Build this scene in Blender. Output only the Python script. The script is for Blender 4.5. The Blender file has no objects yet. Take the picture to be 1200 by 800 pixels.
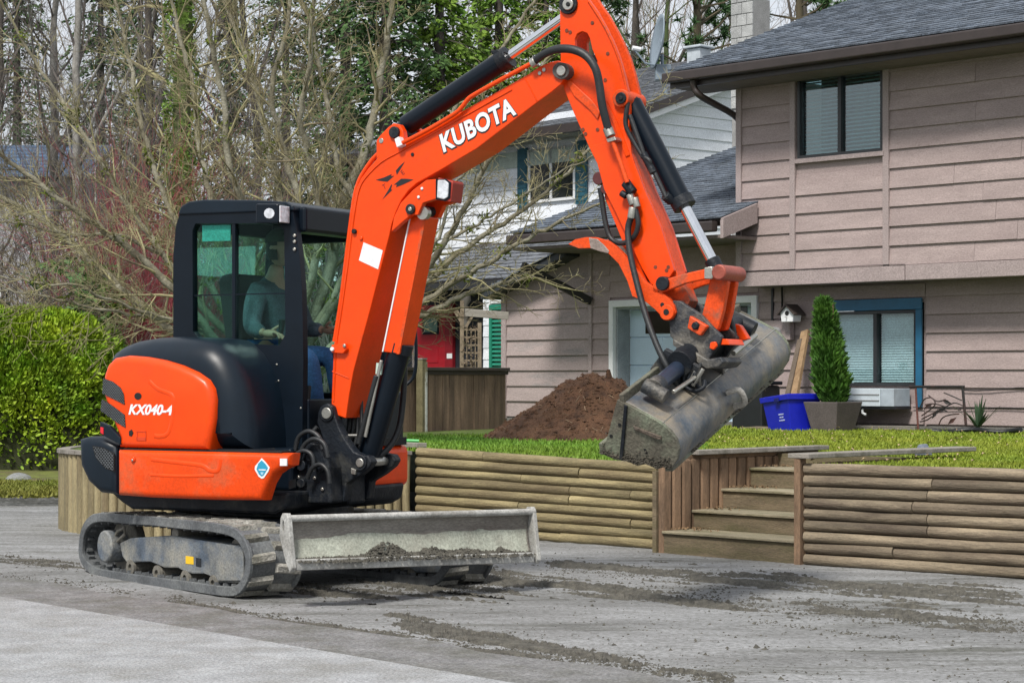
import bpy, math, random
from mathutils import Vector, Matrix, noise
from mathutils.geometry import tessellate_polygon
from mathutils.bvhtree import BVHTree

SC = bpy.context.scene
COL = SC.collection
PI = math.pi
R = math.radians
random.seed(7)

# ------------------------------------------------------------------ camera
FPX, CX, HY, CH = 2400.0, 600.0, 441.0, 1.30      # focal length and horizon in photo pixels, eye height
cam_data = bpy.data.cameras.new('camera')
cam_data.sensor_width = 36.0
cam_data.lens = FPX / 1200.0 * 36.0
cam_data.shift_y = (HY - 400.0) / 1200.0
cam_data.clip_start = 0.1
cam_data.clip_end = 2000.0
cam = bpy.data.objects.new('camera', cam_data)
COL.objects.link(cam)
cam.location = (0, 0, CH)
cam.rotation_euler = (R(90), 0, 0)
SC.camera = cam

# ------------------------------------------------------------------ sky, sun, exposure
SUN_EL, SUN_AZ = R(52), R(205)                    # high, behind the camera and to its left
world = bpy.data.worlds.new('World')
SC.world = world
world.use_nodes = True
wn, wl = world.node_tree.nodes, world.node_tree.links
wn.clear()
wout = wn.new('ShaderNodeOutputWorld')
wbg = wn.new('ShaderNodeBackground')
sky = wn.new('ShaderNodeTexSky')
sky.sky_type = 'NISHITA'
sky.sun_disc = False
sky.sun_elevation = SUN_EL
sky.sun_rotation = SUN_AZ
sky.altitude = 50
wtc = wn.new('ShaderNodeTexCoord')
wno = wn.new('ShaderNodeTexNoise')
wno.inputs['Scale'].default_value = 2.4
wno.inputs['Detail'].default_value = 6
wra = wn.new('ShaderNodeValToRGB')
wra.color_ramp.elements[0].position = 0.25
wra.color_ramp.elements[0].color = (0.62, 0.62, 0.62, 1)
wra.color_ramp.elements[1].position = 0.6
wra.color_ramp.elements[1].color = (0.93, 0.93, 0.93, 1)
wmx = wn.new('ShaderNodeMix')
wmx.data_type = 'RGBA'
wmx.inputs['B'].default_value = (8.8, 9.1, 9.6, 1)     # cloud cover
wl.new(wtc.outputs['Generated'], wno.inputs['Vector'])
wl.new(wno.outputs['Fac'], wra.inputs['Fac'])
wl.new(wra.outputs['Color'], wmx.inputs['Factor'])
wl.new(sky.outputs['Color'], wmx.inputs['A'])
wl.new(wmx.outputs['Result'], wbg.inputs['Color'])
wbg.inputs['Strength'].default_value = 0.050
wl.new(wbg.outputs['Background'], wout.inputs['Surface'])

sun_data = bpy.data.lights.new('sun', 'SUN')
sun_data.energy = 2.2
sun_data.angle = R(12)
sun_data.color = (1.0, 0.95, 0.88)
sun = bpy.data.objects.new('sun', sun_data)
COL.objects.link(sun)
_sd = Vector((math.sin(SUN_AZ) * math.cos(SUN_EL), math.cos(SUN_AZ) * math.cos(SUN_EL), math.sin(SUN_EL)))
sun.rotation_euler = _sd.to_track_quat('Z', 'Y').to_euler()

SC.view_settings.view_transform = 'Standard'
SC.view_settings.look = 'None'
SC.view_settings.exposure = 1.02
SC.view_settings.gamma = 1.0
SC.cycles.max_bounces = 6
SC.cycles.transparent_max_bounces = 12

# ------------------------------------------------------------------ materials
MATS = {}
def M(name, col, rough=0.6, metal=0.0, var=0.18, scale=6.0, col2=None, mix=0.5, mixw=0.12, bump=0.15, bscale=60.0,
      stretch=(1, 1, 1), rnd=0.0, coat=0.0, det=6, spec=0.5, grain=None):
    """procedural paint / wood / stone: base colour varied by noise, a second colour in patches, fine bump, per-piece variation"""
    if name in MATS: return MATS[name]
    m = bpy.data.materials.new(name); m.use_nodes = True
    n, l = m.node_tree.nodes, m.node_tree.links
    b = n['Principled BSDF']
    b.inputs['Roughness'].default_value = rough
    b.inputs['Metallic'].default_value = metal
    b.inputs['Specular IOR Level'].default_value = spec
    if coat: b.inputs['Coat Weight'].default_value = coat; b.inputs['Coat Roughness'].default_value = 0.12
    tc = n.new('ShaderNodeTexCoord'); mp = n.new('ShaderNodeMapping')
    mp.inputs['Scale'].default_value = stretch
    l.new(tc.outputs['Object'], mp.inputs['Vector'])
    oi = n.new('ShaderNodeObjectInfo')
    if rnd:
        ad = n.new('ShaderNodeVectorMath'); ad.operation = 'MULTIPLY_ADD'
        cb = n.new('ShaderNodeCombineXYZ')
        for k in range(3): l.new(oi.outputs['Random'], cb.inputs[k])
        ad.inputs[1].default_value = (37, 23, 51)
        l.new(cb.outputs[0], ad.inputs[0]); l.new(mp.outputs[0], ad.inputs[2])
        vec = ad.outputs[0]
    else:
        vec = mp.outputs[0]
    n1 = n.new('ShaderNodeTexNoise'); n1.inputs['Scale'].default_value = scale; n1.inputs['Detail'].default_value = det
    n1.inputs['Roughness'].default_value = 0.62
    l.new(vec, n1.inputs['Vector'])
    rp = n.new('ShaderNodeValToRGB')
    e = rp.color_ramp.elements
    e[0].position, e[1].position = 0.3, 0.7
    e[0].color = tuple(c * (1 - var) for c in col) + (1,)
    e[1].color = tuple(min(1, c * (1 + var)) for c in col) + (1,)
    l.new(n1.outputs['Fac'], rp.inputs['Fac'])
    out = rp.outputs['Color']
    if col2:
        n2 = n.new('ShaderNodeTexNoise'); n2.inputs['Scale'].default_value = scale * 0.55; n2.inputs['Detail'].default_value = 8
        n2.inputs['Roughness'].default_value = 0.68
        l.new(vec, n2.inputs['Vector'])
        r2 = n.new('ShaderNodeValToRGB')
        r2.color_ramp.elements[0].position = max(0, mix - mixw); r2.color_ramp.elements[1].position = min(1, mix + mixw)
        l.new(n2.outputs['Fac'], r2.inputs['Fac'])
        mx = n.new('ShaderNodeMix'); mx.data_type = 'RGBA'
        l.new(r2.outputs['Color'], mx.inputs['Factor']); l.new(out, mx.inputs['A'])
        mx.inputs['B'].default_value = tuple(col2) + (1,)
        out = mx.outputs['Result']
    if grain is None: grain = .20 if rough >= .6 else .05
    if grain:
        n4 = n.new('ShaderNodeTexNoise'); n4.inputs['Scale'].default_value = 70; n4.inputs['Detail'].default_value = 5; n4.inputs['Roughness'].default_value = .75
        l.new(vec, n4.inputs['Vector'])
        r4 = n.new('ShaderNodeValToRGB'); r4.color_ramp.elements[0].position = .38; r4.color_ramp.elements[1].position = .62
        r4.color_ramp.elements[0].color = (1 - grain*1.6,)*3 + (1,); r4.color_ramp.elements[1].color = (1 + grain*.6,)*3 + (1,)
        l.new(n4.outputs['Fac'], r4.inputs['Fac'])
        m4 = n.new('ShaderNodeMix'); m4.data_type = 'RGBA'; m4.blend_type = 'MULTIPLY'; m4.inputs['Factor'].default_value = 1
        l.new(out, m4.inputs['A']); l.new(r4.outputs['Color'], m4.inputs['B']); out = m4.outputs['Result']
    if rnd:
        hs = n.new('ShaderNodeHueSaturation')
        mr = n.new('ShaderNodeMapRange'); mr.inputs['To Min'].default_value = 1 - rnd; mr.inputs['To Max'].default_value = 1 + rnd
        l.new(oi.outputs['Random'], mr.inputs['Value']); l.new(mr.outputs[0], hs.inputs['Value'])
        l.new(out, hs.inputs['Color']); out = hs.outputs['Color']
    l.new(out, b.inputs['Base Color'])
    if bump:
        n3 = n.new('ShaderNodeTexNoise'); n3.inputs['Scale'].default_value = bscale; n3.inputs['Detail'].default_value = 4
        l.new(vec, n3.inputs['Vector'])
        bp = n.new('ShaderNodeBump'); bp.inputs['Strength'].default_value = bump; bp.inputs['Distance'].default_value = 0.02
        l.new(n3.outputs['Fac'], bp.inputs['Height']); l.new(bp.outputs[0], b.inputs['Normal'])
    MATS[name] = m
    return m

def glass_mat(name, tint, refl=0.12, rough=0.03, body=0.0, bodycol=(0.05, 0.08, 0.09)):
    m = bpy.data.materials.new(name); m.use_nodes = True
    n, l = m.node_tree.nodes, m.node_tree.links
    n.clear()
    o = n.new('ShaderNodeOutputMaterial'); t = n.new('ShaderNodeBsdfTransparent'); g = n.new('ShaderNodeBsdfGlossy')
    t.inputs['Color'].default_value = tuple(tint) + (1,)
    g.inputs['Roughness'].default_value = rough
    f = n.new('ShaderNodeFresnel'); f.inputs['IOR'].default_value = 1.45
    mr = n.new('ShaderNodeMath'); mr.operation = 'ADD'; mr.inputs[1].default_value = refl; mr.use_clamp = True
    hf_ = n.new('ShaderNodeMath'); hf_.operation = 'MULTIPLY'; hf_.inputs[1].default_value = .38; l.new(f.outputs[0], hf_.inputs[0]); l.new(hf_.outputs[0], mr.inputs[0])
    mx = n.new('ShaderNodeMixShader'); l.new(mr.outputs[0], mx.inputs[0])
    first = t
    if body:
        d = n.new('ShaderNodeBsdfDiffuse'); d.inputs['Color'].default_value = tuple(bodycol) + (1,)
        m2 = n.new('ShaderNodeMixShader'); m2.inputs[0].default_value = body
        l.new(t.outputs[0], m2.inputs[1]); l.new(d.outputs[0], m2.inputs[2]); first = m2
    l.new(first.outputs[0], mx.inputs[1]); l.new(g.outputs[0], mx.inputs[2])
    l.new(mx.outputs[0], o.inputs['Surface'])
    return m

# ------------------------------------------------------------------ geometry helpers
WM = {}                                            # world matrix of every object that parents others
class MB:
    def __init__(s): s.v = []; s.f = []
    def add(s, vs, fs):
        o = len(s.v); s.v += [tuple(p) for p in vs]; s.f += [tuple(i + o for i in f) for f in fs]; return s
    def box(s, x0, x1, y0, y1, z0, z1):
        return s.add([(x0,y0,z0),(x1,y0,z0),(x1,y1,z0),(x0,y1,z0),(x0,y0,z1),(x1,y0,z1),(x1,y1,z1),(x0,y1,z1)],
                     [(0,3,2,1),(4,5,6,7),(0,1,5,4),(1,2,6,5),(2,3,7,6),(3,0,4,7)])
    def beam(s, p, q, w, h, up=(0, 0, 1)):
        p, q, up = Vector(p), Vector(q), Vector(up)
        d = (q - p).normalized(); a = d.cross(up).normalized() * (w / 2); b = a.cross(d).normalized() * (h / 2)
        vs = [c + i * a + j * b for c in (p, q) for i, j in ((-1,-1),(1,-1),(1,1),(-1,1))]
        return s.add(vs, [(0,3,2,1),(4,5,6,7),(0,1,5,4),(1,2,6,5),(2,3,7,6),(3,0,4,7)])
    def tube(s, pts, r, n=8, cap=True):
        pts = [Vector(p) for p in pts]; m = len(pts)
        rs = r if isinstance(r, (list, tuple)) else [r] * m
        vs, fs = [], []; a = None
        for i, p in enumerate(pts):
            d = (pts[min(i + 1, m - 1)] - pts[max(i - 1, 0)])
            d = d.normalized() if d.length > 1e-9 else Vector((0, 0, 1))
            if a is None:
                a = d.orthogonal().normalized()
            else:
                a = a - d * a.dot(d)
                a = a.normalized() if a.length > 1e-6 else d.orthogonal().normalized()
            b = d.cross(a)
            for k in range(n):
                t = 2 * PI * k / n
                vs.append(p + (a * math.cos(t) + b * math.sin(t)) * rs[i])
        for i in range(m - 1):
            for k in range(n):
                k2 = (k + 1) % n
                fs.append((i*n+k, i*n+k2, (i+1)*n+k2, (i+1)*n+k))
        if cap: fs += [tuple(range(n - 1, -1, -1)), tuple((m-1)*n + k for k in range(n))]
        return s.add(vs, fs)
    def cyl(s, p, q, r, n=16): return s.tube([p, q], r, n)
    def cyly(s, x, z, y0, y1, r, n=20): return s.tube([(x, y0, z), (x, y1, z)], r, n)
    def ring(s, x, z, y0, y1, r0, r1, n=20):
        """hollow boss along y"""
        vs, fs = [], []
        for k in range(n):
            c, q = math.cos(2*PI*k/n), math.sin(2*PI*k/n)
            vs += [(x+r1*c, y0, z+r1*q), (x+r1*c, y1, z+r1*q), (x+r0*c, y1, z+r0*q), (x+r0*c, y0, z+r0*q)]
        for k in range(n):
            a, b = 4*k, 4*((k+1) % n)
            for i in range(4):
                j = (i+1) % 4
                fs.append((a+i, b+i, b+j, a+j))
        return s.add(vs, fs)
    def prism(s, poly, y0, y1, holes=()):
        loops = [[Vector((p[0], p[1], 0)) for p in q] for q in [poly] + list(holes)]
        tri = tessellate_polygon(loops)
        flat = [p for q in loops for p in q]; n = len(flat)
        vs = [(p.x, y0, p.y) for p in flat] + [(p.x, y1, p.y) for p in flat]
        fs = [tuple(t) for t in tri] + [tuple(i + n for i in reversed(t)) for t in tri]
        o = 0
        for q in loops:
            m = len(q)
            for i in range(m):
                j = (i + 1) % m
                fs.append((o+i, o+j, n+o+j, n+o+i))
            o += m
        return s.add(vs, fs)
    def pillow(s, poly, y_out, y_in, r, seg=5):
        """prism along y whose face at y_out is rounded over with radius r"""
        n = len(poly); P = [Vector((p[0], p[1])) for p in poly]
        area = sum(P[i].x * P[(i+1) % n].y - P[(i+1) % n].x * P[i].y for i in range(n))
        sg = 1 if area > 0 else -1
        N = []
        for i in range(n):
            e1 = (P[i] - P[i-1]).normalized(); e2 = (P[(i+1) % n] - P[i]).normalized()
            t = (e1 + e2)
            t = t.normalized() if t.length > 1e-6 else e2
            k = 1 / max(0.5, t.dot(e2))
            N.append(Vector((-t.y, t.x)) * sg * k)
        sy = 1 if y_in > y_out else -1
        rows = [(0, y_in)] + [(r * (1 - math.cos(a)), y_out + sy * r * (1 - math.sin(a))) for a in [PI/2*k/seg for k in range(seg + 1)]]
        vs = []
        for ins, y in rows:
            for i in range(n):
                q = P[i] + N[i] * ins; vs.append((q.x, y, q.y))
        fs = []
        for k in range(len(rows) - 1):
            for i in range(n):
                j = (i+1) % n; fs.append((k*n+i, k*n+j, (k+1)*n+j, (k+1)*n+i))
        for k in (0, len(rows) - 1):
            tri = tessellate_polygon([[Vector((vs[k*n+i][0], vs[k*n+i][2], 0)) for i in range(n)]])
            fs += [tuple(k*n + i for i in t) for t in tri]
        return s.add(vs, fs)
    def build(s, name, mat, parent=None, frame=None, smooth=None, bevel=0.0, seg=2, label=None, kind=None):
        me = bpy.data.meshes.new(name)
        me.from_pydata(s.v, [], s.f)
        import bmesh
        bm = bmesh.new(); bm.from_mesh(me)
        bmesh.ops.recalc_face_normals(bm, faces=bm.faces)
        bm.to_mesh(me); bm.free()
        me.materials.append(mat)
        if smooth is not None:
            me.shade_smooth(); me.set_sharp_from_angle(angle=R(smooth))
        return link(name, me, parent, frame, bevel, seg, label, kind)
    def raw(s, name, mat, parent=None, frame=None, label=None, kind=None, smooth=False):
        me = bpy.data.meshes.new(name); me.from_pydata(s.v, [], s.f); me.materials.append(mat)
        if smooth: me.shade_smooth()
        return link(name, me, parent, frame, 0, 2, label, kind)

def link(name, data, parent=None, frame=None, bevel=0.0, seg=2, label=None, kind=None):
    o = bpy.data.objects.new(name, data); COL.objects.link(o)
    fr = frame if frame is not None else (WM[parent.name] if parent else Matrix.Identity(4))
    if parent:
        o.parent = parent; o.matrix_local = WM[parent.name].inverted() @ fr
    else:
        o.matrix_world = fr
    WM[o.name] = fr.copy()
    if bevel:
        b = o.modifiers.new('bevel', 'BEVEL'); b.width = bevel; b.segments = seg; b.limit_method = 'ANGLE'; b.angle_limit = R(35)
        b.harden_normals = False
    if label: o['label'] = label
    if kind: o['kind'] = kind
    return o

def thing(name, label, cat, frame=None, group=None, loc=None):
    o = bpy.data.objects.new(name, None); COL.objects.link(o)
    o.empty_display_size = 0.2
    fr = frame if frame is not None else Matrix.Translation(loc or (0, 0, 0))
    o.matrix_world = fr; WM[o.name] = fr.copy()
    o['label'] = label; o['category'] = cat
    if group: o['group'] = group
    return o
def tag(o, label, cat=None, group=None, kind=None):
    o['label'] = label
    if cat: o['category'] = cat
    if group: o['group'] = group
    if kind: o['kind'] = kind
    return o
def structure(o, label=None):
    o['kind'] = 'structure'
    if label: o['label'] = label
    return o

def ray(px, py): return Vector((0, 0, CH)), Vector(((px - CX) / FPX, 1.0, -(py - HY) / FPX))
def at(px, py, D):
    o, d = ray(px, py); return o + d * D
def gnd(px, py, z=0.0):
    o, d = ray(px, py); return o + d * ((z - o.z) / d.z)
def onp(fr, px, py, c, axis=1):
    """where the sight line through a photo pixel meets the plane <axis> = c of a frame"""
    o, d = ray(px, py); inv = fr.inverted(); o = inv @ o; d = inv.to_3x3() @ d
    return o + d * ((c - o[axis]) / d[axis])
def xz(fr, pts, c): return [(lambda q: (q.x, q.z))(onp(fr, a, b, c)) for a, b in pts]
def frame(X, Y, Z, heading):
    """x along a heading turned clockwise from the picture's right, towards the camera; y away from the camera; z up"""
    return Matrix.Translation((X, Y, Z)) @ Matrix.Rotation(-heading, 4, 'Z')
def smooth_path(pts, k=4):
    P = [Vector(p) for p in pts]; out = []
    for i in range(len(P) - 1):
        a, b, c, d = P[max(i-1, 0)], P[i], P[i+1], P[min(i+2, len(P)-1)]
        for j in range(k):
            t = j / k
            out.append(0.5 * ((2*b) + (c - a)*t + (2*a - 5*b + 4*c - d)*t*t + (3*b - a - 3*c + d)*t**3))
    out.append(P[-1]); return out
def rv(s=1.0): return Vector((random.gauss(0, 1), random.gauss(0, 1), random.gauss(0, 1))) * s
def fbm(x, y, z=0.0, o=4):
    return noise.fractal(Vector((x, y, z)), 1.0, 2.0, o)

# common materials
m_orange = M('orange_paint', (0.78, 0.060, 0.0015), 0.36, var=0.10, scale=5, col2=(.55, .055, .008), mix=.66, mixw=.08, det=10, bump=0.02, bscale=120, coat=0.08, spec=0.3)
m_orange_worn = M('worn_orange_paint', (0.70, 0.068, 0.006), 0.5, spec=0.3, var=0.15, scale=6, det=10, grain=.12, col2=(0.26, 0.095, 0.055), mix=0.60, mixw=0.06, bump=0.1)
m_black = M('black_paint', (0.004, 0.008, 0.014), 0.34, var=0.15, scale=5, bump=0.02, spec=0.22)
m_hood = M('black_hood_plastic', (0.004, 0.010, 0.018), 0.36, var=0.2, scale=4, bump=0.03, bscale=200, spec=0.3)
m_castblack = M('dusty_black_casting', (0.008, 0.011, 0.016), 0.5, var=0.4, scale=9, col2=(0.055, 0.055, 0.05), mix=0.62, mixw=0.1, bump=0.2, spec=0.3)
m_rubber = M('black_rubber', (0.012, 0.012, 0.013), 0.6, var=0.3, scale=12, bump=0.1)
m_hose = M('hydraulic_hose_rubber', (0.014, 0.016, 0.018), 0.5, var=0.3, scale=12, bump=0.1)
m_chrome = M('chrome', (0.75, 0.76, 0.78), 0.10, 1.0, var=0.05, bump=0.0)
m_steel = M('zinc_steel', (0.45, 0.44, 0.40), 0.4, 0.9, var=0.2, bump=0.1)
m_dirt = M('dark_dirt', (0.085, 0.080, 0.066), 0.95, var=0.5, scale=18, bump=0.5, bscale=90)
m_orange_low = M('dusty_orange_paint', (0.76, 0.062, 0.002), 0.42, var=0.12, scale=4, col2=(.42, .12, .05), mix=.64, mixw=.10, det=10, bump=.03, spec=.3, grain=.10)
m_dark = M('deep_black', (0.006, 0.007, 0.008), 0.8, var=0.2, bump=0)
m_white = M('white_paint', (0.74, 0.76, 0.78), 0.5, var=0.06, scale=4, bump=0.04)

# ================================================================== GROUND
m_ground = M('soil_ground', (0.055, 0.07, 0.03), 0.95, var=0.5, scale=0.6, bump=0.4, bscale=12)
g = MB(); S = 500
g.add([(-S,-60,-0.06),(S,-60,-0.06),(S,2*S,-0.06),(-S,2*S,-0.06)], [(0,1,2,3)])
structure(g.raw('ground', m_ground), 'flat ground stretching to the horizon behind the houses')

def driveway_material():
    m = bpy.data.materials.new('muddy_driveway'); m.use_nodes = True
    n, l = m.node_tree.nodes, m.node_tree.links; b = n['Principled BSDF']
    tc = n.new('ShaderNodeTexCoord'); mp = n.new('ShaderNodeMapping'); mp.inputs['Rotation'].default_value = (0, 0, R(41))
    mp.inputs['Scale'].default_value = (0.45, 1.15, 1)
    l.new(tc.outputs['Object'], mp.inputs['Vector'])
    def nz(sc, det, vec, ro=0.65):
        q = n.new('ShaderNodeTexNoise'); q.inputs['Scale'].default_value = sc; q.inputs['Detail'].default_value = det
        q.inputs['Roughness'].default_value = ro; l.new(vec, q.inputs['Vector']); return q.outputs['Fac']
    def rmp(src, stops):
        r = n.new('ShaderNodeValToRGB'); e = r.color_ramp.elements
        while len(e) < len(stops): e.new(0.5)
        for q, (p, c) in zip(e, stops): q.position = p; q.color = tuple(c) + (1,)
        l.new(src, r.inputs['Fac']); return r.outputs['Color']
    mp2 = n.new('ShaderNodeMapping'); mp2.inputs['Rotation'].default_value = (0, 0, R(38)); mp2.inputs['Scale'].default_value = (0.25, 1.6, 1)
    l.new(tc.outputs['Object'], mp2.inputs['Vector'])
    base = rmp(nz(1.3, 12, mp.outputs[0], 0.72), [(0.30, (0.125, 0.126, 0.122)), (0.46, (0.228, 0.231, 0.232)), (0.66, (0.36, 0.367, 0.378))])
    speck = rmp(nz(30, 10, tc.outputs['Object'], 0.85), [(0.42, (0.30, 0.30, 0.27)), (0.56, (1.05, 1.05, 1.05))])
    mud = rmp(nz(1.9, 12, mp2.outputs[0], 0.74), [(0.52, (1, 1, 1)), (0.63, (0.42, 0.42, 0.36))])
    def mul(a, c, f=1.0):
        x = n.new('ShaderNodeMix'); x.data_type = 'RGBA'; x.blend_type = 'MULTIPLY'; x.inputs['Factor'].default_value = f
        l.new(a, x.inputs['A']); l.new(c, x.inputs['B']); return x.outputs['Result']
    l.new(mul(mul(base, speck, 0.7), mud, 0.9), b.inputs['Base Color'])
    b.inputs['Roughness'].default_value = 0.85
    bp = n.new('ShaderNodeBump'); bp.inputs['Strength'].default_value = 0.5; bp.inputs['Distance'].default_value = 0.03
    l.new(nz(24, 8, tc.outputs['Object'], 0.75), bp.inputs['Height']); l.new(bp.outputs[0], b.inputs['Normal'])
    return m
m_drive = driveway_material()

def slab_edge(px):                                   # where the light slab ends, read along the photo's lower left
    return 704 + (800 - 704) * (px / 556.0)
# driveway: a grid with gentle ruts running across
d = MB(); nx, ny = 150, 130; X0, X1, Y0, Y1 = -16.0, 14.0, 4.0, 23.0
dirv = Vector((math.cos(R(41)), -math.sin(R(41)), 0)); nrm = Vector((math.sin(R(41)), math.cos(R(41)), 0))
def drive_z(x, y):
    s = x * nrm.x + y * nrm.y
    return 0.012 * fbm(x * 0.6, s * 2.2) + 0.006 * fbm(x * 2.5, y * 2.5, 3)
for j in range(ny + 1):
    for i in range(nx + 1):
        x, y = X0 + (X1 - X0) * i / nx, Y0 + (Y1 - Y0) * j / ny
        d.v.append((x, y, drive_z(x, y)))
for j in range(ny):
    for i in range(nx):
        a = j * (nx + 1) + i; d.f.append((a, a + 1, a + nx + 2, a + nx + 1))
structure(d.raw('driveway', m_drive, smooth=True), 'dusty grey driveway with muddy track marks under the excavator')

m_slab = M('brushed_concrete', (0.345, 0.355, 0.365), 0.85, var=0.20, scale=5, det=12, grain=.28, col2=(0.25, 0.25, 0.24), mix=0.55, mixw=0.12, bump=0.5, bscale=110)
m_gut = M('concrete_gutter_strip', (0.20, 0.20, 0.20), 0.8, var=0.25, scale=6.0, det=12, grain=.35, col2=(0.13, 0.13, 0.115), mix=0.55, mixw=0.1, bump=0.3, bscale=110)
A, B = gnd(-60, 694), gnd(620, 811)
u = (B - A).normalized(); pz = Vector((u.y, -u.x, 0))
if pz.y > 0: pz = -pz
A2, B2 = A - u * 12, B + u * 6
s = MB()
s.add([A2 + Vector((0,0,0.03)), B2 + Vector((0,0,0.03)), B2 + pz*7 + Vector((0,0,0.03)), A2 + pz*7 + Vector((0,0,0.03)),
       A2 + Vector((0,0,-0.05)), B2 + Vector((0,0,-0.05))], [(0,1,2,3),(0,4,5,1)])
structure(s.raw('concrete_slab', m_slab), 'pale brushed concrete road slab in the near left corner')
s = MB(); w = 0.62
n_ = 60
for k in range(n_ + 1):
    p = A2.lerp(B2, k / n_); wv = w + 0.10 * fbm(k * 0.4, 2.2) + 0.05 * fbm(k * 1.7, 8)
    q = p - pz * wv
    s.v += [(p.x, p.y, 0.024), (q.x, q.y, 0.020)]
for k in range(n_): s.f.append((2*k, 2*k+2, 2*k+3, 2*k+1))
structure(s.raw('gutter', m_gut), 'darker concrete gutter strip between the slab and the driveway')

# clods of mud thrown up in bands by the tracks
def clod(mb, c, r):
    vs = []
    for q in ((1,0,0),(-0.5,0.87,0),(-0.5,-0.87,0),(0.1,0,0.9)):
        vs.append(Vector(c) + Vector((q[0]*r*random.uniform(.6,1.3), q[1]*r*random.uniform(.6,1.3), q[2]*r*random.uniform(.5,1.1))))
    a = random.uniform(0, 6.28); cc = Vector(c)
    vs = [cc + Matrix.Rotation(a, 3, 'Z') @ (p - cc) for p in vs]
    mb.add(vs, [(0,1,3),(1,2,3),(2,0,3)])
bands = [((640,664),(1230,706),9,1500), ((560,676),(1230,738),11,2600), ((470,735),(860,800),16,1700), ((215,708),(640,775),8,1500),
         ((330,690),(600,688),9,900), ((-10,652),(120,672),5,500), ((860,722),(1060,752),4,160), ((0,672),(230,705),5,380), ((560,672),(700,690),6,500)]
def mud_ridge(a, b, wpx, hgt, seed, label):
    """a low ragged windrow of mud: a sheet that dips under the ground wherever there is none"""
    mb = MB(); n, m_ = 420, 22
    for i in range(n + 1):
        t = i / n; px, py = a[0] + (b[0]-a[0])*t, a[1] + (b[1]-a[1])*t
        for j in range(m_ + 1):
            q = 2*j/m_ - 1; p = gnd(px, py + q*wpx)
            e = math.exp(-q*q*2.2) * min(1, 8*t, 8*(1-t)); sl, sn = p.x*dirv.x + p.y*dirv.y, p.x*nrm.x + p.y*nrm.y; f_ = fbm(sl*.9 + seed, sn*8.0, seed, 7); f2 = fbm(p.x*14, p.y*14, seed, 4); f3 = fbm(p.x*45, p.y*45, seed, 3)
            h = hgt * (e * 1.05 + f_ * 1.25 - .92) + .011*f2 + .011*f3
            mb.v.append((p.x, p.y, drive_z(p.x, p.y) + max(-.02, min(h, hgt * .55))))
    for i in range(n):
        for j in range(m_): k = i*(m_+1)+j; mb.f.append((k, k+m_+1, k+m_+2, k+1))
    tag(mb.raw('mud_ridge', m_dirt, smooth=False), label, kind='stuff')
mud_ridge((560,657), (1260,708), 16, .035, 3.1, 'thin ragged line of dark mud nearest the log walls')
mud_ridge((480,672), (1260,744), 20, .045, 7.7, 'long ragged ridge of dark mud across the middle of the driveway')
mud_ridge((420,722), (900,806), 19, .030, 12.3, 'broad ragged spread of dark mud at the bottom of the picture')
mud_ridge((170,702), (660,778), 12, .030, 17.9, 'dark mud line beside the gutter below the tracks')
mud_ridge((-60,645), (150,676), 9, .030, 22.1, 'dark mud line left of the excavator tracks')
mud_ridge((300,690), (640,692), 16, .030, 27.1, 'dark churned mud under the dozer blade')
mb = MB()
for (a, b, sp, cnt) in bands:
    for k in range(int(cnt * 2.2)):
        t = random.random(); px = a[0] + (b[0]-a[0])*t; py = a[1] + (b[1]-a[1])*t
        if fbm(px * 0.02, py * 0.05, 5) < random.uniform(-0.6, 0.25): continue
        py += random.gauss(0, sp * 0.45)
        p = gnd(px, py)
        clod(mb, (p.x, p.y, drive_z(p.x, p.y) - 0.002), min(0.022, 0.004 + abs(random.gauss(0, 0.005))))
for k in range(1500):
    px, py = random.uniform(0, 1200), random.uniform(640, 800)
    if py > slab_edge(px) - 14: continue
    p = gnd(px, py); clod(mb, (p.x, p.y, drive_z(p.x, p.y) - 0.001), 0.004 + abs(random.gauss(0, 0.005)))
for k in range(2600):                                  # loose grit
    px, py = random.uniform(0, 1200), 640 + 160 * random.random() ** .8
    if py > slab_edge(px) + 6: continue
    p = gnd(px, py); clod(mb, (p.x, p.y, drive_z(p.x, p.y) - .001), .002 + abs(random.gauss(0, .003)))
tag(mb.raw('mud_clods', m_dirt), 'loose dark mud clods in bands across the driveway', kind='stuff')

# ================================================================== LAWN, RETAINING WALLS, STEPS
TH = R(45.8)
FD = Vector((math.cos(TH), -math.sin(TH), 0)); PD = Vector((math.sin(TH), math.cos(TH), 0))    # along the house front / away from it
WL0, WL1 = Vector((-0.806, 17.1, 0)), Vector((1.094, 15.45, 0))
WR0, WR1 = Vector((2.012, 14.16, 0)), Vector((3.30, 13.11, 0)); WR1 = WR0 + (WR1 - WR0) * 2.2
ST = Vector((1.10, 15.07, 0))                         # left front corner of the steps
STW = 1.245
def lawn_z(p): return 0.680 - 0.0012 * (p.y - 13.5) - 0.05 * math.exp(-((p.x-1.1)**2 + (p.y-15.4)**2) / 1.2)
pal = smooth_path([(-0.86,17.06,0),(-1.6,16.62,0),(-2.5,16.5,0),(-3.25,16.75,0),(-3.72,17.25,0),(-3.87,17.75,0),(-3.8,18.5,0),(-3.4,19.5,0)], 6)
lp = [p.copy() for p in reversed(pal)] + [WL0.copy(), WL1.copy(), ST + PD*1.75, ST + PD*1.75 + FD*STW, WR0.copy(), WR1.copy(),
      Vector((9, 14, 0)), Vector((14, 30, 0)), Vector((3, 46, 0)), Vector((-2, 46, 0)), Vector((-2.2, 26, 0))]
lp = [Vector((p.x, p.y, 0)) + PD * (0.05 if i < len(lp) - 5 else 0) for i, p in enumerate(lp)]
tri = tessellate_polygon([[Vector((p.x, p.y, 0)) for p in lp]])
lv = [(p.x, p.y, lawn_z(p)) for p in lp]
m_turf = M('turf_soil', (0.075, 0.11, 0.016), 0.95, var=0.4, scale=5, bump=0.4)
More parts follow.
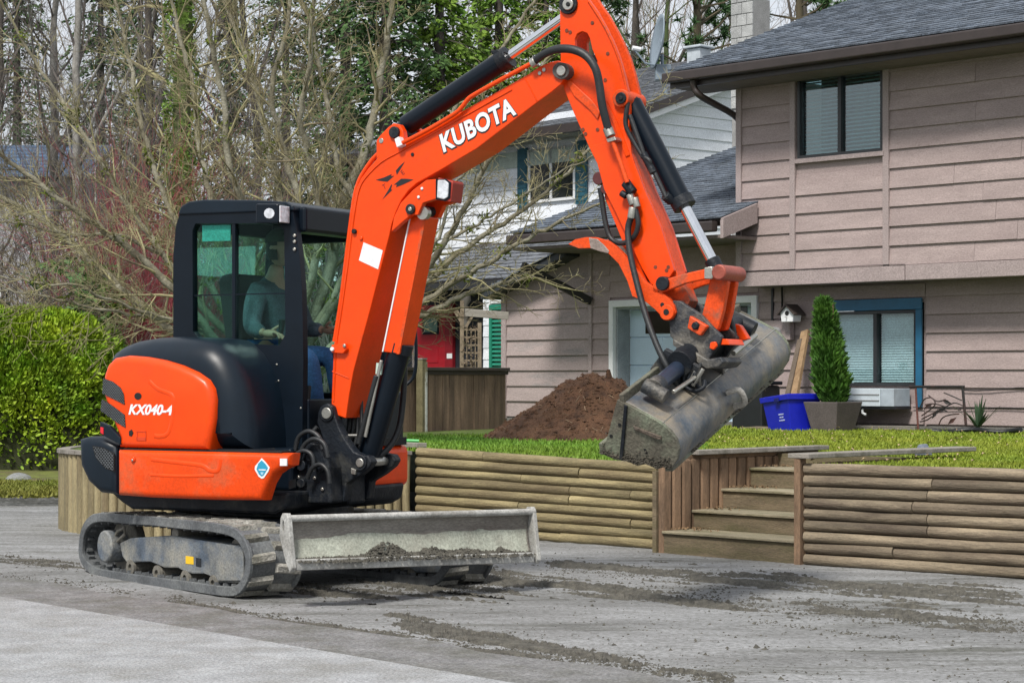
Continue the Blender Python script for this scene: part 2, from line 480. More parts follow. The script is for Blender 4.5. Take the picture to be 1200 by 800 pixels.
l_ = MB(); l_.add(lv, [tuple(t) for t in tri])
structure(l_.build('lawn', m_turf), 'raised green lawn between the log walls and the house')
LB = BVHTree.FromPolygons([Vector(v) for v in lv], [tuple(t) for t in tri])
def on_lawn(x, y):
    h = LB.ray_cast(Vector((x, y, 5)), Vector((0, 0, -1)))
    return h[0].z if h[0] else None
def grass_mat(name, c1, c2):
    m = M(name, c1, 0.7, var=0.35, scale=1.3, col2=c2, mix=0.5, mixw=0.18, bump=0)
    return m
m_grass = grass_mat('lush_grass', (0.085, 0.225, 0.012), (0.17, 0.27, 0.018))
m_grassy = grass_mat('yellow_green_grass', (0.15, 0.235, 0.010), (0.27, 0.30, 0.02))
def blades(mb, n, region, zf, hmin, hmax, w=0.012):
    k = 0
    while k < n:
        px, py = region(); q = zf(px, py); k += 1
        if q is None: continue
        x, y, z = q
        a = random.uniform(0, PI); h = random.uniform(hmin, hmax); c, s_ = math.cos(a) * w, math.sin(a) * w
        lx, ly = random.gauss(0, h * .45), random.gauss(0, h * .45)
        mb.add([(x - c, y - s_, z - .005), (x + c, y + s_, z - .005), (x + lx, y + ly, z + h)], [(0, 1, 2)])
gb = MB()
def zf(px, py):
    p = gnd(px, py, 0.69); z = on_lawn(p.x, p.y)
    return None if z is None else (p.x, p.y, z)
blades(gb, 26000, lambda: (random.uniform(478, 830), random.uniform(508, 546)), zf, 0.015, 0.045)
tag(gb.raw('grass', m_grass), 'lush green lawn grass in front of the fence and the dirt pile', kind='stuff')
gb = MB()
blades(gb, 42000, lambda: (random.uniform(800, 1215), random.uniform(497, 552)), zf, 0.015, 0.038)
tag(gb.raw('grass', m_grassy), 'short yellowish green grass on the raised lawn by the steps', kind='stuff')
# fallen leaves in the grass
m_leaf = M('fallen_leaf', (0.45, 0.33, 0.20), 0.8, var=0.4, scale=3, bump=0, rnd=0.3)
lf = MB()
for k in range(110):
    px, py = random.uniform(840, 1200), random.uniform(502, 545); q = zf(px, py)
    if not q: continue
    a = random.uniform(0, PI); c, s_ = math.cos(a), math.sin(a); r = random.uniform(.012, .03)
    x, y, z = q; z += .045
    lf.add([(x-c*r, y-s_*r, z), (x+s_*r*.6, y-c*r*.6, z+.012), (x+c*r, y+s_*r, z+.006), (x-s_*r*.6, y+c*r*.6, z+.015)], [(0,1,2,3)])
tag(lf.raw('fallen_leaves', m_leaf), 'scattered pale fallen leaves on the lawn', kind='stuff')

m_logL = M('green_treated_log', (0.275, 0.228, 0.118), 0.8, var=0.45, scale=3, col2=(0.13, 0.095, 0.05), mix=0.56, mixw=0.14, bump=0.45, bscale=18, stretch=(0.6, 4, 4), rnd=0.22)
m_logR = M('weathered_brown_log', (0.225, 0.182, 0.125), 0.85, var=0.45, scale=3, col2=(0.085, 0.062, 0.045), mix=0.55, mixw=0.14, bump=0.45, bscale=18, stretch=(0.6, 4, 4), rnd=0.24)
m_gapshade = M('log_gap_shade', (.025, .020, .014), .95, var=.3, bump=.4)  # shade of the gaps between logs, put into the backing's colour
m_post = M('palisade_post_wood', (0.27, 0.225, 0.125), 0.8, var=0.3, scale=4, col2=(0.14, 0.10, 0.055), mix=0.62, mixw=0.1, bump=0.3, bscale=25, stretch=(3, 3, 0.5), rnd=0.22)
m_postb = M('brown_post_wood', (0.22, 0.14, 0.085), 0.85, var=0.3, scale=4, col2=(0.10, 0.065, 0.04), mix=0.58, mixw=0.1, bump=0.3, bscale=25, stretch=(3, 3, 0.5), rnd=0.3)
m_grayboard = M('grey_weathered_board', (0.27, 0.25, 0.22), 0.85, var=0.25, scale=4, col2=(0.14, 0.13, 0.10), mix=0.6, mixw=0.1, bump=0.3, stretch=(0.5, 4, 4), rnd=0.15)
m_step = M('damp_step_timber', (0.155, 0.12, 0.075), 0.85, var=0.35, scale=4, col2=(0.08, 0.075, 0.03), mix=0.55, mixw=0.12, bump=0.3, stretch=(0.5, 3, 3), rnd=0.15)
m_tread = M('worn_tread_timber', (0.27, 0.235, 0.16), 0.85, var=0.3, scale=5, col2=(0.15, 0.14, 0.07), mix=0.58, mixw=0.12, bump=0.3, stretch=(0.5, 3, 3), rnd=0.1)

def log_wall(name, label, p0, p1, top0, top1, rows, splits, mat):
    t = thing(name, label, 'wall', frame(p0.x, p0.y, 0, math.atan2(-(p1-p0).y, (p1-p0).x)))
    L = (p1 - p0).length
    for i in range(rows):
        za, zb = top0 * (i + .5) / rows, top1 * (i + .5) / rows
        cuts = [0] + [c * L for c in splits[i % len(splits)]] + [L]
        for a, b in zip(cuts[:-1], cuts[1:]):
            ra = top0 / rows * random.uniform(.485, .515); mb = MB(); npt = max(3, int((b - a) / .35))
            pts, rs = [], []
            off = random.uniform(-.003, .003)
            for k in range(npt + 1):
                x = a + .004 + (b - a - .008) * k / npt; z = za + (zb - za) * x / L
                pts.append((x, .03 + off + random.gauss(0, .003), z + random.gauss(0, .002))); rs.append(ra * random.uniform(.97, 1.03))
            mb.tube(pts, rs, 10)
            mb.build('log', mat, t, smooth=50)
    return t
tl = log_wall('log_retaining_wall', 'low retaining wall of greenish round logs between the blade and the steps', WL0, WL1, .71, .64, 9,
              [[.62], [.22], [.9], [.45], [.66], [.66, .9], [.46], [.7], [.3]], m_logL)
mb = MB(); mb.box(0, (WL1-WL0).length, .075, .12, 0, .62); mb.build('backing_board', m_gapshade, tl)
tr = log_wall('log_retaining_wall', 'retaining wall of brown weathered round logs to the right of the wooden steps', WR0, WR1, .70, .71, 9,
              [[.6], [.19], [.75], [.26], [.26], [.23, .8], [.26], [.27], [.7]], m_logR)
mb = MB(); mb.box(0, (WR1-WR0).length, .075, .12, 0, .66); mb.build('backing_board', m_gapshade, tr)
mb = MB(); mb.box(-.058, -.008, -.03, .06, -.02, .755); mb.build('corner_post', m_postb, tr, bevel=.008)
for k, (h_, r_) in enumerate(((.60, .06), (.61, .05))):
    mb = MB(); L = (WL1-WL0).length; mb.tube([(L + .055 + k*.1, .03, -.03), (L + .055 + k*.1, .035, h_)], r_*.85, 10)
    mb.build('end_post', m_postb, tl, smooth=50)

# palisade of upright posts curving round the lawn's left end
tp = thing('palisade_wall', 'curved low palisade of upright round posts behind the excavator tracks', 'wall', Matrix.Translation((-2.5, 16.5, 0)))
acc, step, dist = [], .088, 0.0
cum = [0]
for a, b in zip(pal[:-1], pal[1:]): cum.append(cum[-1] + (b - a).length)
sd = .03
while sd < cum[-1]:
    i = max(k for k in range(len(cum)) if cum[k] <= sd); i = min(i, len(pal) - 2)
    p = pal[i].lerp(pal[i+1], (sd - cum[i]) / max(1e-6, cum[i+1] - cum[i])) - Vector((-2.5, 16.5, 0))
    r_ = random.uniform(.040, .046); hh = .645 + random.uniform(-.004, .006)
    mb = MB(); mb.tube([(p.x, p.y, -.03), (p.x + random.gauss(0,.003), p.y, .3), (p.x, p.y, hh)], [r_, r_*.97, r_*.96], 10)
    mb.build('post', m_post, tp, smooth=50); sd += step
mb = MB()
off = Vector((-2.5, 16.5, 0))
for a, b in zip(pal[:-1], pal[1:]):
    dv = (b - a).normalized(); nn = Vector((-dv.y, dv.x, 0)) * .055
    mb.add([a-nn-off, a+nn-off, b+nn-off, b-nn-off] + [q + Vector((0,0,.03)) for q in (a-nn-off, a+nn-off, b+nn-off, b-nn-off)],
           [(0,1,2,3),(4,5,6,7),(0,4,7,3),(1,5,6,2)])
for i in range(len(mb.v)): mb.v[i] = (mb.v[i][0], mb.v[i][1], mb.v[i][2] + .652)
mb.build('cap_board', m_grayboard, tp)
mb = MB()
for a, b in zip(pal[:-1], pal[1:]):
    dv = (b - a).normalized(); nn = Vector((-dv.y, dv.x, 0)) * .045; a1, b1 = a - off, b - off
    mb.add([a1, b1, b1 + Vector((0,0,.62)), a1 + Vector((0,0,.62))], [(0,1,2,3)])
mb.build('backing_board', m_step, tp)

# steps
SF = frame(ST.x, ST.y, 0, TH)                         # x along the front, y away
ts = thing('wooden_steps', 'four damp timber steps climbing between the two log walls to the lawn', 'steps', SF)
zs = [.165, .305, .452, .600]; run = .333
for k, z in enumerate(zs):
    z0 = zs[k-1] if k else -.03
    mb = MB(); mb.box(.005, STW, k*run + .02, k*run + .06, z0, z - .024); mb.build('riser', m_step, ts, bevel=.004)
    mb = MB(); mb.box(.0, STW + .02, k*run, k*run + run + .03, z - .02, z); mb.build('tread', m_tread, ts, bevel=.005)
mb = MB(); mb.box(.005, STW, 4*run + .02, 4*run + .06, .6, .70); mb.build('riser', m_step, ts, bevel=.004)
# leaf litter on the treads
lt = MB()
for k in range(170):
    st_ = random.choice((0, 0, 1, 2, 2, 3)); x = abs(random.gauss(0, .16)) + .02; y = st_*run + random.uniform(.08, .32); z = zs[st_] + .004
    p = SF @ Vector((min(x, .9), y, z)); r = random.uniform(.008, .02); a = random.uniform(0, PI); c, s_ = math.cos(a)*r, math.sin(a)*r
    lt.add([(p.x-c, p.y-s_, p.z), (p.x+s_*.6, p.y-c*.6, p.z+.012), (p.x+c, p.y+s_, p.z+.004), (p.x-s_*.6, p.y+c*.6, p.z+.016)], [(0,1,2,3)])
tag(lt.raw('leaf_litter', M('brown_leaf_litter', (0.16, 0.10, 0.05), 0.9, var=.5, bump=0)), 'brown dead leaves lying on the wooden steps', kind='stuff')
tw = thing('step_side_wall', 'short side wall of brown upright posts under a grey plank left of the steps', 'wall', SF)
for k in range(14):
    y = .06 + k * .108; r_ = random.uniform(.046, .052)
    mb = MB(); mb.box(-.05, .01 + random.uniform(-.006, .006), y - .046, y + .046, -.03, .685 if k > 1 else .66)
    mb.build('post', m_postb, tw, bevel=.014)
mb = MB(); mb.box(-.075, .06, .35, 1.95, .715, .75); mb.build('cap_plank', m_grayboard, tw, bevel=.005)
mb = MB(); mb.box(-.055, -.01, .1, 1.9, .68, .712); mb.build('rail', m_postb, tw, bevel=.005)
mb = MB(); mb.box(-.09, -.052, 0, 1.9, -.03, .6); mb.build('backing_board', m_step, tw)
tw = thing('step_side_wall', 'side wall right of the steps capped by a long grey plank lying over the grass', 'wall', SF)
for k in range(14):
    y = .24 + k * .098
    mb = MB(); mb.box(STW + .022, STW + .08, y - .046, y + .046, -.03, .70); mb.build('post', m_postb, tw, bevel=.014)
mb = MB(); mb.box(STW - .06, STW + .12, -.02, 2.05, .735, .768); mb.build('cap_plank', m_grayboard, tw, bevel=.005)

# ================================================================== verge, kerb and rocks at the far left
m_verge = M('mossy_verge', (0.12, 0.14, 0.025), 0.95, var=.4, scale=3, col2=(.10, .07, .045), mix=.56, mixw=.1, bump=.5, bscale=30)
ve = MB(); nv = 50
for j in range(14):
    for i in range(nv + 1):
        x = -14 + 12.2 * i / nv; y = 22.3 + j * .42
        z = .02 + .12 * min(1, j / 3) + .05 * fbm(x, y, 1) * min(1, j / 2)
        ve.v.append((x, y + .25 * fbm(x * .7, 3.3), z))
for j in range(13):
    for i in range(nv):
        a = j * (nv + 1) + i; ve.f.append((a, a+1, a+nv+2, a+nv+1))
structure(ve.raw('verge', m_verge, smooth=True), 'mossy grass verge in front of the hedge')
m_kerb = M('kerb_concrete', (.20, .20, .18), .9, var=.25, scale=5, bump=.3)
kb = MB(); kb.box(-14, -3.2, 22.12, 22.27, -.02, .075); structure(kb.build('kerb', m_kerb, bevel=.01), 'low kerb along the mossy verge')
vb = MB()
blades(vb, 6000, lambda: (random.uniform(-20, 90), random.uniform(566, 581)), lambda px, py: (lambda p: (p.x, p.y, .08 + .04*random.random()))(gnd(px, py, .1)), .02, .06, .015)
tag(vb.raw('verge_grass', grass_mat('verge_grass_blades', (.13, .17, .014), (.22, .20, .03))), 'yellowish grass tufts growing on the verge by the kerb', kind='stuff')
m_rock = M('garden_rock', (.23, .24, .24), .9, var=.3, scale=6, col2=(.10, .11, .06), mix=.6, bump=.5)
def rock(px, py, D, rx, rz, label):
    mb = MB(); p = at(px, py, D); n, m_ = 12, 7
    for j in range(m_ + 1):
        for i in range(n):
            a, b = 2*PI*i/n, -PI/2 + PI*j/m_
            q = Vector((math.cos(a)*math.cos(b)*rx, math.sin(a)*math.cos(b)*rx*.8, math.sin(b)*rz))
            mb.v.append(tuple(q * (1 + .25 * fbm(q.x*4 + px, q.y*4, q.z*4))))
    for j in range(m_):
        for i in range(n): mb.f.append((j*n+i, j*n+(i+1) % n, (j+1)*n+(i+1) % n, (j+1)*n+i))
    o = mb.build('rock', m_rock, None, Matrix.Translation(p), smooth=40); tag(o, label, 'rock', 'rocks under the hedge')
rock(22, 566, 23.6, .16, .13, 'grey boulder at the foot of the hedge, the larger of the pair')
rock(2, 570, 23.9, .12, .10, 'small dark stone beside the boulder under the hedge')

# ================================================================== MAUVE HOUSE
m_siding = M('mauve_siding', (0.375, 0.300, 0.290), 0.75, var=0.14, scale=2.5, col2=(0.31, 0.242, 0.236), mix=0.62, mixw=0.2, bump=0.25, bscale=40, stretch=(.6, 3, 3), rnd=0.035)
m_sidingL = M('stained_mauve_siding', (0.36, 0.295, 0.285), 0.75, var=0.10, scale=2.0, col2=(0.20, 0.205, 0.205), mix=0.63, mixw=0.08, bump=0.25, bscale=40, stretch=(.5, 2, 2.4), rnd=0.05)
m_trim = M('mauve_trim', (0.36, 0.295, 0.29), 0.7, var=0.08, scale=3, bump=0.15)
m_brown = M('dark_brown_gutter', (0.035, 0.026, 0.024), 0.4, var=0.2, bump=0.05)
m_shingle = M('grey_asphalt_shingle', (0.145, 0.175, 0.22), 0.9, var=0.4, scale=9, col2=(0.07, 0.085, 0.105), mix=0.55, mixw=0.12, bump=0.5, bscale=120, grain=.3)
m_shingle2 = M('pale_asphalt_shingle', (0.17, 0.185, 0.21), 0.9, var=0.35, scale=9, col2=(0.10, 0.11, 0.125), mix=0.55, mixw=0.12, bump=0.5, bscale=120)
m_soffit = M('soffit_board', (0.17, 0.14, 0.13), 0.8, var=0.15, bump=0.1)
m_block = M('chimney_block', (0.42, 0.43, 0.43), 0.9, var=0.18, scale=5, col2=(0.28, 0.29, 0.29), mix=0.6, bump=0.4, rnd=0.12)
m_blueframe = M('blue_window_trim', (0.015, 0.11, 0.21), 0.5, var=0.15, bump=0.05)
m_alu = M('dark_window_frame', (0.02, 0.022, 0.025), 0.4, var=0.1, bump=0)
m_alul = M('pale_window_frame', (0.33, 0.34, 0.35), 0.4, var=0.1, bump=0)
m_blind = M('grey_blind_slat', (0.80, 0.84, 0.82), 0.6, var=0.06, bump=0)
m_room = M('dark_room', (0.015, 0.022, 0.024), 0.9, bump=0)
m_pane = glass_mat('window_glass', (0.62, 0.80, 0.82), refl=0.11)
m_paneT = glass_mat('teal_window_glass', (0.84, 0.93, 0.95), refl=0.04)

P0 = at(1000, 497, 24.8)
HF = frame(P0.x, P0.y, 0, TH)
house = thing('house', 'mauve lap sided house with grey shingle roofs standing behind the lawn', 'house', HF)
def hx(px, py, yo): q = onp(HF, px, py, yo); return q.x, q.z
YU = -.45                                             # the upper storey juts out over the lower one
def board(x0, x1, z0, z1, y, x0t=None, x1t=None, th=.034):
    x0t = x0 if x0t is None else x0t; x1t = x1 if x1t is None else x1t
    mb = MB()
    mb.add([(x0, y - th, z0), (x1, y - th, z0), (x1t, y - .008, z1 + .02), (x0t, y - .008, z1 + .02),
            (x0, y, z0), (x1, y, z0), (x1t, y, z1 + .02), (x0t, y, z1 + .02)],
           [(0,1,2,3),(4,7,6,5),(0,4,5,1),(1,5,6,2),(2,6,7,3),(3,7,4,0)])
    return mb
def siding(wall, y, xa, xb, z0, z1, ex, mat, openings=(), xl=None, xcuts=()):
    z = z0
    while z < z1 - .03:
        zt = min(z + ex, z1)
        segs = [(xa, xb)]
        for (oa, ob, za, zb) in openings:
            if zt - .03 > za and z + .03 < zb:
                new = []
                for (a, b) in segs:
                    if ob <= a or oa >= b: new.append((a, b)); continue
                    if oa > a: new.append((a, oa))
                    if ob < b: new.append((ob, b))
                segs = new
        for c in xcuts:
            segs = [q for (a, b) in segs for q in (((a, c - .006), (c + .006, b)) if a < c < b else ((a, b),))]
        for a, b in segs:
            if b - a < .04: continue
            at_, bt = a, b
            if xl:
                a = max(a, xl(z)); at_ = max(at_, xl(zt))
                if b - a < .05: continue
            dz = random.gauss(0, .003); jn = [a, b]
            if b - a > 2.6 and not xl:
                c_ = random.uniform(a + .8, b - .8); jn = [a, c_ - .002, c_ + .002, b]      # butt joint
            for q0, q1 in zip(jn[::2], jn[1::2]):
                board(q0, q1, z + dz + random.gauss(0, .0015), zt, y, min(at_, q1 - .02) if q0 == a else q0, bt if q1 == b else q1, th=.034 + random.uniform(-.003, .003)).build('siding_board', mat, wall)
        z = zt
def vtrim(x0, x1, z0, z1, y, mat=None, th=.04, parent=None, name='corner_trim'):
    mb = MB(); mb.box(x0, x1, y - th, y, z0, z1); return mb.build(name, mat or m_trim, parent or house, bevel=.004)

# upper storey
xu0 = hx(866, 200, YU)[0]; xu1 = hx(1480, 200, YU)[0]
zb = hx(1000, 331, YU)[1]; zband = hx(1000, 312.5, YU)[1]; ztop = hx(1042, 63, YU)[1]
wx0, wz1 = hx(936, 93, YU); wx1, wz0 = hx(1036, 177, YU)
w = MB(); w.box(xu0, wx0, YU, YU + .12, zb, ztop); w.box(wx1, xu1, YU, YU + .12, zb, ztop); w.box(wx0, wx1, YU, YU + .12, zb, wz0); w.box(wx0, wx1, YU, YU + .12, wz1, ztop)
w.box(xu0, xu0 + .12, YU + .121, 8.0, zb, ztop)
wu = w.build('upper_wall', m_siding, house)
b1 = (hx(928, 200, YU)[0], hx(934, 200, YU)[0]); b2 = (hx(1037, 200, YU)[0], hx(1044, 200, YU)[0])
for a, b in ((hx(865, 200, YU)[0], hx(871, 200, YU)[0]), b1, b2): vtrim(a, b, zband, ztop, YU, th=.05)
ex = .224
for a, b in ((hx(871, 200, YU)[0], b1[0]), (b1[1], b2[0]), (b2[1], xu1)):
    siding(wu, YU, a, b, zband, ztop, ex, m_siding, [(wx0 - .03, wx1 + .03, wz0 - .05, wz1 + .03)])
cut = hx(1063, 318, YU)[0]
for a, b in ((xu0 - .01, cut - .006), (cut + .006, xu1)):
    mb = MB(); mb.box(a, b, YU - .045, YU, zb, zband - .012); mb.build('skirt_board', m_trim, house, bevel=.004)
mb = MB(); mb.box(xu0, xu1, YU + .01, .1, zb + .002, zb + .05); mb.build('overhang_soffit', m_soffit, house)
# its window
def slider(name, x0, x1, z0, z1, y, frame_mat, trim_mat, nsl, tilt, split=.5, depth=.10, trimw=.0, trimtop=.0, cover=(1.0, 1.0), pane=None, label=None):
    mb = MB(); fw = .035
    mb.box(x0, x1, y - .03, y + depth, z0, z0 + fw); mb.box(x0, x1, y - .03, y + depth, z1 - fw, z1)
    mb.box(x0, x0 + fw, y - .03, y + depth, z0 + fw, z1 - fw); mb.box(x1 - fw, x1, y - .03, y + depth, z0 + fw, z1 - fw)
    xm = x0 + (x1 - x0) * split
    mb.box(xm - .025, xm + .025, y - .01, y + depth, z0 + fw, z1 - fw)
    wdw = mb.build(name, frame_mat, house, label=label)
    for a, b in ((x0 + fw, xm - .025), (xm + .025, x1 - fw)):
        mb = MB(); mb.box(a, b, y + .035, y + .041, z0 + fw, z1 - fw); mb.build('pane', pane or m_pane, wdw)
    for i in range(nsl):
        zc = z0 + fw + .03 + (z1 - z0 - 2*fw - .05) * i / (nsl - 1)
        for a, b, cv in ((x0 + fw, xm - .025, cover[0]), (xm + .025, x1 - fw, cover[1])):
            if i / nsl < 1 - cv: continue
            mb = MB(); dz = .022 * math.sin(tilt); dy = .022 * math.cos(tilt)
            mb.add([(a+.01, y+.085-dy, zc-dz), (b-.01, y+.085-dy, zc-dz), (b-.01, y+.085+dy, zc+dz), (a+.01, y+.085+dy, zc+dz),
                    (a+.01, y+.085-dy, zc-dz-.004), (b-.01, y+.085-dy, zc-dz-.004), (b-.01, y+.085+dy, zc+dz-.004), (a+.01, y+.085+dy, zc+dz-.004)],
                   [(0,1,2,3),(4,7,6,5),(0,4,5,1),(1,5,6,2),(2,6,7,3),(3,7,4,0)])
            mb.build('blind_slat', m_blind, wdw)
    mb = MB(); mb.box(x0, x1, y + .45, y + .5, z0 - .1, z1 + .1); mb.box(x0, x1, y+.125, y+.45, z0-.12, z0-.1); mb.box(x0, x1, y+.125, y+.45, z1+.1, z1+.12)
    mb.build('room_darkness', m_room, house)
    return wdw
slider('window', wx0, wx1, wz0, wz1, YU, m_alu, None, 19, R(28), .49, label='upper sliding window with half open blinds')
mb = MB(); mb.box(wx0 - .02, wx1 + .03, YU - .06, YU - .031, wz0 - .06, wz0 - .004); mb.build('window_sill', m_trim, house, bevel=.004)

# main roof
def proj(q):
    return CX + FPX * q.x / q.y, HY - FPX * (q.z - CH) / q.y
def solve_y(fr, x, px, lo=-2, hi=12):
    for _ in range(50):
        m_ = (lo + hi) / 2
        if proj(fr @ Vector((x, m_, 0)))[0] < px: lo = m_
        else: hi = m_
    return lo
def shingles(fr, x0, x1, pitch, ye, ze, slope_len, ex, tabw, mat, name='shingles'):
    """courses of butted asphalt tabs on a plane rising away from the eave"""
    mb = MB(); c, s_ = math.cos(pitch), math.sin(pitch); n = int(slope_len / ex)
    for r_ in range(n):
        a = r_ * ex; x = x0 - random.random() * tabw
        while x < x1:
            w_ = tabw * random.choice((.7, 1, 1, 1.25)); xa, xb = max(x, x0), min(x + w_ - .008, x1); x += w_
            if xb - xa < .02: continue
            t = .014 + random.random() * .010; e = random.random() * .018
            def pt(xx, al, up): return (xx, ye + al * c - up * s_, ze + al * s_ + up * c)
            mb.add([pt(xa, a - e, t), pt(xb, a - e, t), pt(xb, a + ex, .004), pt(xa, a + ex, .004), pt(xa, a - e, -.002), pt(xb, a - e, -.002)],
                   [(0,1,2,3), (4,5,1,0), (0,3,4), (1,5,2)])
    return mb.raw(name, mat, house, fr, kind='stuff')
ye = YU - .62
xr0, zg = hx(786, 88, ye); zeave = hx(786, 84, ye)[1]
yk = solve_y(HF, xr0, 1000); q = HF @ Vector((xr0, yk, 0)); zk = CH + HY / FPX * q.y
pitch = math.atan2(zk - zeave, yk - ye)
L = 5.2
c_, s_ = math.cos(pitch), math.sin(pitch)
def slab(x0, x1, ye, ze, pitch, L, th, name, mat):
    c, s = math.cos(pitch), math.sin(pitch); mb = MB(); vs = []
    for x in (x0, x1):
        for al, up in ((0, 0), (L, 0), (L, -th), (0, -th)): vs.append((x, ye + al*c - up*s, ze + al*s + up*c))
    mb.add(vs, [(0,1,2,3),(4,7,6,5),(0,4,5,1),(1,5,6,2),(2,6,7,3),(3,7,4,0)])
    return mb.build(name, mat, house)
slab(xr0, xu1, ye, zeave - .01, pitch, L, .10, 'roof', m_brown)
shingles(HF, xr0 - .02, xu1, pitch, ye - .03, zeave, L, .145, .24, m_shingle)
mb = MB(); mb.box(xr0 - .03, xu1, ye - .15, ye - .02, zeave - .16, zeave - .035); mb.build('gutter', m_brown, house, bevel=.02, seg=3)
mb = MB(); mb.box(xr0, xu1, ye - .012, ye + .03, zeave - .22, zeave - .03); mb.build('fascia', m_brown, house)
mb = MB(); mb.box(xr0 + .05, xu1, ye + .035, YU, zeave - .22, zeave - .19); mb.build('eave_soffit', m_soffit, house)
# downspout from the gutter's end back to the wall
q1 = Vector((hx(812, 97, ye - .08)[0], ye - .08, zeave - .16))
za, zc = hx(822, 112, ye)[1], hx(862, 135, YU)[1]
mb = MB(); mb.tube(smooth_path([q1, (q1.x, ye - .05, q1.z - .10), (q1.x + .06, ye + .03, za - .02), (xu0 - .05, YU - .04, zc), (xu0 - .03, YU + .1, zc - .15)], 4), .042, 8)
mb.build('downspout', m_brown, house, smooth=60)

# chimney of grey blocks behind the roof's end
cp = at(880, 55, 33.0)
CFr = frame(cp.x, cp.y, 0, TH)
ch = MB(); ch.box(-.215, .215, -.215, .215, 3.0, 7.35)
chim = ch.build('chimney', M('mortar', (.30, .30, .30), .9, bump=.2), house, CFr)
z = 5.6; row = 0
while z < 7.3:
    zt = z + .188
    for face in (0, 1):
        edges = [-.225, -.10, .10, .225] if row % 2 else [-.225, 0.0, .225]
        for a, b in zip(edges[:-1], edges[1:]):
            mb = MB()
            if face == 0: mb.box(a + .005, b - .005, -.237, -.205, z + .005, zt - .005)
            else: mb.box(-.237, -.205, a + .005, b - .005, z + .005, zt - .005)
            mb.build('block', m_block, chim, CFr, bevel=.006)
    z = zt; row += 1

# lower wing: roof over the garage door
yl = -1.15
xl0 = hx(601, 296, yl)[0]; zl = hx(765, 261, yl)[1]; xlr = hx(845, 262, yl)[0]
yk2 = solve_y(HF, xl0, 863); q = HF @ Vector((xl0, yk2, 0)); zk2 = CH + (HY - 173) / FPX * q.y
p2 = math.atan2(zk2 - zl, yk2 - yl)
slab(xl0, xlr, yl, zl - .01, p2, 5.2, .09, 'roof', m_brown)
shingles(HF, xl0 - .02, xlr + .02, p2, yl - .03, zl, 5.2, .14, .24, m_shingle)
mb = MB(); mb.box(xl0, xlr - .03, yl - .14, yl - .02, zl - .17, zl - .04); mb.build('gutter', m_brown, house, bevel=.02, seg=3)
mb = MB(); mb.box(xl0, xlr, yl, 0, zl - .24, zl - .2); mb.build('eave_soffit', m_soffit, house)
Lb = .9
mb = MB(); mb.add([(xlr + .002, yl - .02, zl - .25), (xlr + .05, yl - .02, zl - .25), (xlr + .05, yl - .02, zl - .005), (xlr + .002, yl - .02, zl - .005)] +
                  [(x_, YU - .06, z_ + Lb * math.tan(p2) * .75) for x_, z_ in ((xlr + .002, zl - .25), (xlr + .05, zl - .25), (xlr + .05, zl - .005), (xlr + .002, zl - .005))],
                  [(0,1,2,3),(4,7,6,5),(0,4,5,1),(1,5,6,2),(2,6,7,3),(3,7,4,0)])
mb.build('barge_board', m_trim, house, bevel=.004)

# lower walls (one plane): stained gable part, garage door part, part with the blue framed window
zf_ = hx(1000, 499, 0)[1]
xg0, xg1 = hx(592, 400, 0)[0], hx(694, 400, 0)[0]
dx0, dz1 = hx(722, 360, 0); dx1 = hx(884, 360, 0)[0]
bx0, bz1 = hx(975, 357, 0); bx1, bz0 = hx(1083, 452, 0)
xe = hx(1490, 400, 0)[0]
ra, rb = hx(580, 343, -.02), hx(664, 300, -.02)
slope = (rb[1] - ra[1]) / (rb[0] - ra[0])
def xrake(z): return ra[0] + (z - ra[1]) / slope + .05
zlw = zl - .2
w = MB()
w.prism([(xg0, zf_), (xg1, zf_), (xg1, zlw), (xrake(zlw), zlw), (xg0, ra[1] + slope * (xg0 - ra[0]) - .06)], 0, .1)
wg = w.build('gable_wall', m_sidingL, house)
exl = .214
zs0 = zf_ + .04
siding(wg, 0, xg0 + .06, xg1 - .03, zs0, zlw, exl, m_sidingL, xl=xrake)
w = MB(); w.box(xg1, dx0, 0, .1, zf_, zlw); w.box(dx0, dx1, 0, .1, dz1, zlw); w.box(dx1, bx0, 0, .1, zf_, zlw); w.box(bx0, bx1, 0, .1, zf_, bz0); w.box(bx0, bx1, 0, .1, bz1, zlw); w.box(bx1, xe, 0, .1, zf_, zlw)
ww = w.build('lower_wall', m_siding, house)
xb2 = hx(1084, 400, 0)[0]
siding(ww, 0, xg1 + .03, hx(716, 400, 0)[0], zs0, zlw, exl, m_siding)
xs1 = hx(906, 400, 0)[0]; xs2 = hx(972, 350, 0)[0]
siding(ww, 0, hx(716, 400, 0)[0], hx(890, 400, 0)[0], dz1 + .13, zlw, exl, m_siding)
siding(ww, 0, hx(890, 400, 0)[0], xs1, zs0, zlw, exl, m_siding)
siding(ww, 0, xs1 + .03, xb2, zs0, zlw, exl, m_siding, [(bx0 - .12, xb2 + .02, bz0 - .22, bz1 + .12)], xcuts=(xs2,))
siding(ww, 0, xb2 + .03, xe, zs0, zlw, exl, m_siding, xcuts=(hx(1210, 400, 0)[0],))
vtrim(hx(590, 400, 0)[0], xg0 + .06, zf_, ra[1] - .05, 0, th=.05)
vtrim(xg1 - .03, xg1 + .03, zf_, zlw, 0, th=.05)
vtrim(xs1, xs1 + .03, zf_, zb - .01, 0, m_alu, th=.045, name='service_conduit')
mb = MB(); mb.box(xg0, xe, -.02, .1, zf_ - .25, zf_ + .02); mb.build('foundation', M('foundation_concrete', (.17,.165,.155), .9, bump=.3), house)
mb = MB(); mb.box(xg0 + .02, xg0 + .12, .101, 6, zf_, ra[1] - .3); mb.build('side_wall', m_siding, house)
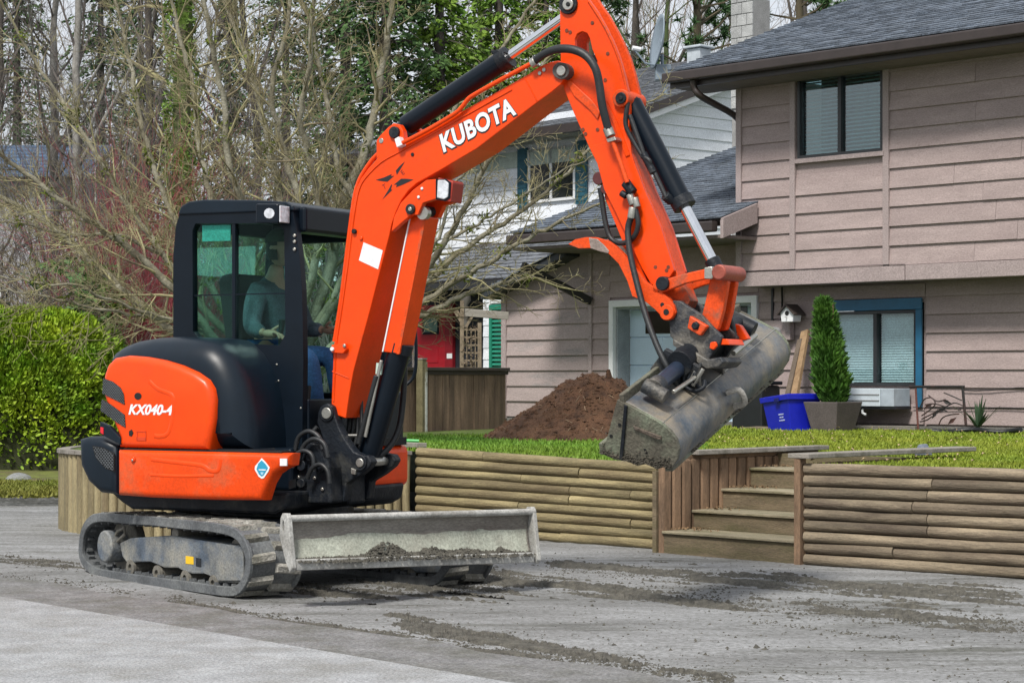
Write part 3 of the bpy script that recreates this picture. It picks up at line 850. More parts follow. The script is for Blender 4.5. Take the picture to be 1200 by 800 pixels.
# garage door
y_ = .24
mb = MB(); mb.box(dx0 - .075, dx0, -.07, .0, zf_, dz1 + .09); mb.box(dx1, dx1 + .09, -.07, .0, zf_, dz1 + .09); mb.box(dx0, dx1, -.07, .0, dz1, dz1 + .09)
mb.build('door_frame', m_white, house, bevel=.005)
mb = MB(); mb.box(dx0, dx0 + .03, .0, y_, zf_, dz1); mb.box(dx0 + .03, dx1, .0, y_, dz1 - .03, dz1)
mb.build('door_reveal', M('grey_reveal', (.30, .33, .36), .7, bump=.1), house)
m_gdoor = M('pale_blue_door', (0.52, 0.66, 0.80), 0.5, var=0.05, scale=3, bump=0.05)
mb = MB(); mb.box(dx0 + .03, dx1, y_ + .02, y_ + .06, zf_, dz1 - .03)
gd = mb.build('garage_door', m_gdoor, house)
ph = (dz1 - .03 - zf_) / 4
for i in range(4):
    for j in range(4):
        xa = dx0 + .03 + (dx1 - dx0 - .03) * j / 4; xb = dx0 + .03 + (dx1 - dx0 - .03) * (j + 1) / 4
        mb = MB(); mb.box(xa + (.0 if j else .0) + .001, xb - .001, y_, y_ + .019, zf_ + ph*i + .006, zf_ + ph*(i+1) - .006); mb.build('door_panel', m_gdoor, gd, bevel=.006)
for pxa, pxb, pya, pyb in ((757, 790, 364, 391), (843, 876, 353, 378)):
    a = hx(pxa, pyb, y_); b = hx(pxb, pya, y_)
    mb = MB(); mb.box(a[0], b[0], y_ - .012, y_ - .002, a[1], b[1]); mb.build('door_pane', M('dark_brown_glass', (.025, .024, .018), .12, bump=0), gd)
# sloping skirt roof over the gable part
mb = MB(); th_ = .10
va = [(ra[0], -.30, ra[1]), (rb[0] + .25, -.30, rb[1] + .25 * slope), (rb[0] + .25, 4.5, rb[1] + .25 * slope), (ra[0], 4.5, ra[1])]
mb.add(va + [(x, y, z - th_) for x, y, z in va], [(0,1,2,3),(4,7,6,5),(0,4,5,1),(1,5,6,2),(2,6,7,3),(3,7,4,0)])
mb.build('skirt_roof', M('dark_fascia', (.030, .036, .042), .6, bump=.1), house)
SKF = HF @ Matrix.Translation((ra[0], -.33, ra[1])) @ Matrix.Rotation(PI/2, 4, 'Z')     # local x inward, y to the left; rises towards -y
mbs = MB(); aS = math.atan(slope); L_ = math.hypot(rb[0] + .25 - ra[0], slope * (rb[0] + .25 - ra[0]))
n = int(L_ / .13)
for r_ in range(n):
    x = 0
    while x < 4.8:
        w_ = .24 * random.choice((.7, 1, 1.2)); t = .016 + random.random() * .01
        def pt(al, yy, up): return (ra[0] + al * math.cos(aS) - up * math.sin(aS), -.33 + yy, ra[1] + .003 + al * math.sin(aS) + up * math.cos(aS))
        a = r_ * .13
        mbs.add([pt(a, x, t), pt(a, x + w_ - .008, t), pt(a + .13, x + w_ - .008, .004), pt(a + .13, x, .004), pt(a, x, 0), pt(a, x + w_ - .008, 0)], [(0,1,2,3),(4,5,1,0),(0,3,4),(1,5,2)])
        x += w_
mbs.raw('skirt_shingles', m_shingle, house, HF, kind='stuff')
ba = hx(612, 311, -1.0); bb = hx(692, 353, -.06)
mb = MB(); mb.beam((ba[0], -1.0, ba[1]), (bb[0], -.06, bb[1]), .08, .10); mb.build('roof_brace', M('dark_brace_wood', (.022, .020, .018), .7, bump=.15), house)
# blue framed window
slider('window', bx0, bx1 - .09, bz0, bz1 - .09, 0, m_alu, None, 26, R(62), .515, label='lower sliding window in a blue frame', pane=m_paneT)
mb = MB(); mb.box(bx0 - .06, bx1 + .0, -.055, -.031, bz1 - .085, bz1 + .05); mb.box(bx1 - .085, bx1 + .0, -.055, -.031, bz0 - .25, bz1 - .087)
mb.build('window_trim', m_blueframe, house, bevel=.004)
mb = MB(); mb.box(xs2 - .5, xb2 + .02, -.03, -.008, bz1 + .06, zb - .02); mb.build('fascia_panel', m_siding, house)
# utility box and meter
a = hx(902, 399, -.02); b = hx(932, 375, -.02)
mb = MB(); mb.box(a[0], b[0], -.13, -.036, a[1], b[1]); mb.build('utility_box', m_trim, house, bevel=.01)
c0 = hx(909, 390, -.15)
mb = MB(); mb.cyl((c0[0], -.20, c0[1]), (c0[0], -.131, c0[1]), .075, 18); ub = mb.build('meter', m_alul, house, smooth=40)
mb = MB(); mb.tube(smooth_path([(c0[0] + .02, -.05, zb), (c0[0] + .03, -.06, zb - .3), (c0[0] + .01, -.06, b[1])], 4), .012, 6); mb.build('cable', m_dark, house)
# thin cables stapled along the lower siding
mb = MB(); a = hx(1128, 457, -.04); b = hx(1330, 452, -.04)
mb.tube([(a[0] + (b[0]-a[0])*k/12, -.045, a[1] + (b[1]-a[1])*k/12 - .012*math.sin(k*1.1)) for k in range(13)], .006, 5); mb.build('cable', m_dark, house)
mb = MB(); a = hx(1070, 477, -.04); b = hx(1330, 481, -.04)
mb.tube([(a[0] + (b[0]-a[0])*k/12, -.045, a[1] + (b[1]-a[1])*k/12 - .012*math.sin(k*.9)) for k in range(13)], .006, 5); mb.build('cable', m_dark, house)
mb = MB(); a = hx(871, 318, YU)
mb.tube([(xu0 + (cut - xu0)*k/10, YU - .052, zband + .004*math.sin(k)) for k in range(11)], .004, 4); mb.build('cable', m_dark, house)

# ================================================================== things along the house
def hp(px, py, yo): return onp(HF, px, py, yo)
# white box on the wall under the blue window
a = hx(992, 475, -.05); b = hx(1067, 455, -.05)
t = thing('window_box', 'pale blue white metal planter box mounted under the blue framed window', 'planter box', HF @ Matrix.Translation((a[0], -.06, a[1])))
mb = MB(); Lx = b[0] - a[0]; Hz = b[1] - a[1]; m_box = M('pale_painted_metal', (.55, .62, .68), .45, var=.05, bump=.03)
mb.box(0, Lx * .80, -.34, 0, 0, Hz); mb.build('body', m_box, t, bevel=.006)
mb = MB(); mb.box(Lx * .80 + .004, Lx, -.33, 0, .0, Hz); mb.build('end_section', M('grey_painted_metal', (.40, .46, .52), .45, bump=.03), t, bevel=.006)
for k in (1, 2):
    mb = MB(); mb.box(.01, Lx*.79, -.348, -.341, Hz*k/3 - .006, Hz*k/3 + .006); mb.build('groove_strip', m_alul, t)
mb = MB(); mb.box(-.02, Lx + .02, -.32, .0, -.03, -.004); mb.build('base_rail', m_alu, t)
mb = MB(); mb.tube([(Lx*.5, -.3, -.03), (Lx*.5, -.3, -.08), (Lx*.5 + .05, -.3, -.10)], .015, 6); mb.build('drain_pipe', m_white, t)

# bird house on the wall
b0 = hp(927, 377, -.18)
t = thing('birdhouse', 'small white birdhouse with a dark pitched roof and round entry hole', 'birdhouse', HF @ Matrix.Translation(b0))
mb = MB(); mb.prism([(-.085, 0), (.085, 0), (.105, .11), (0, .20), (-.105, .11)], -.08, .08); mb.build('box', m_white, t, bevel=.003)
mb = MB()
for sx in (-1, 1):
    mb.beam((sx*.135, -.0, .085), (0, -.0, .212), .24, .016, up=(sx*.1, 0, 1))
mb.build('roof', M('brown_birdhouse_roof', (.06, .045, .04), .7), t)
mb = MB(); mb.cyly(0, .105, -.085, -.081, .03, 14); mb.build('entry_hole', m_dark, t)
mb = MB(); mb.cyly(0, .055, -.12, -.081, .006, 6); mb.build('perch', m_steel, t)
mb = MB(); mb.tube([(0, .02, .1), (0, .10, .13), (0, .14, .16)], .012, 6); mb.build('bracket', m_alu, t)

# potted conifer
g0 = hp(976, 507, -1.0)
zz = on_lawn(g0.x, g0.y) if False else None
gp = HF @ g0
t = thing('potted_conifer', 'tall narrow green conifer in a square tapered grey pot', 'potted plant', HF @ Matrix.Translation(g0))
m_pot = M('grey_brown_pot', (.125, .105, .10), .7, var=.15, scale=5, bump=.15)
mb = MB(); r0, r1, h_ = .17, .245, .36
mb.add([(-r0,-r0,0),(r0,-r0,0),(r0,r0,0),(-r0,r0,0),(-r1,-r1,h_),(r1,-r1,h_),(r1,r1,h_),(-r1,r1,h_),(-r1+.03,-r1+.03,h_),(r1-.03,-r1+.03,h_),(r1-.03,r1-.03,h_),(-r1+.03,r1-.03,h_),
        (-r1+.05,-r1+.05,h_-.05),(r1-.05,-r1+.05,h_-.05),(r1-.05,r1-.05,h_-.05),(-r1+.05,r1-.05,h_-.05)],
       [(0,3,2,1),(0,1,5,4),(1,2,6,5),(2,3,7,6),(3,0,4,7),(4,5,9,8),(5,6,10,9),(6,7,11,10),(7,4,8,11),(8,9,13,12),(9,10,14,13),(10,11,15,14),(11,8,12,15),(12,13,14,15)])
mb.build('pot', m_pot, t, bevel=.008)
mb = MB(); mb.tube([(0,0,.3),(0,0,1.5)], [.03,.008], 7); mb.build('stem', m_postb, t)
m_con = M('conifer_green', (.045, .13, .012), .7, var=.4, scale=6, col2=(.11, .24, .02), mix=.6, mixw=.12, bump=0)
def spray_cone(mb, n, H, rad, z0, lean=(0, 0), up=.8, ln=.10, w=.012):
    for k in range(n):
        u_ = random.random() ** .8; z = z0 + u_ * H; rr = rad(u_) * math.sqrt(random.uniform(.35, 1)); a = random.uniform(0, 2*PI)
        c = Vector((math.cos(a)*rr + lean[0]*u_, math.sin(a)*rr + lean[1]*u_, z))
        d = (Vector((math.cos(a)*.45, math.sin(a)*.45, up)) + rv(.28)).normalized() * ln * random.uniform(.6, 1.3)
        sd = d.cross(rv()).normalized() * w * random.uniform(.7, 1.4)
        mb.add([c - sd, c + d * .5 - sd*1.3, c + d, c + d * .5 + sd*1.3, c + sd], [(0,1,2,3,4)])
mb = MB(); spray_cone(mb, 6500, 1.18, lambda u: .205 * (1 - u) ** .55 * min(1, .55 + 2.2*u) + .012, .33, (-.13, 0))
mb.raw('foliage', m_con, t)

# blue recycling box
q = hp(929, 507, -1.05)
t = thing('recycling_box', 'blue plastic recycling box with faded white print tilted beside the potted conifer', 'recycling box', HF @ Matrix.Translation(q) @ Matrix.Rotation(R(-22), 4, 'Z') @ Matrix.Rotation(R(-5), 4, 'Y'))
m_blue = M('blue_plastic', (.010, .018, .46), .38, var=.1, bump=.03)
w0, w1, d0, d1, h_ = .25, .315, .17, .22, .43
mb = MB(); th = .014
def ringv(w_, d_, z): return [(-w_,-d_,z),(w_,-d_,z),(w_,d_,z),(-w_,d_,z)]
mb.add(ringv(w0,d0,0)+ringv(w1,d1,h_)+ringv(w1-th,d1-th,h_)+ringv(w0-th,d0-th,th), [(0,3,2,1),(0,1,5,4),(1,2,6,5),(2,3,7,6),(3,0,4,7),(4,5,9,8),(5,6,10,9),(6,7,11,10),(7,4,8,11),(8,9,13,12),(9,10,14,13),(10,11,15,14),(11,8,12,15),(12,13,14,15)])
mb.build('body', m_blue, t, bevel=.01)
mb = MB(); mb.add(ringv(w1+.016,d1+.016,h_-.06)+ringv(w1+.022,d1+.022,h_+.004)+ringv(w1-.004,d1-.004,h_+.004)+ringv(w1-.01,d1-.01,h_-.06), [(0,1,5,4),(1,2,6,5),(2,3,7,6),(3,0,4,7),(4,5,9,8),(5,6,10,9),(6,7,11,10),(7,4,8,11),(0,3,15,12),(0,12,13,1),(1,13,14,2),(2,14,15,3)])
mb.build('rim', m_blue, t, bevel=.006)
mb = MB(); mb.box(-.30, .30, -.21, .21, h_ - .02, h_ + .012); mb.build('lid', m_blue, t, bevel=.01)
mb = MB(); mb.box(.03, .13, -.254, -.238, h_ - .075, h_ - .025); mb.build('handle', M('dark_blue_plastic', (.006, .01, .12), .4), t, bevel=.005)
def text(body, size, parent, fr, mat, name='lettering', ext=.001, off=0.0, shear=0.0, space=1.0, sx=1.0, align='CENTER'):
    cu = bpy.data.curves.new(name, 'FONT'); cu.body = body; cu.size = size; cu.extrude = ext; cu.offset = off; cu.shear = shear
    cu.align_x = align; cu.align_y = 'CENTER'; cu.space_character = space; cu.resolution_u = 4
    cu.materials.append(mat)
    tmp = bpy.data.objects.new('tmp', cu); COL.objects.link(tmp)
    ev = tmp.evaluated_get(bpy.context.evaluated_depsgraph_get()); me = bpy.data.meshes.new_from_object(ev)
    bpy.data.objects.remove(tmp); bpy.data.curves.remove(cu)
    me.name = name; me.transform(Matrix.Diagonal((sx, 1, 1, 1)))
    if not me.materials: me.materials.append(mat)
    return link(name, me, parent, fr)
TXF = Matrix.Rotation(PI/2, 4, 'X')                  # letters standing in the x-z plane, read from -y
m_fade = M('faded_white_print', (.45, .5, .75), .6, bump=0)
for zz, runs in ((.215, ((.0, .075), (.085, .115))), (.18, ((.015, .05), (.06, .10))), (.145, ((.0, .02), (.03, .06), (.07, .125)))):
    for ra_, rb_ in runs:                                # the worn print is too faint to read: only its strokes are left
        yy = -(d0 + (d1 - d0) * zz / h_); mb = MB(); mb.box(.03 + ra_, .03 + rb_, yy - .004, yy - .001, zz - .008, zz + .007); mb.build('worn_print', m_fade, t)

# planks and sheets leaning by the bird house
m_plank = M('raw_plank', (.33, .22, .12), .8, var=.25, scale=4, col2=(.20, .12, .06), mix=.6, bump=.2, stretch=(4, 4, .6))
def lean(name, pa, pb, ya, yb, w_, th, mat, label, cat):
    a, b = hp(pa[0], pa[1], ya), hp(pb[0], pb[1], yb)
    mb = MB(); mb.beam((0, 0, 0), tuple(Vector(b) - Vector(a)), w_, th, up=(0, -1, .1))
    o = mb.build(name, mat, None, HF @ Matrix.Translation(a), bevel=.004); tag(o, label, cat); return o
lean('plank', (927, 484), (944, 388), -.75, -.10, .11, .05, m_plank, 'raw brown timber plank leaning against the house behind the bucket', 'plank')
lean('plank', (918, 486), (938, 398), -.80, -.18, .07, .04, M('dark_plank', (.13, .10, .075), .8, bump=.2), 'narrow dark weathered plank leaning left of the raw brown plank', 'plank')
q = hp(886, 505, -.65)
mb = MB(); mb.box(-.24, .24, -.18, .18, 0, .56); o = mb.build('dark_bin', M('black_bin_plastic', (.010, .012, .014), .5, bump=.03), None, HF @ Matrix.Translation(q), bevel=.03)
mb = MB(); mb.box(-.26, .26, -.2, .2, .565, .61); WM['dark_bin'] = HF @ Matrix.Translation(q); mb.build('lid', m_black, o, bevel=.015)
tag(o, 'black plastic bin standing by the garage door left of the blue box', 'bin')
mb = MB(); a, b = hp(868, 506, -1.0), hp(905, 505, -1.0); mb.tube([Vector(a), (Vector(a)+Vector(b))/2 + Vector((0,0,.01)), Vector(b)], .055, 9); o = mb.build('log_offcut', m_logR, None, HF, smooth=50); tag(o, 'short brown log lying on the grass below the bucket', 'log')

# wrought iron trellis panel leaning on the wall, yucca, edging
t = thing('iron_trellis', 'rusty iron trellis panel with curled leaf scrollwork leaning against the wall', 'trellis', HF @ Matrix.Translation(hp(1078, 503, -.45)))
m_iron = M('rusty_iron', (.018, .016, .016), .6, var=.3, col2=(.10, .035, .025), mix=.6, bump=.15)
base = Vector(hp(1078, 503, -.45)); yo = -.45
def tp_(px, py, lean_=0): q = Vector(hp(px, py, yo)); return q - base
mb = MB(); mb.tube([tp_(1076, 503), tp_(1073, 453)], .012, 6); mb.build('side_bar', M('red_brown_iron', (.13, .045, .035), .6, bump=.1), t)
mb = MB(); mb.tube([tp_(1132, 498), tp_(1128, 453)], .016, 6); mb.build('side_bar', m_iron, t)
mb = MB(); mb.tube([tp_(1066, 453), tp_(1130, 453)], .016, 6); mb.build('top_bar', m_iron, t)
for pts in (((1078,478),(1083,468),(1092,466),(1096,473),(1090,480),(1080,487)), ((1080,491),(1092,485),(1104,479),(1118,472),(1128,475)),
            ((1084,474),(1096,473),(1110,477),(1126,480)), ((1100,498),(1104,490),(1113,486),(1124,485)), ((1106,460),(1116,464),(1127,469)), ((1078,494),(1086,492),(1092,488)),
            ((1110,482),(1104,480),(1098,484)), ((1088,463),(1098,470),(1108,468))):
    mb = MB(); mb.tube(smooth_path([tp_(*p) for p in pts], 4), .008, 5); mb.build('scroll', m_iron, t)
for (px, py, a) in ((1088,476,.5),(1103,481,.3),(1116,493,.6),(1110,471,-.3),(1096,485,.9)):
    c = tp_(px, py); dx, dz = math.cos(a)*.075, math.sin(a)*.075
    mb = MB(); mb.add([(c.x-dx, c.y-.004, c.z-dz), (c.x+dz*.35, c.y-.012, c.z-dx*.35), (c.x+dx, c.y-.004, c.z+dz), (c.x-dz*.35, c.y-.012, c.z+dx*.35), (c.x, c.y+.006, c.z)], [(0,1,2,3),(0,4,1),(1,4,2),(2,4,3),(3,4,0)])
    mb.build('iron_leaf', m_iron, t)
q = Vector(hp(1146, 502, -.7))
t = thing('yucca', 'spiky dark green yucca growing by the wall right of the iron trellis', 'plant', HF @ Matrix.Translation(q))
m_yuc = M('yucca_green', (.035, .075, .035), .55, var=.3, scale=4, col2=(.08, .12, .05), mix=.6, bump=0)
for k in range(17):
    a = random.uniform(0, 2*PI); tl_ = random.uniform(.08, .85) ** 1.0; Ly = random.uniform(.26, .40); mb = MB()
    d0_ = Vector((math.cos(a)*math.sin(tl_), math.sin(a)*math.sin(tl_), math.cos(tl_))); sd = d0_.cross(Vector((0,0,1))).normalized() * .016; up_ = sd.cross(d0_).normalized() * .004
    pts = [d0_*Ly*s_ + Vector((0,0,-.12*tl_*s_*s_*Ly)) for s_ in (0, .35, .7, 1)]
    ws = (.8, 1.2, .9, .05); vs = []
    for p_, w_ in zip(pts, ws): vs += [p_ - sd*w_, p_ - up_, p_ + sd*w_]
    mb.add(vs, [f for i in range(3) for f in ((3*i,3*i+1,3*i+4,3*i+3),(3*i+1,3*i+2,3*i+5,3*i+4))]); mb.build('leaf', m_yuc, t)
mb = MB(); pts = [Vector(hp(1092 + k*13, 504.5 + 1.5*math.sin(k*1.3), -.8 + .05*math.sin(k*2.1))) for k in range(9)]
mb.tube(smooth_path(pts, 3), [.028]*25, 7); o = mb.build('garden_hose', M('black_hose', (.012, .014, .016), .5), None, HF, smooth=60); tag(o, 'black garden hose lying along the wall under the yucca', 'hose')
mb = MB(); a, b = Vector(hp(996, 500.5, -.3)), Vector(hp(1075, 501.5, -.3)); mb.beam(a, b, .09, .05); o = mb.build('edging_board', m_grayboard, None, HF, bevel=.004); tag(o, 'grey timber edging board on the ground between pot and iron trellis', 'board')
# small grey stone on the lawn edge by the steps
mb = MB(); p = SF @ Vector((1.02, 1.85, .0)); p.z = .73
mb.add([p + Vector(v) for v in ((-.07,-.04,-.03),(.07,-.04,-.03),(.06,.05,-.03),(-.06,.05,-.03),(-.045,-.02,.05),(.02,-.03,.065),(.045,.02,.045),(-.03,.03,.05))], [(0,3,2,1),(4,5,6,7),(0,1,5,4),(1,2,6,5),(2,3,7,6),(3,0,4,7)])
o = mb.build('stone', M('blue_grey_stone', (.17, .20, .26), .8, bump=.3), None, bevel=.012); tag(o, 'small blue grey stone on the grass behind the plank by the steps', 'stone')

# ================================================================== dirt pile
pc = at(682, 512, 20.6); m_soil = M('brown_soil', (0.072, 0.033, 0.016), 0.95, var=.6, scale=9, col2=(.115, .058, .028), mix=.55, mixw=.15, bump=.7, bscale=45)
t = thing('dirt_pile', 'tall heap of dark brown soil on the lawn in front of the house', 'dirt pile', Matrix.Translation((pc.x, pc.y, lawn_z(pc) + .0)))
mb = MB(); n = 80; SX, SY = 1.06, .95
def pile_h(x, y):
    a, b = x / SX, y / SY; r_ = math.hypot(a, b)
    h = .66 * max(0, 1 - r_) ** .92 + .30 * math.exp(-(((x - .26)/.34)**2 + (y/.42)**2))* max(0, min(1, 1.25 - r_)) - .04
    h = min(h, .60 + .05*fbm(x*3, y*3))
    return h + (.06 * fbm(x*3.2, y*3.2, 3, 5) + .035 * fbm(x*11, y*11, 7, 4)) * max(0, 1.05 - r_) 
for j in range(n + 1):
    for i in range(n + 1):
        x, y = -1.2 + 2.4 * i / n, -1.05 + 2.1 * j / n; mb.v.append((x, y, pile_h(x, y)))
for j in range(n):
    for i in range(n): a = j*(n+1)+i; mb.f.append((a, a+1, a+n+2, a+n+1))
mb.raw('heap', m_soil, t, smooth=True)
mb = MB()
for k in range(3800):
    a = random.uniform(0, 2*PI); r_ = math.sqrt(random.random()) * 1.05; x, y = r_*SX*math.cos(a), r_*SY*math.sin(a)
    clod(mb, (x, y, pile_h(x, y) - .004), .006 + abs(random.gauss(0, .013)))
mb.raw('clods', m_soil, t, kind='stuff')
mb = MB()
for k in range(90):
    a = random.uniform(0, 2*PI); r_ = math.sqrt(random.random()); x, y = r_*SX*math.cos(a), r_*SY*math.sin(a); z = pile_h(x, y)
    d_ = rv().normalized() * random.uniform(.03, .09); mb.tube([Vector((x,y,z)) - d_*.5, Vector((x,y,z+.015)) + d_*.5], .003, 3)
mb.raw('root_bits', M('pale_root', (.28, .20, .13), .9, bump=0), t, kind='stuff')
mb = MB(); x = .27; mb.tube([(x, -.1, pile_h(x, -.1) - .03), (x - .01, -.1, pile_h(x, -.1) + .10)], [.045, .018], 6); mb.build('root_stub', m_soil, t)

# ================================================================== wood fence left of the house
FDp = 23.2
f0, f1 = at(466, 512, FDp), at(594, 507, 25.0)
fang = math.atan2(-(f1 - f0).y, (f1 - f0).x); FF = frame(f0.x, f0.y, 0, fang); FL = (Vector((f1.x, f1.y, 0)) - Vector((f0.x, f0.y, 0))).length
m_fence = M('weathered_fence_board', (.215, .145, .098), .85, var=.35, scale=3, col2=(.095, .066, .047), mix=.55, mixw=.12, bump=.3, bscale=30, stretch=(4, 4, .5), rnd=.22)
m_fcap = M('dark_fence_cap', (.05, .04, .033), .8, var=.3, bump=.2, stretch=(.5, 4, 4))
t = thing('wood_fence', 'brown weathered board fence with a dark top rail left of the house', 'fence', FF)
ftop = CH + 11 * FDp / FPX; fb = .55; x = -.4; 
while x < FL - .02:
    w_ = random.choice((.10, .115, .125, .14))
    mb = MB(); mb.box(x + .003, min(x + w_, FL) - .003, random.uniform(-.008, .004), .022, fb, ftop - .035); mb.build('fence_board', m_fence, t, bevel=.003); x += w_
mb = MB(); mb.box(-.4, FL, -.05, .06, ftop - .04, ftop); mb.build('top_rail', m_fcap, t, bevel=.005)
mb = MB(); mb.box(-.4, FL, -.022, -.009, ftop - .085, ftop - .042); mb.build('fascia_rail', m_fcap, t)
pxp = onp(FF, 493.5, 470, -.09); 
t = thing('fence_post', 'mossy old fence post with peeling white paint on its right side', 'fence post', FF @ Matrix.Translation((pxp.x, -.10, fb)))
m_peel = M('peeling_white_paint', (.62, .64, .60), .8, var=.1, scale=5, col2=(.20, .18, .10), mix=.52, mixw=.04, bump=.3, stretch=(2, 2, 1))
mb = MB(); mb.box(-.05, .035, -.045, .045, 0, ftop - fb + .085); mb.build('post', M('mossy_post', (.17, .15, .08), .9, var=.3, bump=.3), t, bevel=.006)
mb = MB(); mb.box(.0, .041, -.0495, -.0455, .0, ftop - fb + .06); mb.build('paint_strip', m_peel, t)
mb = MB(); mb.box(-.055, .04, -.05, .05, ftop - fb + .086, ftop - fb + .105); mb.build('cap', m_grayboard, t)
gpts = [at(470, 515.5, 18.3), at(478, 516, 18.2), at(491, 516.5, 18.2)]
mb = MB(); mb.tube([p + Vector((0,0,.0)) for p in gpts], .014, 7); o = mb.build('green_hose', M('green_hose_plastic', (.06, .42, .10), .4, bump=0), None); tag(o, 'bright green hose lying at the lawn edge below the fence post', 'hose')
mb = MB(); mb.beam(at(468, 520.5, 17.8), at(494, 521.5, 17.4), .10, .04); o = mb.build('edge_plank', m_grayboard, None, bevel=.004); tag(o, 'short pale grey plank capping the wall corner below the fence post', 'board')

# ================================================================== EXCAVATOR
EC = (-1.484, 13.17)
SF_ = frame(EC[0], EC[1], 0, R(29.3))                 # upper structure: x ahead, y to the far side
UF = frame(EC[0], EC[1], -.016, R(52.9)) @ Matrix.Rotation(-.015, 4, 'X')     # undercarriage
ex = thing('excavator', 'orange and black mini excavator with raised boom working on the muddy driveway', 'excavator', SF_)
def sx(pts, y, fr=None): return xz(fr or SF_, pts, y)
def s3(px, py, y, fr=None): q = onp(fr or SF_, px, py, y); return Vector(q)
def plate(name, pts, y0, y1, mat, parent=None, fr=None, bevel=.004, holes=(), ref=None, smooth=None, seg=2, label=None):
    """flat part whose outline is read off the photo on the plane y = y0 and which is as thick as y1 - y0"""
    f_ = fr or SF_; c = y0 if ref is None else ref
    mb = MB(); mb.prism(xz(f_, pts, c), y0, y1, [xz(f_, h, c) for h in holes])
    return mb.build(name, mat, parent or ex, f_, bevel=bevel, smooth=smooth, seg=seg, label=label)
def circ(cx, cy, r, n=12): return [(cx + r*math.cos(2*PI*k/n), cy + r*math.sin(2*PI*k/n)) for k in range(n)]
def pin(name, px, py, y0, y1, r, mat, parent=None, fr=None, n=18):
    q = s3(px, py, y0, fr); mb = MB(); mb.cyly(q.x, q.z, y0, y1, r, n); return mb.build(name, mat, parent or ex, fr or SF_, smooth=40, bevel=.004)
def cyl_between(name, a, b, r, mat, parent, fr=None, n=18, label=None):
    mb = MB(); mb.cyl(a, b, r, n); return mb.build(name, mat, parent, fr or SF_, smooth=40, bevel=.003, label=label)
def hose(pts, r=.014, mat=None, name='hose', parent=None, fr=None, k=5):
    mb = MB(); mb.tube(smooth_path(pts, k), r, 8); return mb.build(name, mat or m_hose, parent or ex, fr or SF_, smooth=60)

# ---- tracks: one belt profile read on the near track's outer face, used for both
BELT = [(92,645),(94,624),(101,608),(112,601),(128,600.5),(149,602.5),(176,604),(204,607),(230,609.5),(250,611.5),(269,615.5),(280,621.5),(287.5,632),(292,644),(294,657),
        (292.5,674),(287,688),(277,698),(257,698),(220,692.5),(176,686.5),(128,679),(112,675.5),(101,668),(94,657)]
prof = xz(UF, BELT, -.85)
def resample(poly, n):
    pts = [Vector((p[0], p[1])) for p in poly]; pts.append(pts[0].copy()); cum = [0]
    for a, b in zip(pts[:-1], pts[1:]): cum.append(cum[-1] + (b - a).length)
    out = []
    for k in range(n):
        s_ = cum[-1] * k / n; i = max(j for j in range(len(cum) - 1) if cum[j] <= s_)
        out.append(pts[i].lerp(pts[i+1], (s_ - cum[i]) / max(1e-9, cum[i+1] - cum[i])))
    return out
prof = resample([tuple(p) for p in smooth_path([(p[0], p[1], 0) for p in prof + [prof[0]]], 3)[:-1] and [(q.x, q.y) for q in smooth_path([(p[0], p[1], 0) for p in prof + [prof[0]]], 3)[:-1]]], 96)
def offset(poly, d):
    n = len(poly); out = []
    ar = sum(poly[i].x*poly[(i+1)%n].y - poly[(i+1)%n].x*poly[i].y for i in range(n)); sg = 1 if ar > 0 else -1
    for i in range(n):
        t_ = (poly[(i+1) % n] - poly[i-1]).normalized(); out.append(poly[i] + Vector((-t_.y, t_.x)) * sg * d)
    return out
m_track = M('dusty_rubber_track', (.10, .108, .115), .75, var=.35, scale=5, col2=(.21, .22, .215), mix=.62, mixw=.15, bump=.25)
m_lug = M('muddy_track_lug', (.15, .145, .12), .9, var=.45, scale=7, col2=(.38, .37, .335), mix=.50, mixw=.12, bump=.5, rnd=.18)
m_tframe = M('scuffed_blue_black_frame', (.085, .11, .145), .6, var=.45, scale=7, det=10, col2=(.30, .29, .25), mix=.53, mixw=.14, bump=.25)
m_roller = M('dusty_roller', (.17, .16, .135), .7, var=.3, bump=.2)
m_yel = M('yellow_sticker', (.80, .50, .01), .5, var=.05, bump=0)
lug_me = None
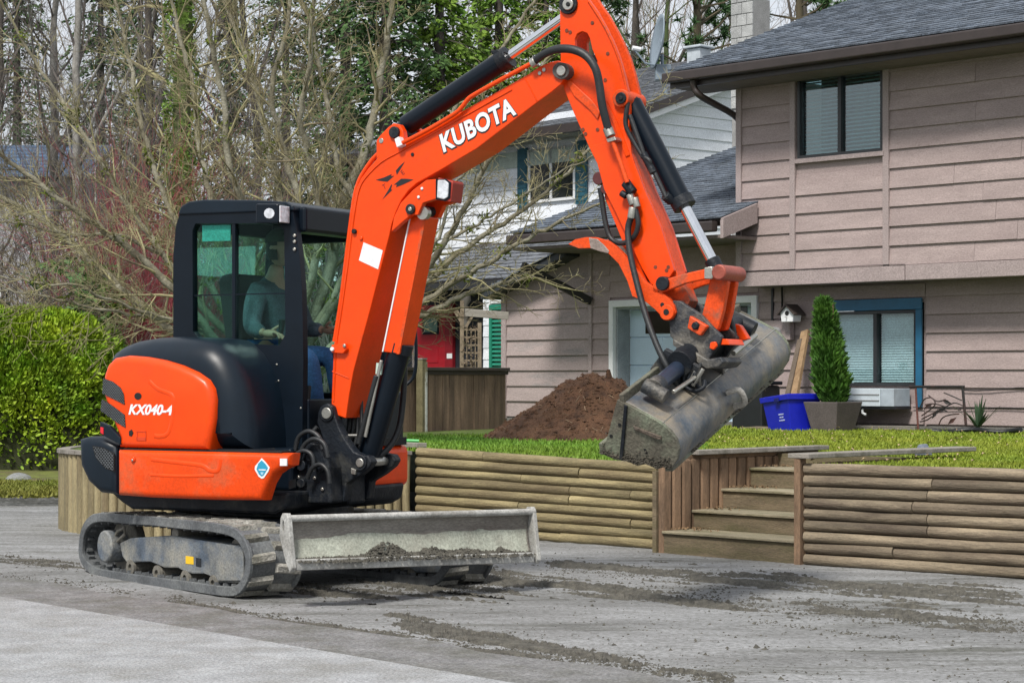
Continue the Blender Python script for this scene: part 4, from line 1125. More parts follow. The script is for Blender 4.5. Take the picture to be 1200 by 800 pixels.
def make_track(y0, y1, dx, outer_sign, label):
    """rubber belt from y0 to y1 with lugs, frame, rollers and drive motor"""
    T_ = UF @ Matrix.Translation((dx, 0, 0))
    o_, i_ = offset(prof, .022), offset(prof, .052)
    n = len(prof); vs, fs = [], []
    for p, q in zip(o_, i_): vs += [(p.x, y0, p.y), (p.x, y1, p.y), (q.x, y1, q.y), (q.x, y0, q.y)]
    for k in range(n):
        a, b = 4*k, 4*((k+1) % n)
        for i in range(4): j = (i+1) % 4; fs.append((a+i, b+i, b+j, a+j))
    mb = MB(); mb.add(vs, fs)
    # raised rib along each rim
    e_, e2 = offset(prof, .002), offset(prof, .021)
    for ya, yb in ((y0 - .004, y0 + .022), (y1 - .022, y1 + .004)):
        vs = []
        for p, q in zip(e_, offset(prof, .06)): vs += [(p.x, ya, p.y), (p.x, yb, p.y), (q.x, yb, q.y), (q.x, ya, q.y)]
        mb.add(vs, fs)
    tr_ = mb.build('track', m_track, ex, T_, smooth=45, bevel=.004, seg=1, label=label)
    # lugs: two staggered rows of slanted blocks
    global lug_me
    for k in range(0, n, 3):
        for half in (0, 1):
            kk = (k + (1.5 if half else 0)) % n; i0 = int(kk); fr_ = kk - i0
            p = o_[i0].lerp(o_[(i0+1) % n], fr_); t_ = (o_[(i0+2) % n] - o_[i0-1]).normalized(); nrm_ = Vector((p.x, p.y)) 
            ar_n = (offset(prof, -.02)[i0] - prof[i0]) if False else None
            nx_, nz_ = -t_.y, t_.x
            cen = (prof[i0] - o_[i0]); 
            if nx_*cen.x + nz_*cen.y < 0: nx_, nz_ = -nx_, -nz_
            if lug_me is None:
                g_ = MB(); L_ = .165; a_, h2 = .030, .026
                sh = .018
                g_.add([(-a_, 0, 0), (a_, 0, 0), (a_+sh, L_, 0), (-a_+sh, L_, 0), (-a_*.55, .006, h2), (a_*.55, .006, h2), (a_*.6+sh, L_-.004, h2), (-a_*.6+sh, L_-.004, h2)],
                       [(0,3,2,1),(4,5,6,7),(0,1,5,4),(1,2,6,5),(2,3,7,6),(3,0,4,7)])
                me = bpy.data.meshes.new('track_lug'); me.from_pydata(g_.v, [], g_.f); me.materials.append(m_lug); lug_me = me
            ym = (y0 + y1) / 2
            X_ = Vector((t_.x, 0, t_.y)); Z_ = Vector((nx_, 0, nz_)); Y_ = Vector((0, 1 if half else -1, 0))
            mt = Matrix(((X_.x, Y_.x, Z_.x, p.x), (X_.y, Y_.y, Z_.y, ym + (.004 if half else -.004)), (X_.z, Y_.z, Z_.z, p.y), (0,0,0,1)))
            link('track_lug', lug_me, tr_, T_ @ mt)
    # guide teeth inside the belt
    mb = MB()
    for k in range(0, n, 2):
        p = i_[k]; t_ = (i_[(k+1) % n] - i_[k-1]).normalized(); cx, cz = -t_.y, t_.x
        c0 = Vector((sum(q.x for q in prof)/n, sum(q.y for q in prof)/n)) - p
        if cx*c0.x + cz*c0.y < 0: cx, cz = -cx, -cz
        for ya in (y0 + .03, (y0+y1)/2 - .05, y1 - .07):
            a_ = .014
            mb.add([(p.x - t_.x*a_, ya, p.y - t_.y*a_), (p.x + t_.x*a_, ya, p.y + t_.y*a_), (p.x + t_.x*a_, ya + .04, p.y + t_.y*a_), (p.x - t_.x*a_, ya + .04, p.y - t_.y*a_)] +
                   [(p.x + cx*.022 + s1*t_.x*a_*.5, yy, p.y + cz*.022 + s1*t_.y*a_*.5) for s1, yy in ((-1, ya), (1, ya), (1, ya+.04), (-1, ya+.04))],
                   [(4,5,6,7),(0,1,5,4),(1,2,6,5),(2,3,7,6),(3,0,4,7)])
    mb.build('guide_teeth', m_track, tr_, T_, kind='stuff')
    yo = y0 if outer_sign < 0 else y1                     # the face towards the outside of the machine
    s_ = 1 if outer_sign < 0 else -1
    FRM = [(140,636),(152,630),(200,627),(245,634),(286,639),(287,683),(256,682),(250,676),(240,672),(225,672),(215,669),(208,665),(192,665),(183,661),(176,658),(160,658),(150,661),(143,652)]
    mb = MB(); mb.prism(xz(UF, FRM, -.80), yo + s_*.05, yo + s_*.28); tf = mb.build('track_frame', m_tframe, tr_, T_, bevel=.012)
    if outer_sign < 0:
        mb = MB(); mb.prism(xz(UF, [(253,636),(285,640),(286,680),(255,680)], -.81), yo + s_*.035, yo + s_*.049); mb.build('frame_plate', m_tframe, tr_, T_, bevel=.004)
        mb = MB(); mb.prism(xz(UF, [(218,651),(227,652),(227,661),(218,660)], -.80), yo + s_*.047, yo + s_*.052); mb.build('sticker', m_yel, tr_, T_)
        mb = MB(); mb.prism(xz(UF, [(230,653),(236,654),(236,664),(230,663)], -.80), yo + s_*.047, yo + s_*.053); mb.build('nameplate', m_castblack, tr_, T_)
    for (px, py) in ((153,665),(184,672),(217,678),(250,684)):
        q = s3(px, py, -.80, UF); mb = MB(); mb.cyly(q.x, q.z, yo + s_*.06, yo + s_*.27, .046, 16); mb.ring(q.x, q.z, yo + s_*.045, yo + s_*.065, .026, .054, 16)
        mb.build('roller', m_roller, tr_, T_, smooth=40)
    q = s3(203, 625, -.80, UF); mb = MB(); mb.cyly(q.x, q.z, yo + s_*.06, yo + s_*.26, .042, 16); mb.build('carrier_roller', m_roller, tr_, T_, smooth=40, bevel=.005)
    q = s3(120, 640, -.86, UF); mb = MB(); mb.cyly(q.x, q.z, yo + s_*.0, yo + s_*.24, .105, 24); mb.build('drive_motor', m_tframe, tr_, T_, smooth=40, bevel=.012)
    mb = MB(); mb.cyly(q.x + .03, q.z, yo + s_*.13, yo + s_*.20, .185, 28); mb.build('sprocket', m_roller, tr_, T_, smooth=40, bevel=.01)
    q = s3(276, 660, -.80, UF); mb = MB(); mb.cyly(q.x, q.z, yo + s_*.09, yo + s_*.25, .17, 24); mb.build('idler', m_roller, tr_, T_, smooth=40, bevel=.01)
    if outer_sign < 0:
        mb = MB(); q0 = [s3(px, py, -.80, UF) for px, py in ((132,634),(138,622),(146,618),(146,626),(138,634),(132,634))]
        mb.tube([Vector((p.x, yo + .05, p.z)) for p in q0], .012, 6); mb.build('tow_shackle', m_roller, tr_, T_)
make_track(-.85, -.50, 0.0, -1, 'near rubber track')
make_track(.53, .88, .03, 1, 'far rubber track')

# ---- lower frame, slewing ring
mb = MB(); mb.box(-.55, .62, -.52, .54, .24, .44); mb.build('lower_frame', m_castblack, ex, UF, bevel=.03)
mb = MB(); mb.tube([(0,0,.43),(0,0,.50)], .46, 36); mb.build('slewing_ring', m_castblack, ex, UF, smooth=40, bevel=.01)
mb = MB(); mb.tube([(0,0,.49),(0,0,.57)], .40, 36); mb.build('slewing_bearing', m_steel, ex, UF, smooth=40)
for sy in (-.34, .36):
    mb = MB(); mb.beam((.45, sy, .36), (1.36, sy, .36), .10, .14); mb.build('blade_arm', m_castblack, ex, UF, bevel=.015)
# ---- dozer blade
m_blade = M('worn_pale_blade_steel', (.27, .255, .225), .6, .15, var=.25, scale=2.6, stretch=(1,.6,2.2), col2=(.125, .10, .085), mix=.53, mixw=.16, bump=.2, bscale=50)
m_bedge = M('pale_dusty_edge', (.42, .42, .40), .7, var=.2, scale=6, col2=(.20, .19, .17), mix=.58, bump=.2)
tl_, tr2 = s3(337, 604, 0, None), None
def upt(px, py, x): q = onp(UF, px, py, x, 0); return Vector(q)
XB = 1.50
ca, cb = upt(336, 607, XB - .02), upt(621, 599, XB - .02)          # top corners
la, lb = upt(347, 664, XB + .06), upt(624, 655, XB + .06)          # bottom corners
def bl(f, t, out=0.0):
    """point on the blade: f across (0 near, 1 far), t down (0 top, 1 edge)"""
    a = ca.lerp(cb, f); b = la.lerp(lb, f); p = a.lerp(b, t)
    hollow = -.035 * math.sin(PI * min(1, max(0, t))) ** .9 + .035 * (1 if t < .001 else 0)
    return Vector((p.x + hollow + out, p.y, p.z))
mb = MB(); NF, NT = 2, 12
ts_ = [k / NT for k in range(NT + 1)]
for side in (0, -.035):
    for t_ in ts_:
        for f_ in (0, .25, .5, .75, 1): q = bl(f_, t_, side); mb.v.append(tuple(q))
nn = 5; N1 = (NT + 1) * nn
for k in range(NT):
    for i in range(nn - 1):
        a = k*nn + i; mb.f.append((a, a+1, a+nn+1, a+nn)); mb.f.append((N1+a, N1+a+nn, N1+a+nn+1, N1+a+1))
for i in range(nn - 1): mb.f.append((i, N1+i, N1+i+1, i+1)); a = NT*nn + i; mb.f.append((a, a+1, N1+a+1, N1+a))
for k in range(NT): a = k*nn; mb.f.append((a, a+nn, N1+a+nn, N1+a)); a += nn-1; mb.f.append((a, N1+a, N1+a+nn, a+nn))
bld = mb.build('dozer_blade', m_blade, ex, UF, smooth=40)
mb = MB(); mb.tube([bl(0, 0, -.01) + Vector((0,-.01,.0)), bl(1, 0, -.01) + Vector((0,.01,0))], .02, 10); mb.build('top_roll', m_bedge, bld, UF, smooth=50)
mb = MB(); a, b = bl(0, 1.0, .01), bl(1, 1.0, .01); mb.beam(a + Vector((-.008,-.005,.012)), b + Vector((-.008,.005,.012)), .022, .062); mb.build('cutting_edge', m_bedge, bld, UF, bevel=.006)
for f_, sgn in ((0, -1), (1, 1)):
    top, bot = bl(f_, 0), bl(f_, 1)
    y_ = top.y + sgn * .004; zt, zb_ = top.z, bot.z
    pl_ = [(top.x - .075, zt + .0), (top.x - .055, zt + .028), (top.x - .01, zt + .03), (top.x + .006, zt + .01), (bot.x + .018, zb_ - .005), (bot.x - .01, zb_ - .03), (bot.x - .06, zb_ + .03), (top.x - .085, zt - .10)]
    hole = [(top.x - .045 + .012*math.cos(a), zt - .045 + .034*math.sin(a)) for a in [2*PI*k/10 for k in range(10)]]
    mb = MB(); mb.prism(pl_, y_ - .014, y_ + .014, [hole]); mb.build('end_plate', m_bedge, bld, UF, bevel=.005)
mb = MB()
for k in range(2200):                                   # soil caught along the blade's foot
    f_ = random.betavariate(1.3, 1.5); hgt = .035 + .11 * math.exp(-((f_ - .38)/.07)**2) + .05*math.exp(-((f_ - .56)/.05)**2) + .035*math.exp(-((f_-.70)/.09)**2) + .03*math.exp(-((f_ - .87)/.03)**2)
    u_ = random.random(); q = bl(f_, .93 - u_ * hgt * .78 / .31, .0); q.x += random.uniform(0, .07) * (1 - u_)
    p = UF @ q; clod(mb, p, random.uniform(.008, .02))
tag(mb.raw('blade_soil', m_dirt), 'dark soil clods lying in the hollow of the dozer blade', kind='stuff')
mb = MB(); nd = 60
for i in range(nd + 1):                                 # pale dust baked onto the lower part of the blade
    f_ = i / nd; t0_ = .40 + .10 * fbm(f_*3, 1.7, 0, 4) + .03 * fbm(f_*22, 5.1)
    for j in range(7): q = bl(f_*.985 + .0075, t0_ + (.99 - t0_) * j / 6, .0025); mb.v.append(tuple(q))
for i in range(nd):
    for j in range(6): a = i*7 + j; mb.f.append((a, a+7, a+8, a+1))
mb.raw('dust_coat', M('pale_green_grey_dust', (.36, .38, .32), .9, var=.25, scale=5, col2=(.26, .25, .21), mix=.58, bump=.2), bld, UF, smooth=True)
# ---- upper structure
DK = .56
mb = MB(); mb.prism([(-.80,.50),(-.72,.46),(.40,.46),(.48,.50),(.50,.60),(-.95,.60)], -.62, .70); mb.build('deck', m_castblack, ex, SF_, bevel=.02)
yo_ = -.80
def pil(name, pts, y_out, y_in, r, mat, ref=None, parent=None, seg=5, smooth=40, k=0, label=None):
    c = (y_out + r * .5) if ref is None else ref
    poly = xz(SF_, pts, c)
    if k: 
        sp = smooth_path([(p[0], p[1], 0) for p in poly + [poly[0]]], k)[:-1]; poly = [(q.x, q.y) for q in sp]
    mb = MB(); mb.pillow(poly, y_out, y_in, r, seg); return mb.build(name, mat, parent or ex, SF_, smooth=smooth, label=label)
HOOD = [(160,527),(146,500),(141,470),(139,440),(138,420),(142,412),(152,405),(168,399),(190,395.5),(215,394.5),(240,395.5),(258,398),(275,404),(290,414),(303,428),(314,445),(321,463),(326,485),(329,505),(330,527)]
HOOD = [(px - max(0, (px - 255) / 75 * 26), py) for px, py in HOOD]
pil('hood', HOOD, -.76, -.30, .17, m_hood, ref=-.60, seg=7)
PANEL = [(140,524),(141,512),(136,500),(128,480),(122,462),(121,450),(123,438),(127,427),(135,419),(150,416.5),(170,418),(192,422),(212,428),(230,436),(243,445),(249,455),(251.5,468),(251,490),(248,510),(245,527)]
sp_ = pil('side_panel', PANEL, -.815, -.66, .045, m_orange, seg=4)
# curved counterweight: plan outline swept up
def sweep(name, plan, z0, z1, mat, r=.03, parent=None):
    mb = MB(); mb.pillow([(p[0], p[1]) for p in plan], -z1, -z0, r, 3)
    mb.v = [(v[0], v[2], -v[1]) for v in mb.v]; return mb.build(name, mat, parent or ex, SF_, smooth=40)
cwp = [(-.50,-.76),(-.72,-.72),(-.92,-.58),(-1.06,-.36),(-1.13,-.05),(-1.12,.25),(-1.02,.50),(-.85,.68),(-.6,.76),(-.35,.78),(-.35,-.74)]
sweep('counterweight', cwp, .57, .87, m_orange, .04)
sweep('engine_cover', [(-.45,-.55),(-.70,-.60),(-.86,-.48),(-.96,-.25),(-1.0,0),(-.97,.3),(-.84,.55),(-.55,.70),(-.3,.72),(-.3,-.5)], .872, 1.42, m_orange, .10)
LOWB = [(139,526.5),(343,531),(341,545),(331,549),(322,555),(315,567),(309,586),(250,585.5),(180,583),(139,580)]
lb_ = pil('side_skirt', LOWB, -.82, -.72, .04, m_orange_low, seg=4)
REAR = [(93.5,514),(104,511),(120,512),(139,521),(139,579.5),(118,577),(104,564),(95,545)]
rc = pil('rear_corner', REAR, -.80, .05, .05, m_hood, seg=4)
# details on the near side panels
plate('mesh_recess', [(108,522),(121,524),(134,531),(134,552),(124,549),(112,536)], -.803, -.797, m_dark, rc, bevel=0)
m_mesh = M('grille_mesh', (.11, .12, .13), .5, .3, bump=0)
def mesh_grid(name, poly, y, parent, step=.016):
    """a grille of crossing wires clipped to an outline"""
    P_ = xz(SF_, poly, y); n = len(P_)
    def inside(x, z):
        c = False
        for i in range(n):
            (x1, z1), (x2, z2) = P_[i], P_[(i+1) % n]
            if (z1 > z) != (z2 > z) and x < (x2 - x1) * (z - z1) / (z2 - z1) + x1: c = not c
        return c
    xs = [p[0] for p in P_]; zs_ = [p[1] for p in P_]; mb = MB()
    for sg in (1, -1):
        c = min(xs) - max(zs_) - 2
        for k in range(int(6 / (step * 1.4))):
            off_ = -3 + k * step * 1.4; run_ = None
            for j in range(160):
                x = min(xs) + (max(xs) - min(xs)) * j / 159; z = (x - min(xs)) * sg + off_ + min(zs_)
                if inside(x, z):
                    if run_ is None: run_ = (x, z)
                    last = (x, z)
                elif run_:
                    if last[0] - run_[0] > .004: mb.beam((run_[0], y, run_[1]), (last[0], y, last[1]), .0035, .0035, up=(0, 1, 0))
                    run_ = None
    return mb.build(name, m_mesh, parent, SF_)
mesh_grid('mesh_grille', [(109,523),(121,525),(133,532),(133,551),(124,548),(113,536)], -.806, rc)
G1 = [(121,443),(132,447),(141,454),(145,462),(146,474),(134,468),(120,461)]
G2 = [(119,468),(130,474),(146,486),(147,501),(134,493),(118,481)]
for G_ in (G1, G2):
    plate('grille_recess', G_, -.8185, -.80, m_dark, sp_, bevel=0); mesh_grid('grille', G_, -.820, sp_, .013)
plate('rear_lamp_bezel', [(117,494),(128,499),(141,513),(141,521),(128,514),(117,508)], -.822, -.79, m_hood, sp_, bevel=.004)
plate('tail_lamp', [(117.5,500),(121,501),(121,509),(117.5,507)], -.827, -.80, M('red_lens', (.6, .02, .03), .2, bump=0), sp_, bevel=.002)
plate('lock_hole', circ(161.5, 464, 4.2), -.8175, -.80, m_dark, sp_, bevel=0)
plate('panel_seam', [(140,525),(330,528.5),(330,530.5),(140,527)], -.79, -.70, m_dark, ex, bevel=0)
plate('pull_handle', [(151,505),(154,503),(156,507),(154,511),(151,510)], -.819, -.80, m_dark, sp_, bevel=0)
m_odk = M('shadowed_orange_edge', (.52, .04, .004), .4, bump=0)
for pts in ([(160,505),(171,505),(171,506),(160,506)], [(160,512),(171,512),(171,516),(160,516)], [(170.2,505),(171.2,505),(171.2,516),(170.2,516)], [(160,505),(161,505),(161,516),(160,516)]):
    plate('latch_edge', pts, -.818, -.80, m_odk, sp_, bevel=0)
mb = MB(); mb.tube(smooth_path([s3(a, b, -.790) for a, b in ((178,447),(188,456),(204,463),(206,475),(204,495),(199,508),(190,511),(184,510))], 4), .030, 10); mb.build('pressed_rib', m_orange, sp_, SF_, smooth=60)
mb = MB(); mb.tube(smooth_path([s3(a, b, -.797) for a, b in ((180,538),(205,541),(238,545),(248,551),(258,551),(261,538))], 4), .028, 10); mb.build('pressed_rib', m_orange, lb_, SF_, smooth=60)
mb = MB(); mb.tube(smooth_path([s3(a, b, -.805) for a, b in ((178,556),(210,557.5),(252,557))], 4), .019, 10); mb.build('pressed_rib', m_orange, lb_, SF_, smooth=60)
pin('bolt', 155, 538, -.832, -.81, .018, m_orange, lb_, n=12); pin('bolt', 154.5, 539, -.838, -.83, .009, m_steel, lb_, n=8)
m_dec_blue = M('blue_decal', (.02, .30, .48), .5, bump=0); m_dec = M('white_decal', (.72, .74, .76), .5, var=.1, scale=60, bump=0)
plate('diamond_decal', [(306.5,536.5),(311,541),(316,547.5),(314.5,552),(309,560),(306.5,560.5),(303,558),(298.5,550),(298.8,546),(303,541)], -.8225, -.815, m_dec, lb_, bevel=0)
plate('diamond_decal', [(306.5,539),(311,543.5),(314,548),(309,556.5),(306.5,558),(303.5,555.5),(300.5,549.5),(302.5,543)], -.824, -.8225, m_dec_blue, lb_, bevel=0)
plate('decal_stripe', [(303,549.5),(311.5,549.7),(311.2,551),(303.3,550.8)], -.8255, -.824, m_dec, lb_, bevel=0)
plate('decal_stripe', [(305,553),(309,553),(308,556),(306,556)], -.8255, -.824, M('pale_blue_decal', (.35, .60, .75), .5, bump=0), lb_, bevel=0)
plate('square_decal', [(328,537),(336,537),(336,545.5),(328,545.5)], -.8235, -.815, m_dec, lb_, bevel=0)
q = s3(175.5, 480.5, -.8165)
text('KX040-4', .086, sp_, SF_ @ Matrix.Translation((q.x, -.8165, q.z)) @ TXF, m_white, shear=.28, off=.0028, space=.98, sx=1.10)
plate('handhold_slot', [(338,563),(345,561),(345,571),(338,573)], -.7, -.68, m_dark, ex)
# swing cylinder under the skirt and front far corner
cyl_between('swing_cylinder', s3(300, 572, -.50), s3(343, 570, -.36), .032, M('pink_grey_rod', (.40, .30, .30), .3, .6, bump=.05), ex)
mb = MB(); mb.box(.08, .49, .30, .78, .575, .85); mb.build('front_corner', m_orange, ex, SF_, bevel=.05, seg=4)
mb = MB(); mb.box(-.32, .12, .60, .80, .575, .85); mb.build('far_skirt', m_orange, ex, SF_, bevel=.03, seg=3)

# ---- cab
YN, YF = -.32, .72
OUT = [(203,526),(203,300),(206,266),(211,248),(217,240),(226,236.5),(330,238),(342,240),(346,262),(351,300),(354,340),(355.5,420),(354,526)]
HOL = [(229,262),(326,262),(333,270),(334.5,392),(327,404.5),(268,402),(233,396),(226,388),(225.5,270)]
po = xz(SF_, OUT, YN); ph_ = xz(SF_, HOL, YN)
mb = MB(); mb.prism(po, YN, YN + .05, [ph_]); cab = mb.build('cab', m_black, ex, SF_, bevel=.012, seg=3)
xr_, xf_ = min(p[0] for p in po), max(p[0] for p in po); ztp = max(p[1] for p in po); zfl = .87
xfb = xf_
ph2 = [(xr_ + .18, 1.30), (xr_ + .14, 2.2), (xf_ - .16, 2.2), (xf_ - .10, 1.20), (xf_ - .2, 1.05), (xr_ + .2, 1.05)]
mb = MB(); mb.prism(po, YF - .05, YF, [ph2]); mb.build('far_side', m_black, cab, SF_, bevel=.01)
mb = MB(); mb.prism([(p[0], p[1]) for p in ph2], YF - .03, YF - .022); m_cabglass = glass_mat('green_cab_glass', (.76, .96, .92), refl=-.012); mb.build('pane', m_cabglass, cab, SF_)
mb = MB(); mb.box(xf_ - .33, xf_ - .22, YF - .055, YF + .004, 1.0, 2.25); mb.build('door_pillar', m_black, cab, SF_, bevel=.01)
mb = MB(); mb.box(xr_, xr_ + .05, YN + .051, YF - .051, zfl, 1.42); mb.box(xr_ + .02, xr_ + .07, YN + .051, YF - .051, 2.24, ztp - .03); mb.build('rear_panel', m_black, cab, SF_, bevel=.01)
mb = MB(); mb.box(xr_ + .03, xr_ + .036, YN + .051, YF - .051, 1.42, 2.24); mb.build('pane', m_cabglass, cab, SF_)
hx_ = [xz(SF_, [(p[0], p[1])], YN)[0][0] for p in ((225,330),(271,330),(275,330),(335,330))]
zt1, zb1 = xz(SF_, [(280,260)], YN)[0][1], xz(SF_, [(280,405)], YN)[0][1]
mb = MB(); mb.prism(ph_, YN + .022, YN + .028); mb.build('pane', m_cabglass, cab, SF_)
mb = MB(); mb.box(hx_[1], hx_[2], YN + .005, YN + .045, zb1, zt1); mb.build('window_bar', m_black, cab, SF_, bevel=.004)
mb = MB(); mb.box(hx_[0] - .01, hx_[3] + .01, YN + .01, YN + .02, *[xz(SF_, [(300, y_)], YN)[0][1] for y_ in (345, 343.6)]); mb.build('window_wire', m_black, cab, SF_)
plate('window_sticker', [(237,264),(270,263.5),(270,282),(237,283)], YN + .03, YN + .033, M('teal_sticker', (.10, .42, .38), .6, bump=0), cab, bevel=0)
# roof
mb = MB(); rp_ = xz(SF_, [(209,252),(213,242),(222,236.5),(240,234),(300,234.5),(336,236.5),(345,241),(346,247)], YN)
mb.prism(rp_, YN - .012, YF + .012); mb.build('roof', m_hood, cab, SF_, bevel=.02, seg=3)
mb = MB(); mb.box(xf_ - .17, xf_ - .02, YN + .051, YF - .051, 2.20, 2.36); mb.build('header', m_black, cab, SF_, bevel=.02, seg=3)
mb = MB(); mb.box(xf_ - .05, xf_ + .005, YN + .051, YF, zfl, 1.16); mb.build('front_panel', m_black, cab, SF_, bevel=.01)
mb = MB(); mb.box(xf_ - .06, xf_ + .0, YF - .10, YF + .002, 1.16, 2.3); mb.build('front_pillar', m_black, cab, SF_, bevel=.01)
mb = MB(); mb.box(xr_, xf_ + .1, YN + .05, YF, zfl - .02, zfl + .03); mb.build('floor', m_dark, cab, SF_)
mb = MB(); mb.box(.14, .47, .22, .735, .86, 1.20); mb.build('front_step_panel', m_black, cab, SF_, bevel=.02)
lampq = [s3(px, py, YN - .02) for px, py in ((310,240),(337,240),(337,263),(310,263))]
mb = MB(); mb.prism([(p.x, p.z) for p in lampq], YN - .12, YN - .002); lh = mb.build('work_lamp', m_black, cab, SF_, bevel=.012)
lc = (lampq[1] + lampq[2]) / 2
m_lens = M('lamp_lens', (.62, .64, .68), .15, .3, var=.3, scale=30, bump=.1, bscale=60)
mb = MB(); mb.box(lc.x - .0, lc.x + .012, YN - .112, YN - .012, lc.z - .055, lc.z + .05); mb.build('lens', m_lens, lh, SF_, bevel=.02, seg=3)
plate('lens', circ(327, 251.5, 6.2), YN - .126, YN - .119, m_lens, lh, bevel=.003, ref=YN - .02)
for py in (276, 283, 292): pin('hinge', 344.5, py, YN - .012, YN, .012, m_steel, cab, n=8)
for px, py in ((324,427),(326,446),(328,467),(329,482),(352,478)): pin('bolt', px, py, YN - .006, YN, .007, m_steel, cab, n=8)
hose([s3(486, 374, .80), s3(487.5, 405, .80), s3(487, 432, .80), s3(483, 444, .79), s3(472, 454, .75)], .012, m_black, 'grab_rail', cab)
# seat, levers
m_seat = M('black_seat_vinyl', (.018, .018, .020), .6, bump=.1)
mb = MB(); mb.box(-.42, .05, -.03, .43, 1.18, 1.34); mb.build('seat_cushion', m_seat, cab, SF_, bevel=.05, seg=3)
mb = MB(); mb.prism([(-.40,1.30),(-.28,1.32),(-.38,1.98),(-.50,1.96)], -.02, .42); mb.build('seat_back', m_seat, cab, SF_, bevel=.04, seg=3)
mb = MB(); mb.box(-.30, .12, -.22, -.06, 1.0, 1.46); mb.build('console', m_seat, cab, SF_, bevel=.03)
for y_ in (-.13, .52):
    mb = MB(); mb.tube([(.08, y_, 1.44), (.09, y_, 1.56), (.10, y_, 1.66)], [.012, .014, .022], 8); mb.build('joystick', m_seat, cab, SF_, smooth=50)
for y_ in (.10, .22):
    mb = MB(); mb.tube([(.38, y_, .92), (.40, y_, 1.2), (.34, y_, 1.45)], .012, 6); mb.build('travel_lever', m_black, cab, SF_)
# ---- swing bracket
BR = [(372,484),(375,476),(383,472),(390,476),(393,488),(397,500),(404,514),(415,529),(424,533),(432,534),(436,541),(432,548),(421,557),(406,566),(403,588),(380,588),(357,584),(343,579),(343,560),(386,562),(386,548),(386,524),(379,518),(375,505),(371,495)]
ysb = (-.27, .07)
sb = plate('swing_bracket', BR, ysb[0], ysb[0] + .07, m_castblack, ex, bevel=.012)
plate('cheek', BR, ysb[1] - .07, ysb[1], m_castblack, sb, bevel=.012, ref=ysb[0])
q1, q2 = s3(392, 552, ysb[0]), s3(403, 588, ysb[0])
mb = MB(); qa, qb = s3(343, 590, ysb[0]), s3(406, 500, ysb[0]); mb.box(qa.x, q2.x - .01, ysb[0] + .075, ysb[1] - .075, qa.z, qa.z + .30); mb.build('bracket_core', m_castblack, sb, SF_, bevel=.02)
q = s3(352, 575, -.1); mb = MB(); mb.tube([(q.x, -.1, .50), (q.x, -.1, .78)], .10, 20); mb.build('swing_post', m_castblack, sb, SF_, smooth=40, bevel=.012)
pin('pivot_pin', 382, 484, ysb[0] - .02, ysb[1] + .02, .036, m_steel, sb); pin('pin_boss', 382, 484, ysb[0] - .012, ysb[0], .052, m_castblack, sb)
pin('pivot_pin', 421, 542, ysb[0] - .02, ysb[1] + .02, .028, m_steel, sb); pin('pin_boss', 421, 542, ysb[0] - .012, ysb[0], .05, m_castblack, sb)
pin('grease_fitting', 352, 561, -.36, -.20, .055, m_castblack, sb)
# dark castings and valves behind the bracket
BLK = [(341,590),(341,552),(347,536),(352,524),(362,517),(372,520),(380,530),(386,548),(388,590)]
cst = plate('swing_casting', BLK, -.40, -.20, m_castblack, ex, bevel=.02, seg=3)
for px, py, r_ in ((352,545,.035),(362,535,.028),(374,548,.030),(352,566,.030)): pin('hose_union', px, py, -.43, -.40, r_, m_castblack, cst, n=12)
for px, py in ((349,559),(368,560),(377,573)): pin('bolt', px, py, -.412, -.40, .012, m_steel, cst, n=8)
mb = MB(); mb.box(-.30, .30, -.72, -.30, .58, .86); mb.build('valve_housing', m_castblack, ex, SF_, bevel=.02)
mb = MB(); mb.box(.12, .42, -.48, -.30, .60, .86); mb.build('toe_guard', m_black, ex, SF_, bevel=.02)
for k, pts in enumerate((((346,528),(350,512),(362,505),(374,512),(378,526)), ((350,540),(356,522),(368,514),(380,520),(384,536)), ((343,548),(346,534),(356,528),(366,534),(368,552)), ((360,560),(366,548),(376,544),(384,552),(386,566)))):
    hose([s3(a, b, -.43 - .012*k) for a, b in pts], .015)
# tangle of hoses by the bracket
for k, (a, b, c, d_) in enumerate((((352,470),(348,500),(352,530),(372,545)), ((357,455),(352,490),(358,520),(380,530)), ((362,452),(359,500),(364,540),(372,560)), ((368,470),(362,510),(350,540),(346,556)), ((372,500),(360,512),(348,518),(341,524)))):
    hose([s3(a[0], a[1], -.10 - .03*k), s3(b[0], b[1], -.16 - .02*k), s3(c[0], c[1], -.22), s3(d_[0], d_[1], -.24)], .016)
for k in range(4):
    x_ = 408 + k * 5
    hose([s3(x_, 470 - k*4, -.06), s3(x_ + 1, 500, -.10), s3(x_ - 6 + k*2, 520, -.12), s3(x_ - 12, 545, -.14)], .012)
mb = MB(); a, b = s3(405, 510, -.20), s3(419, 510, -.20); mb.cyl(a, b, .010, 8); mb.build('hose_fitting', m_steel, ex, SF_)
plate('hose_clamp', [(411,548),(417,550),(416,556),(411,555)], -.29, -.24, m_steel, ex, bevel=.003)
# ---- boom
YB0, YB1 = -.235, .035
BOOM = [(388,484),(388.5,465),(389.5,440),(391,405),(395,383),(400,350),(406,300),(410,267),(413,243),(417,222),(423,209),(431,198),(445,182),(470,169),(530,136.5),(580,109),(620,86.5),(632,78),(645,73),(654,71),(660,75),(663,83),(662,91),(657,99),(645,109),(629,120.5),(559,174),(515,200),(488,215),(478,224),(470,235),(464,248),(459,262),(455,280),(444,322),(433,365),(422,405),(414,435),(409,462),(405,490)]
bm_ = plate('boom', BOOM, YB0, YB1, m_orange, ex, bevel=.006)
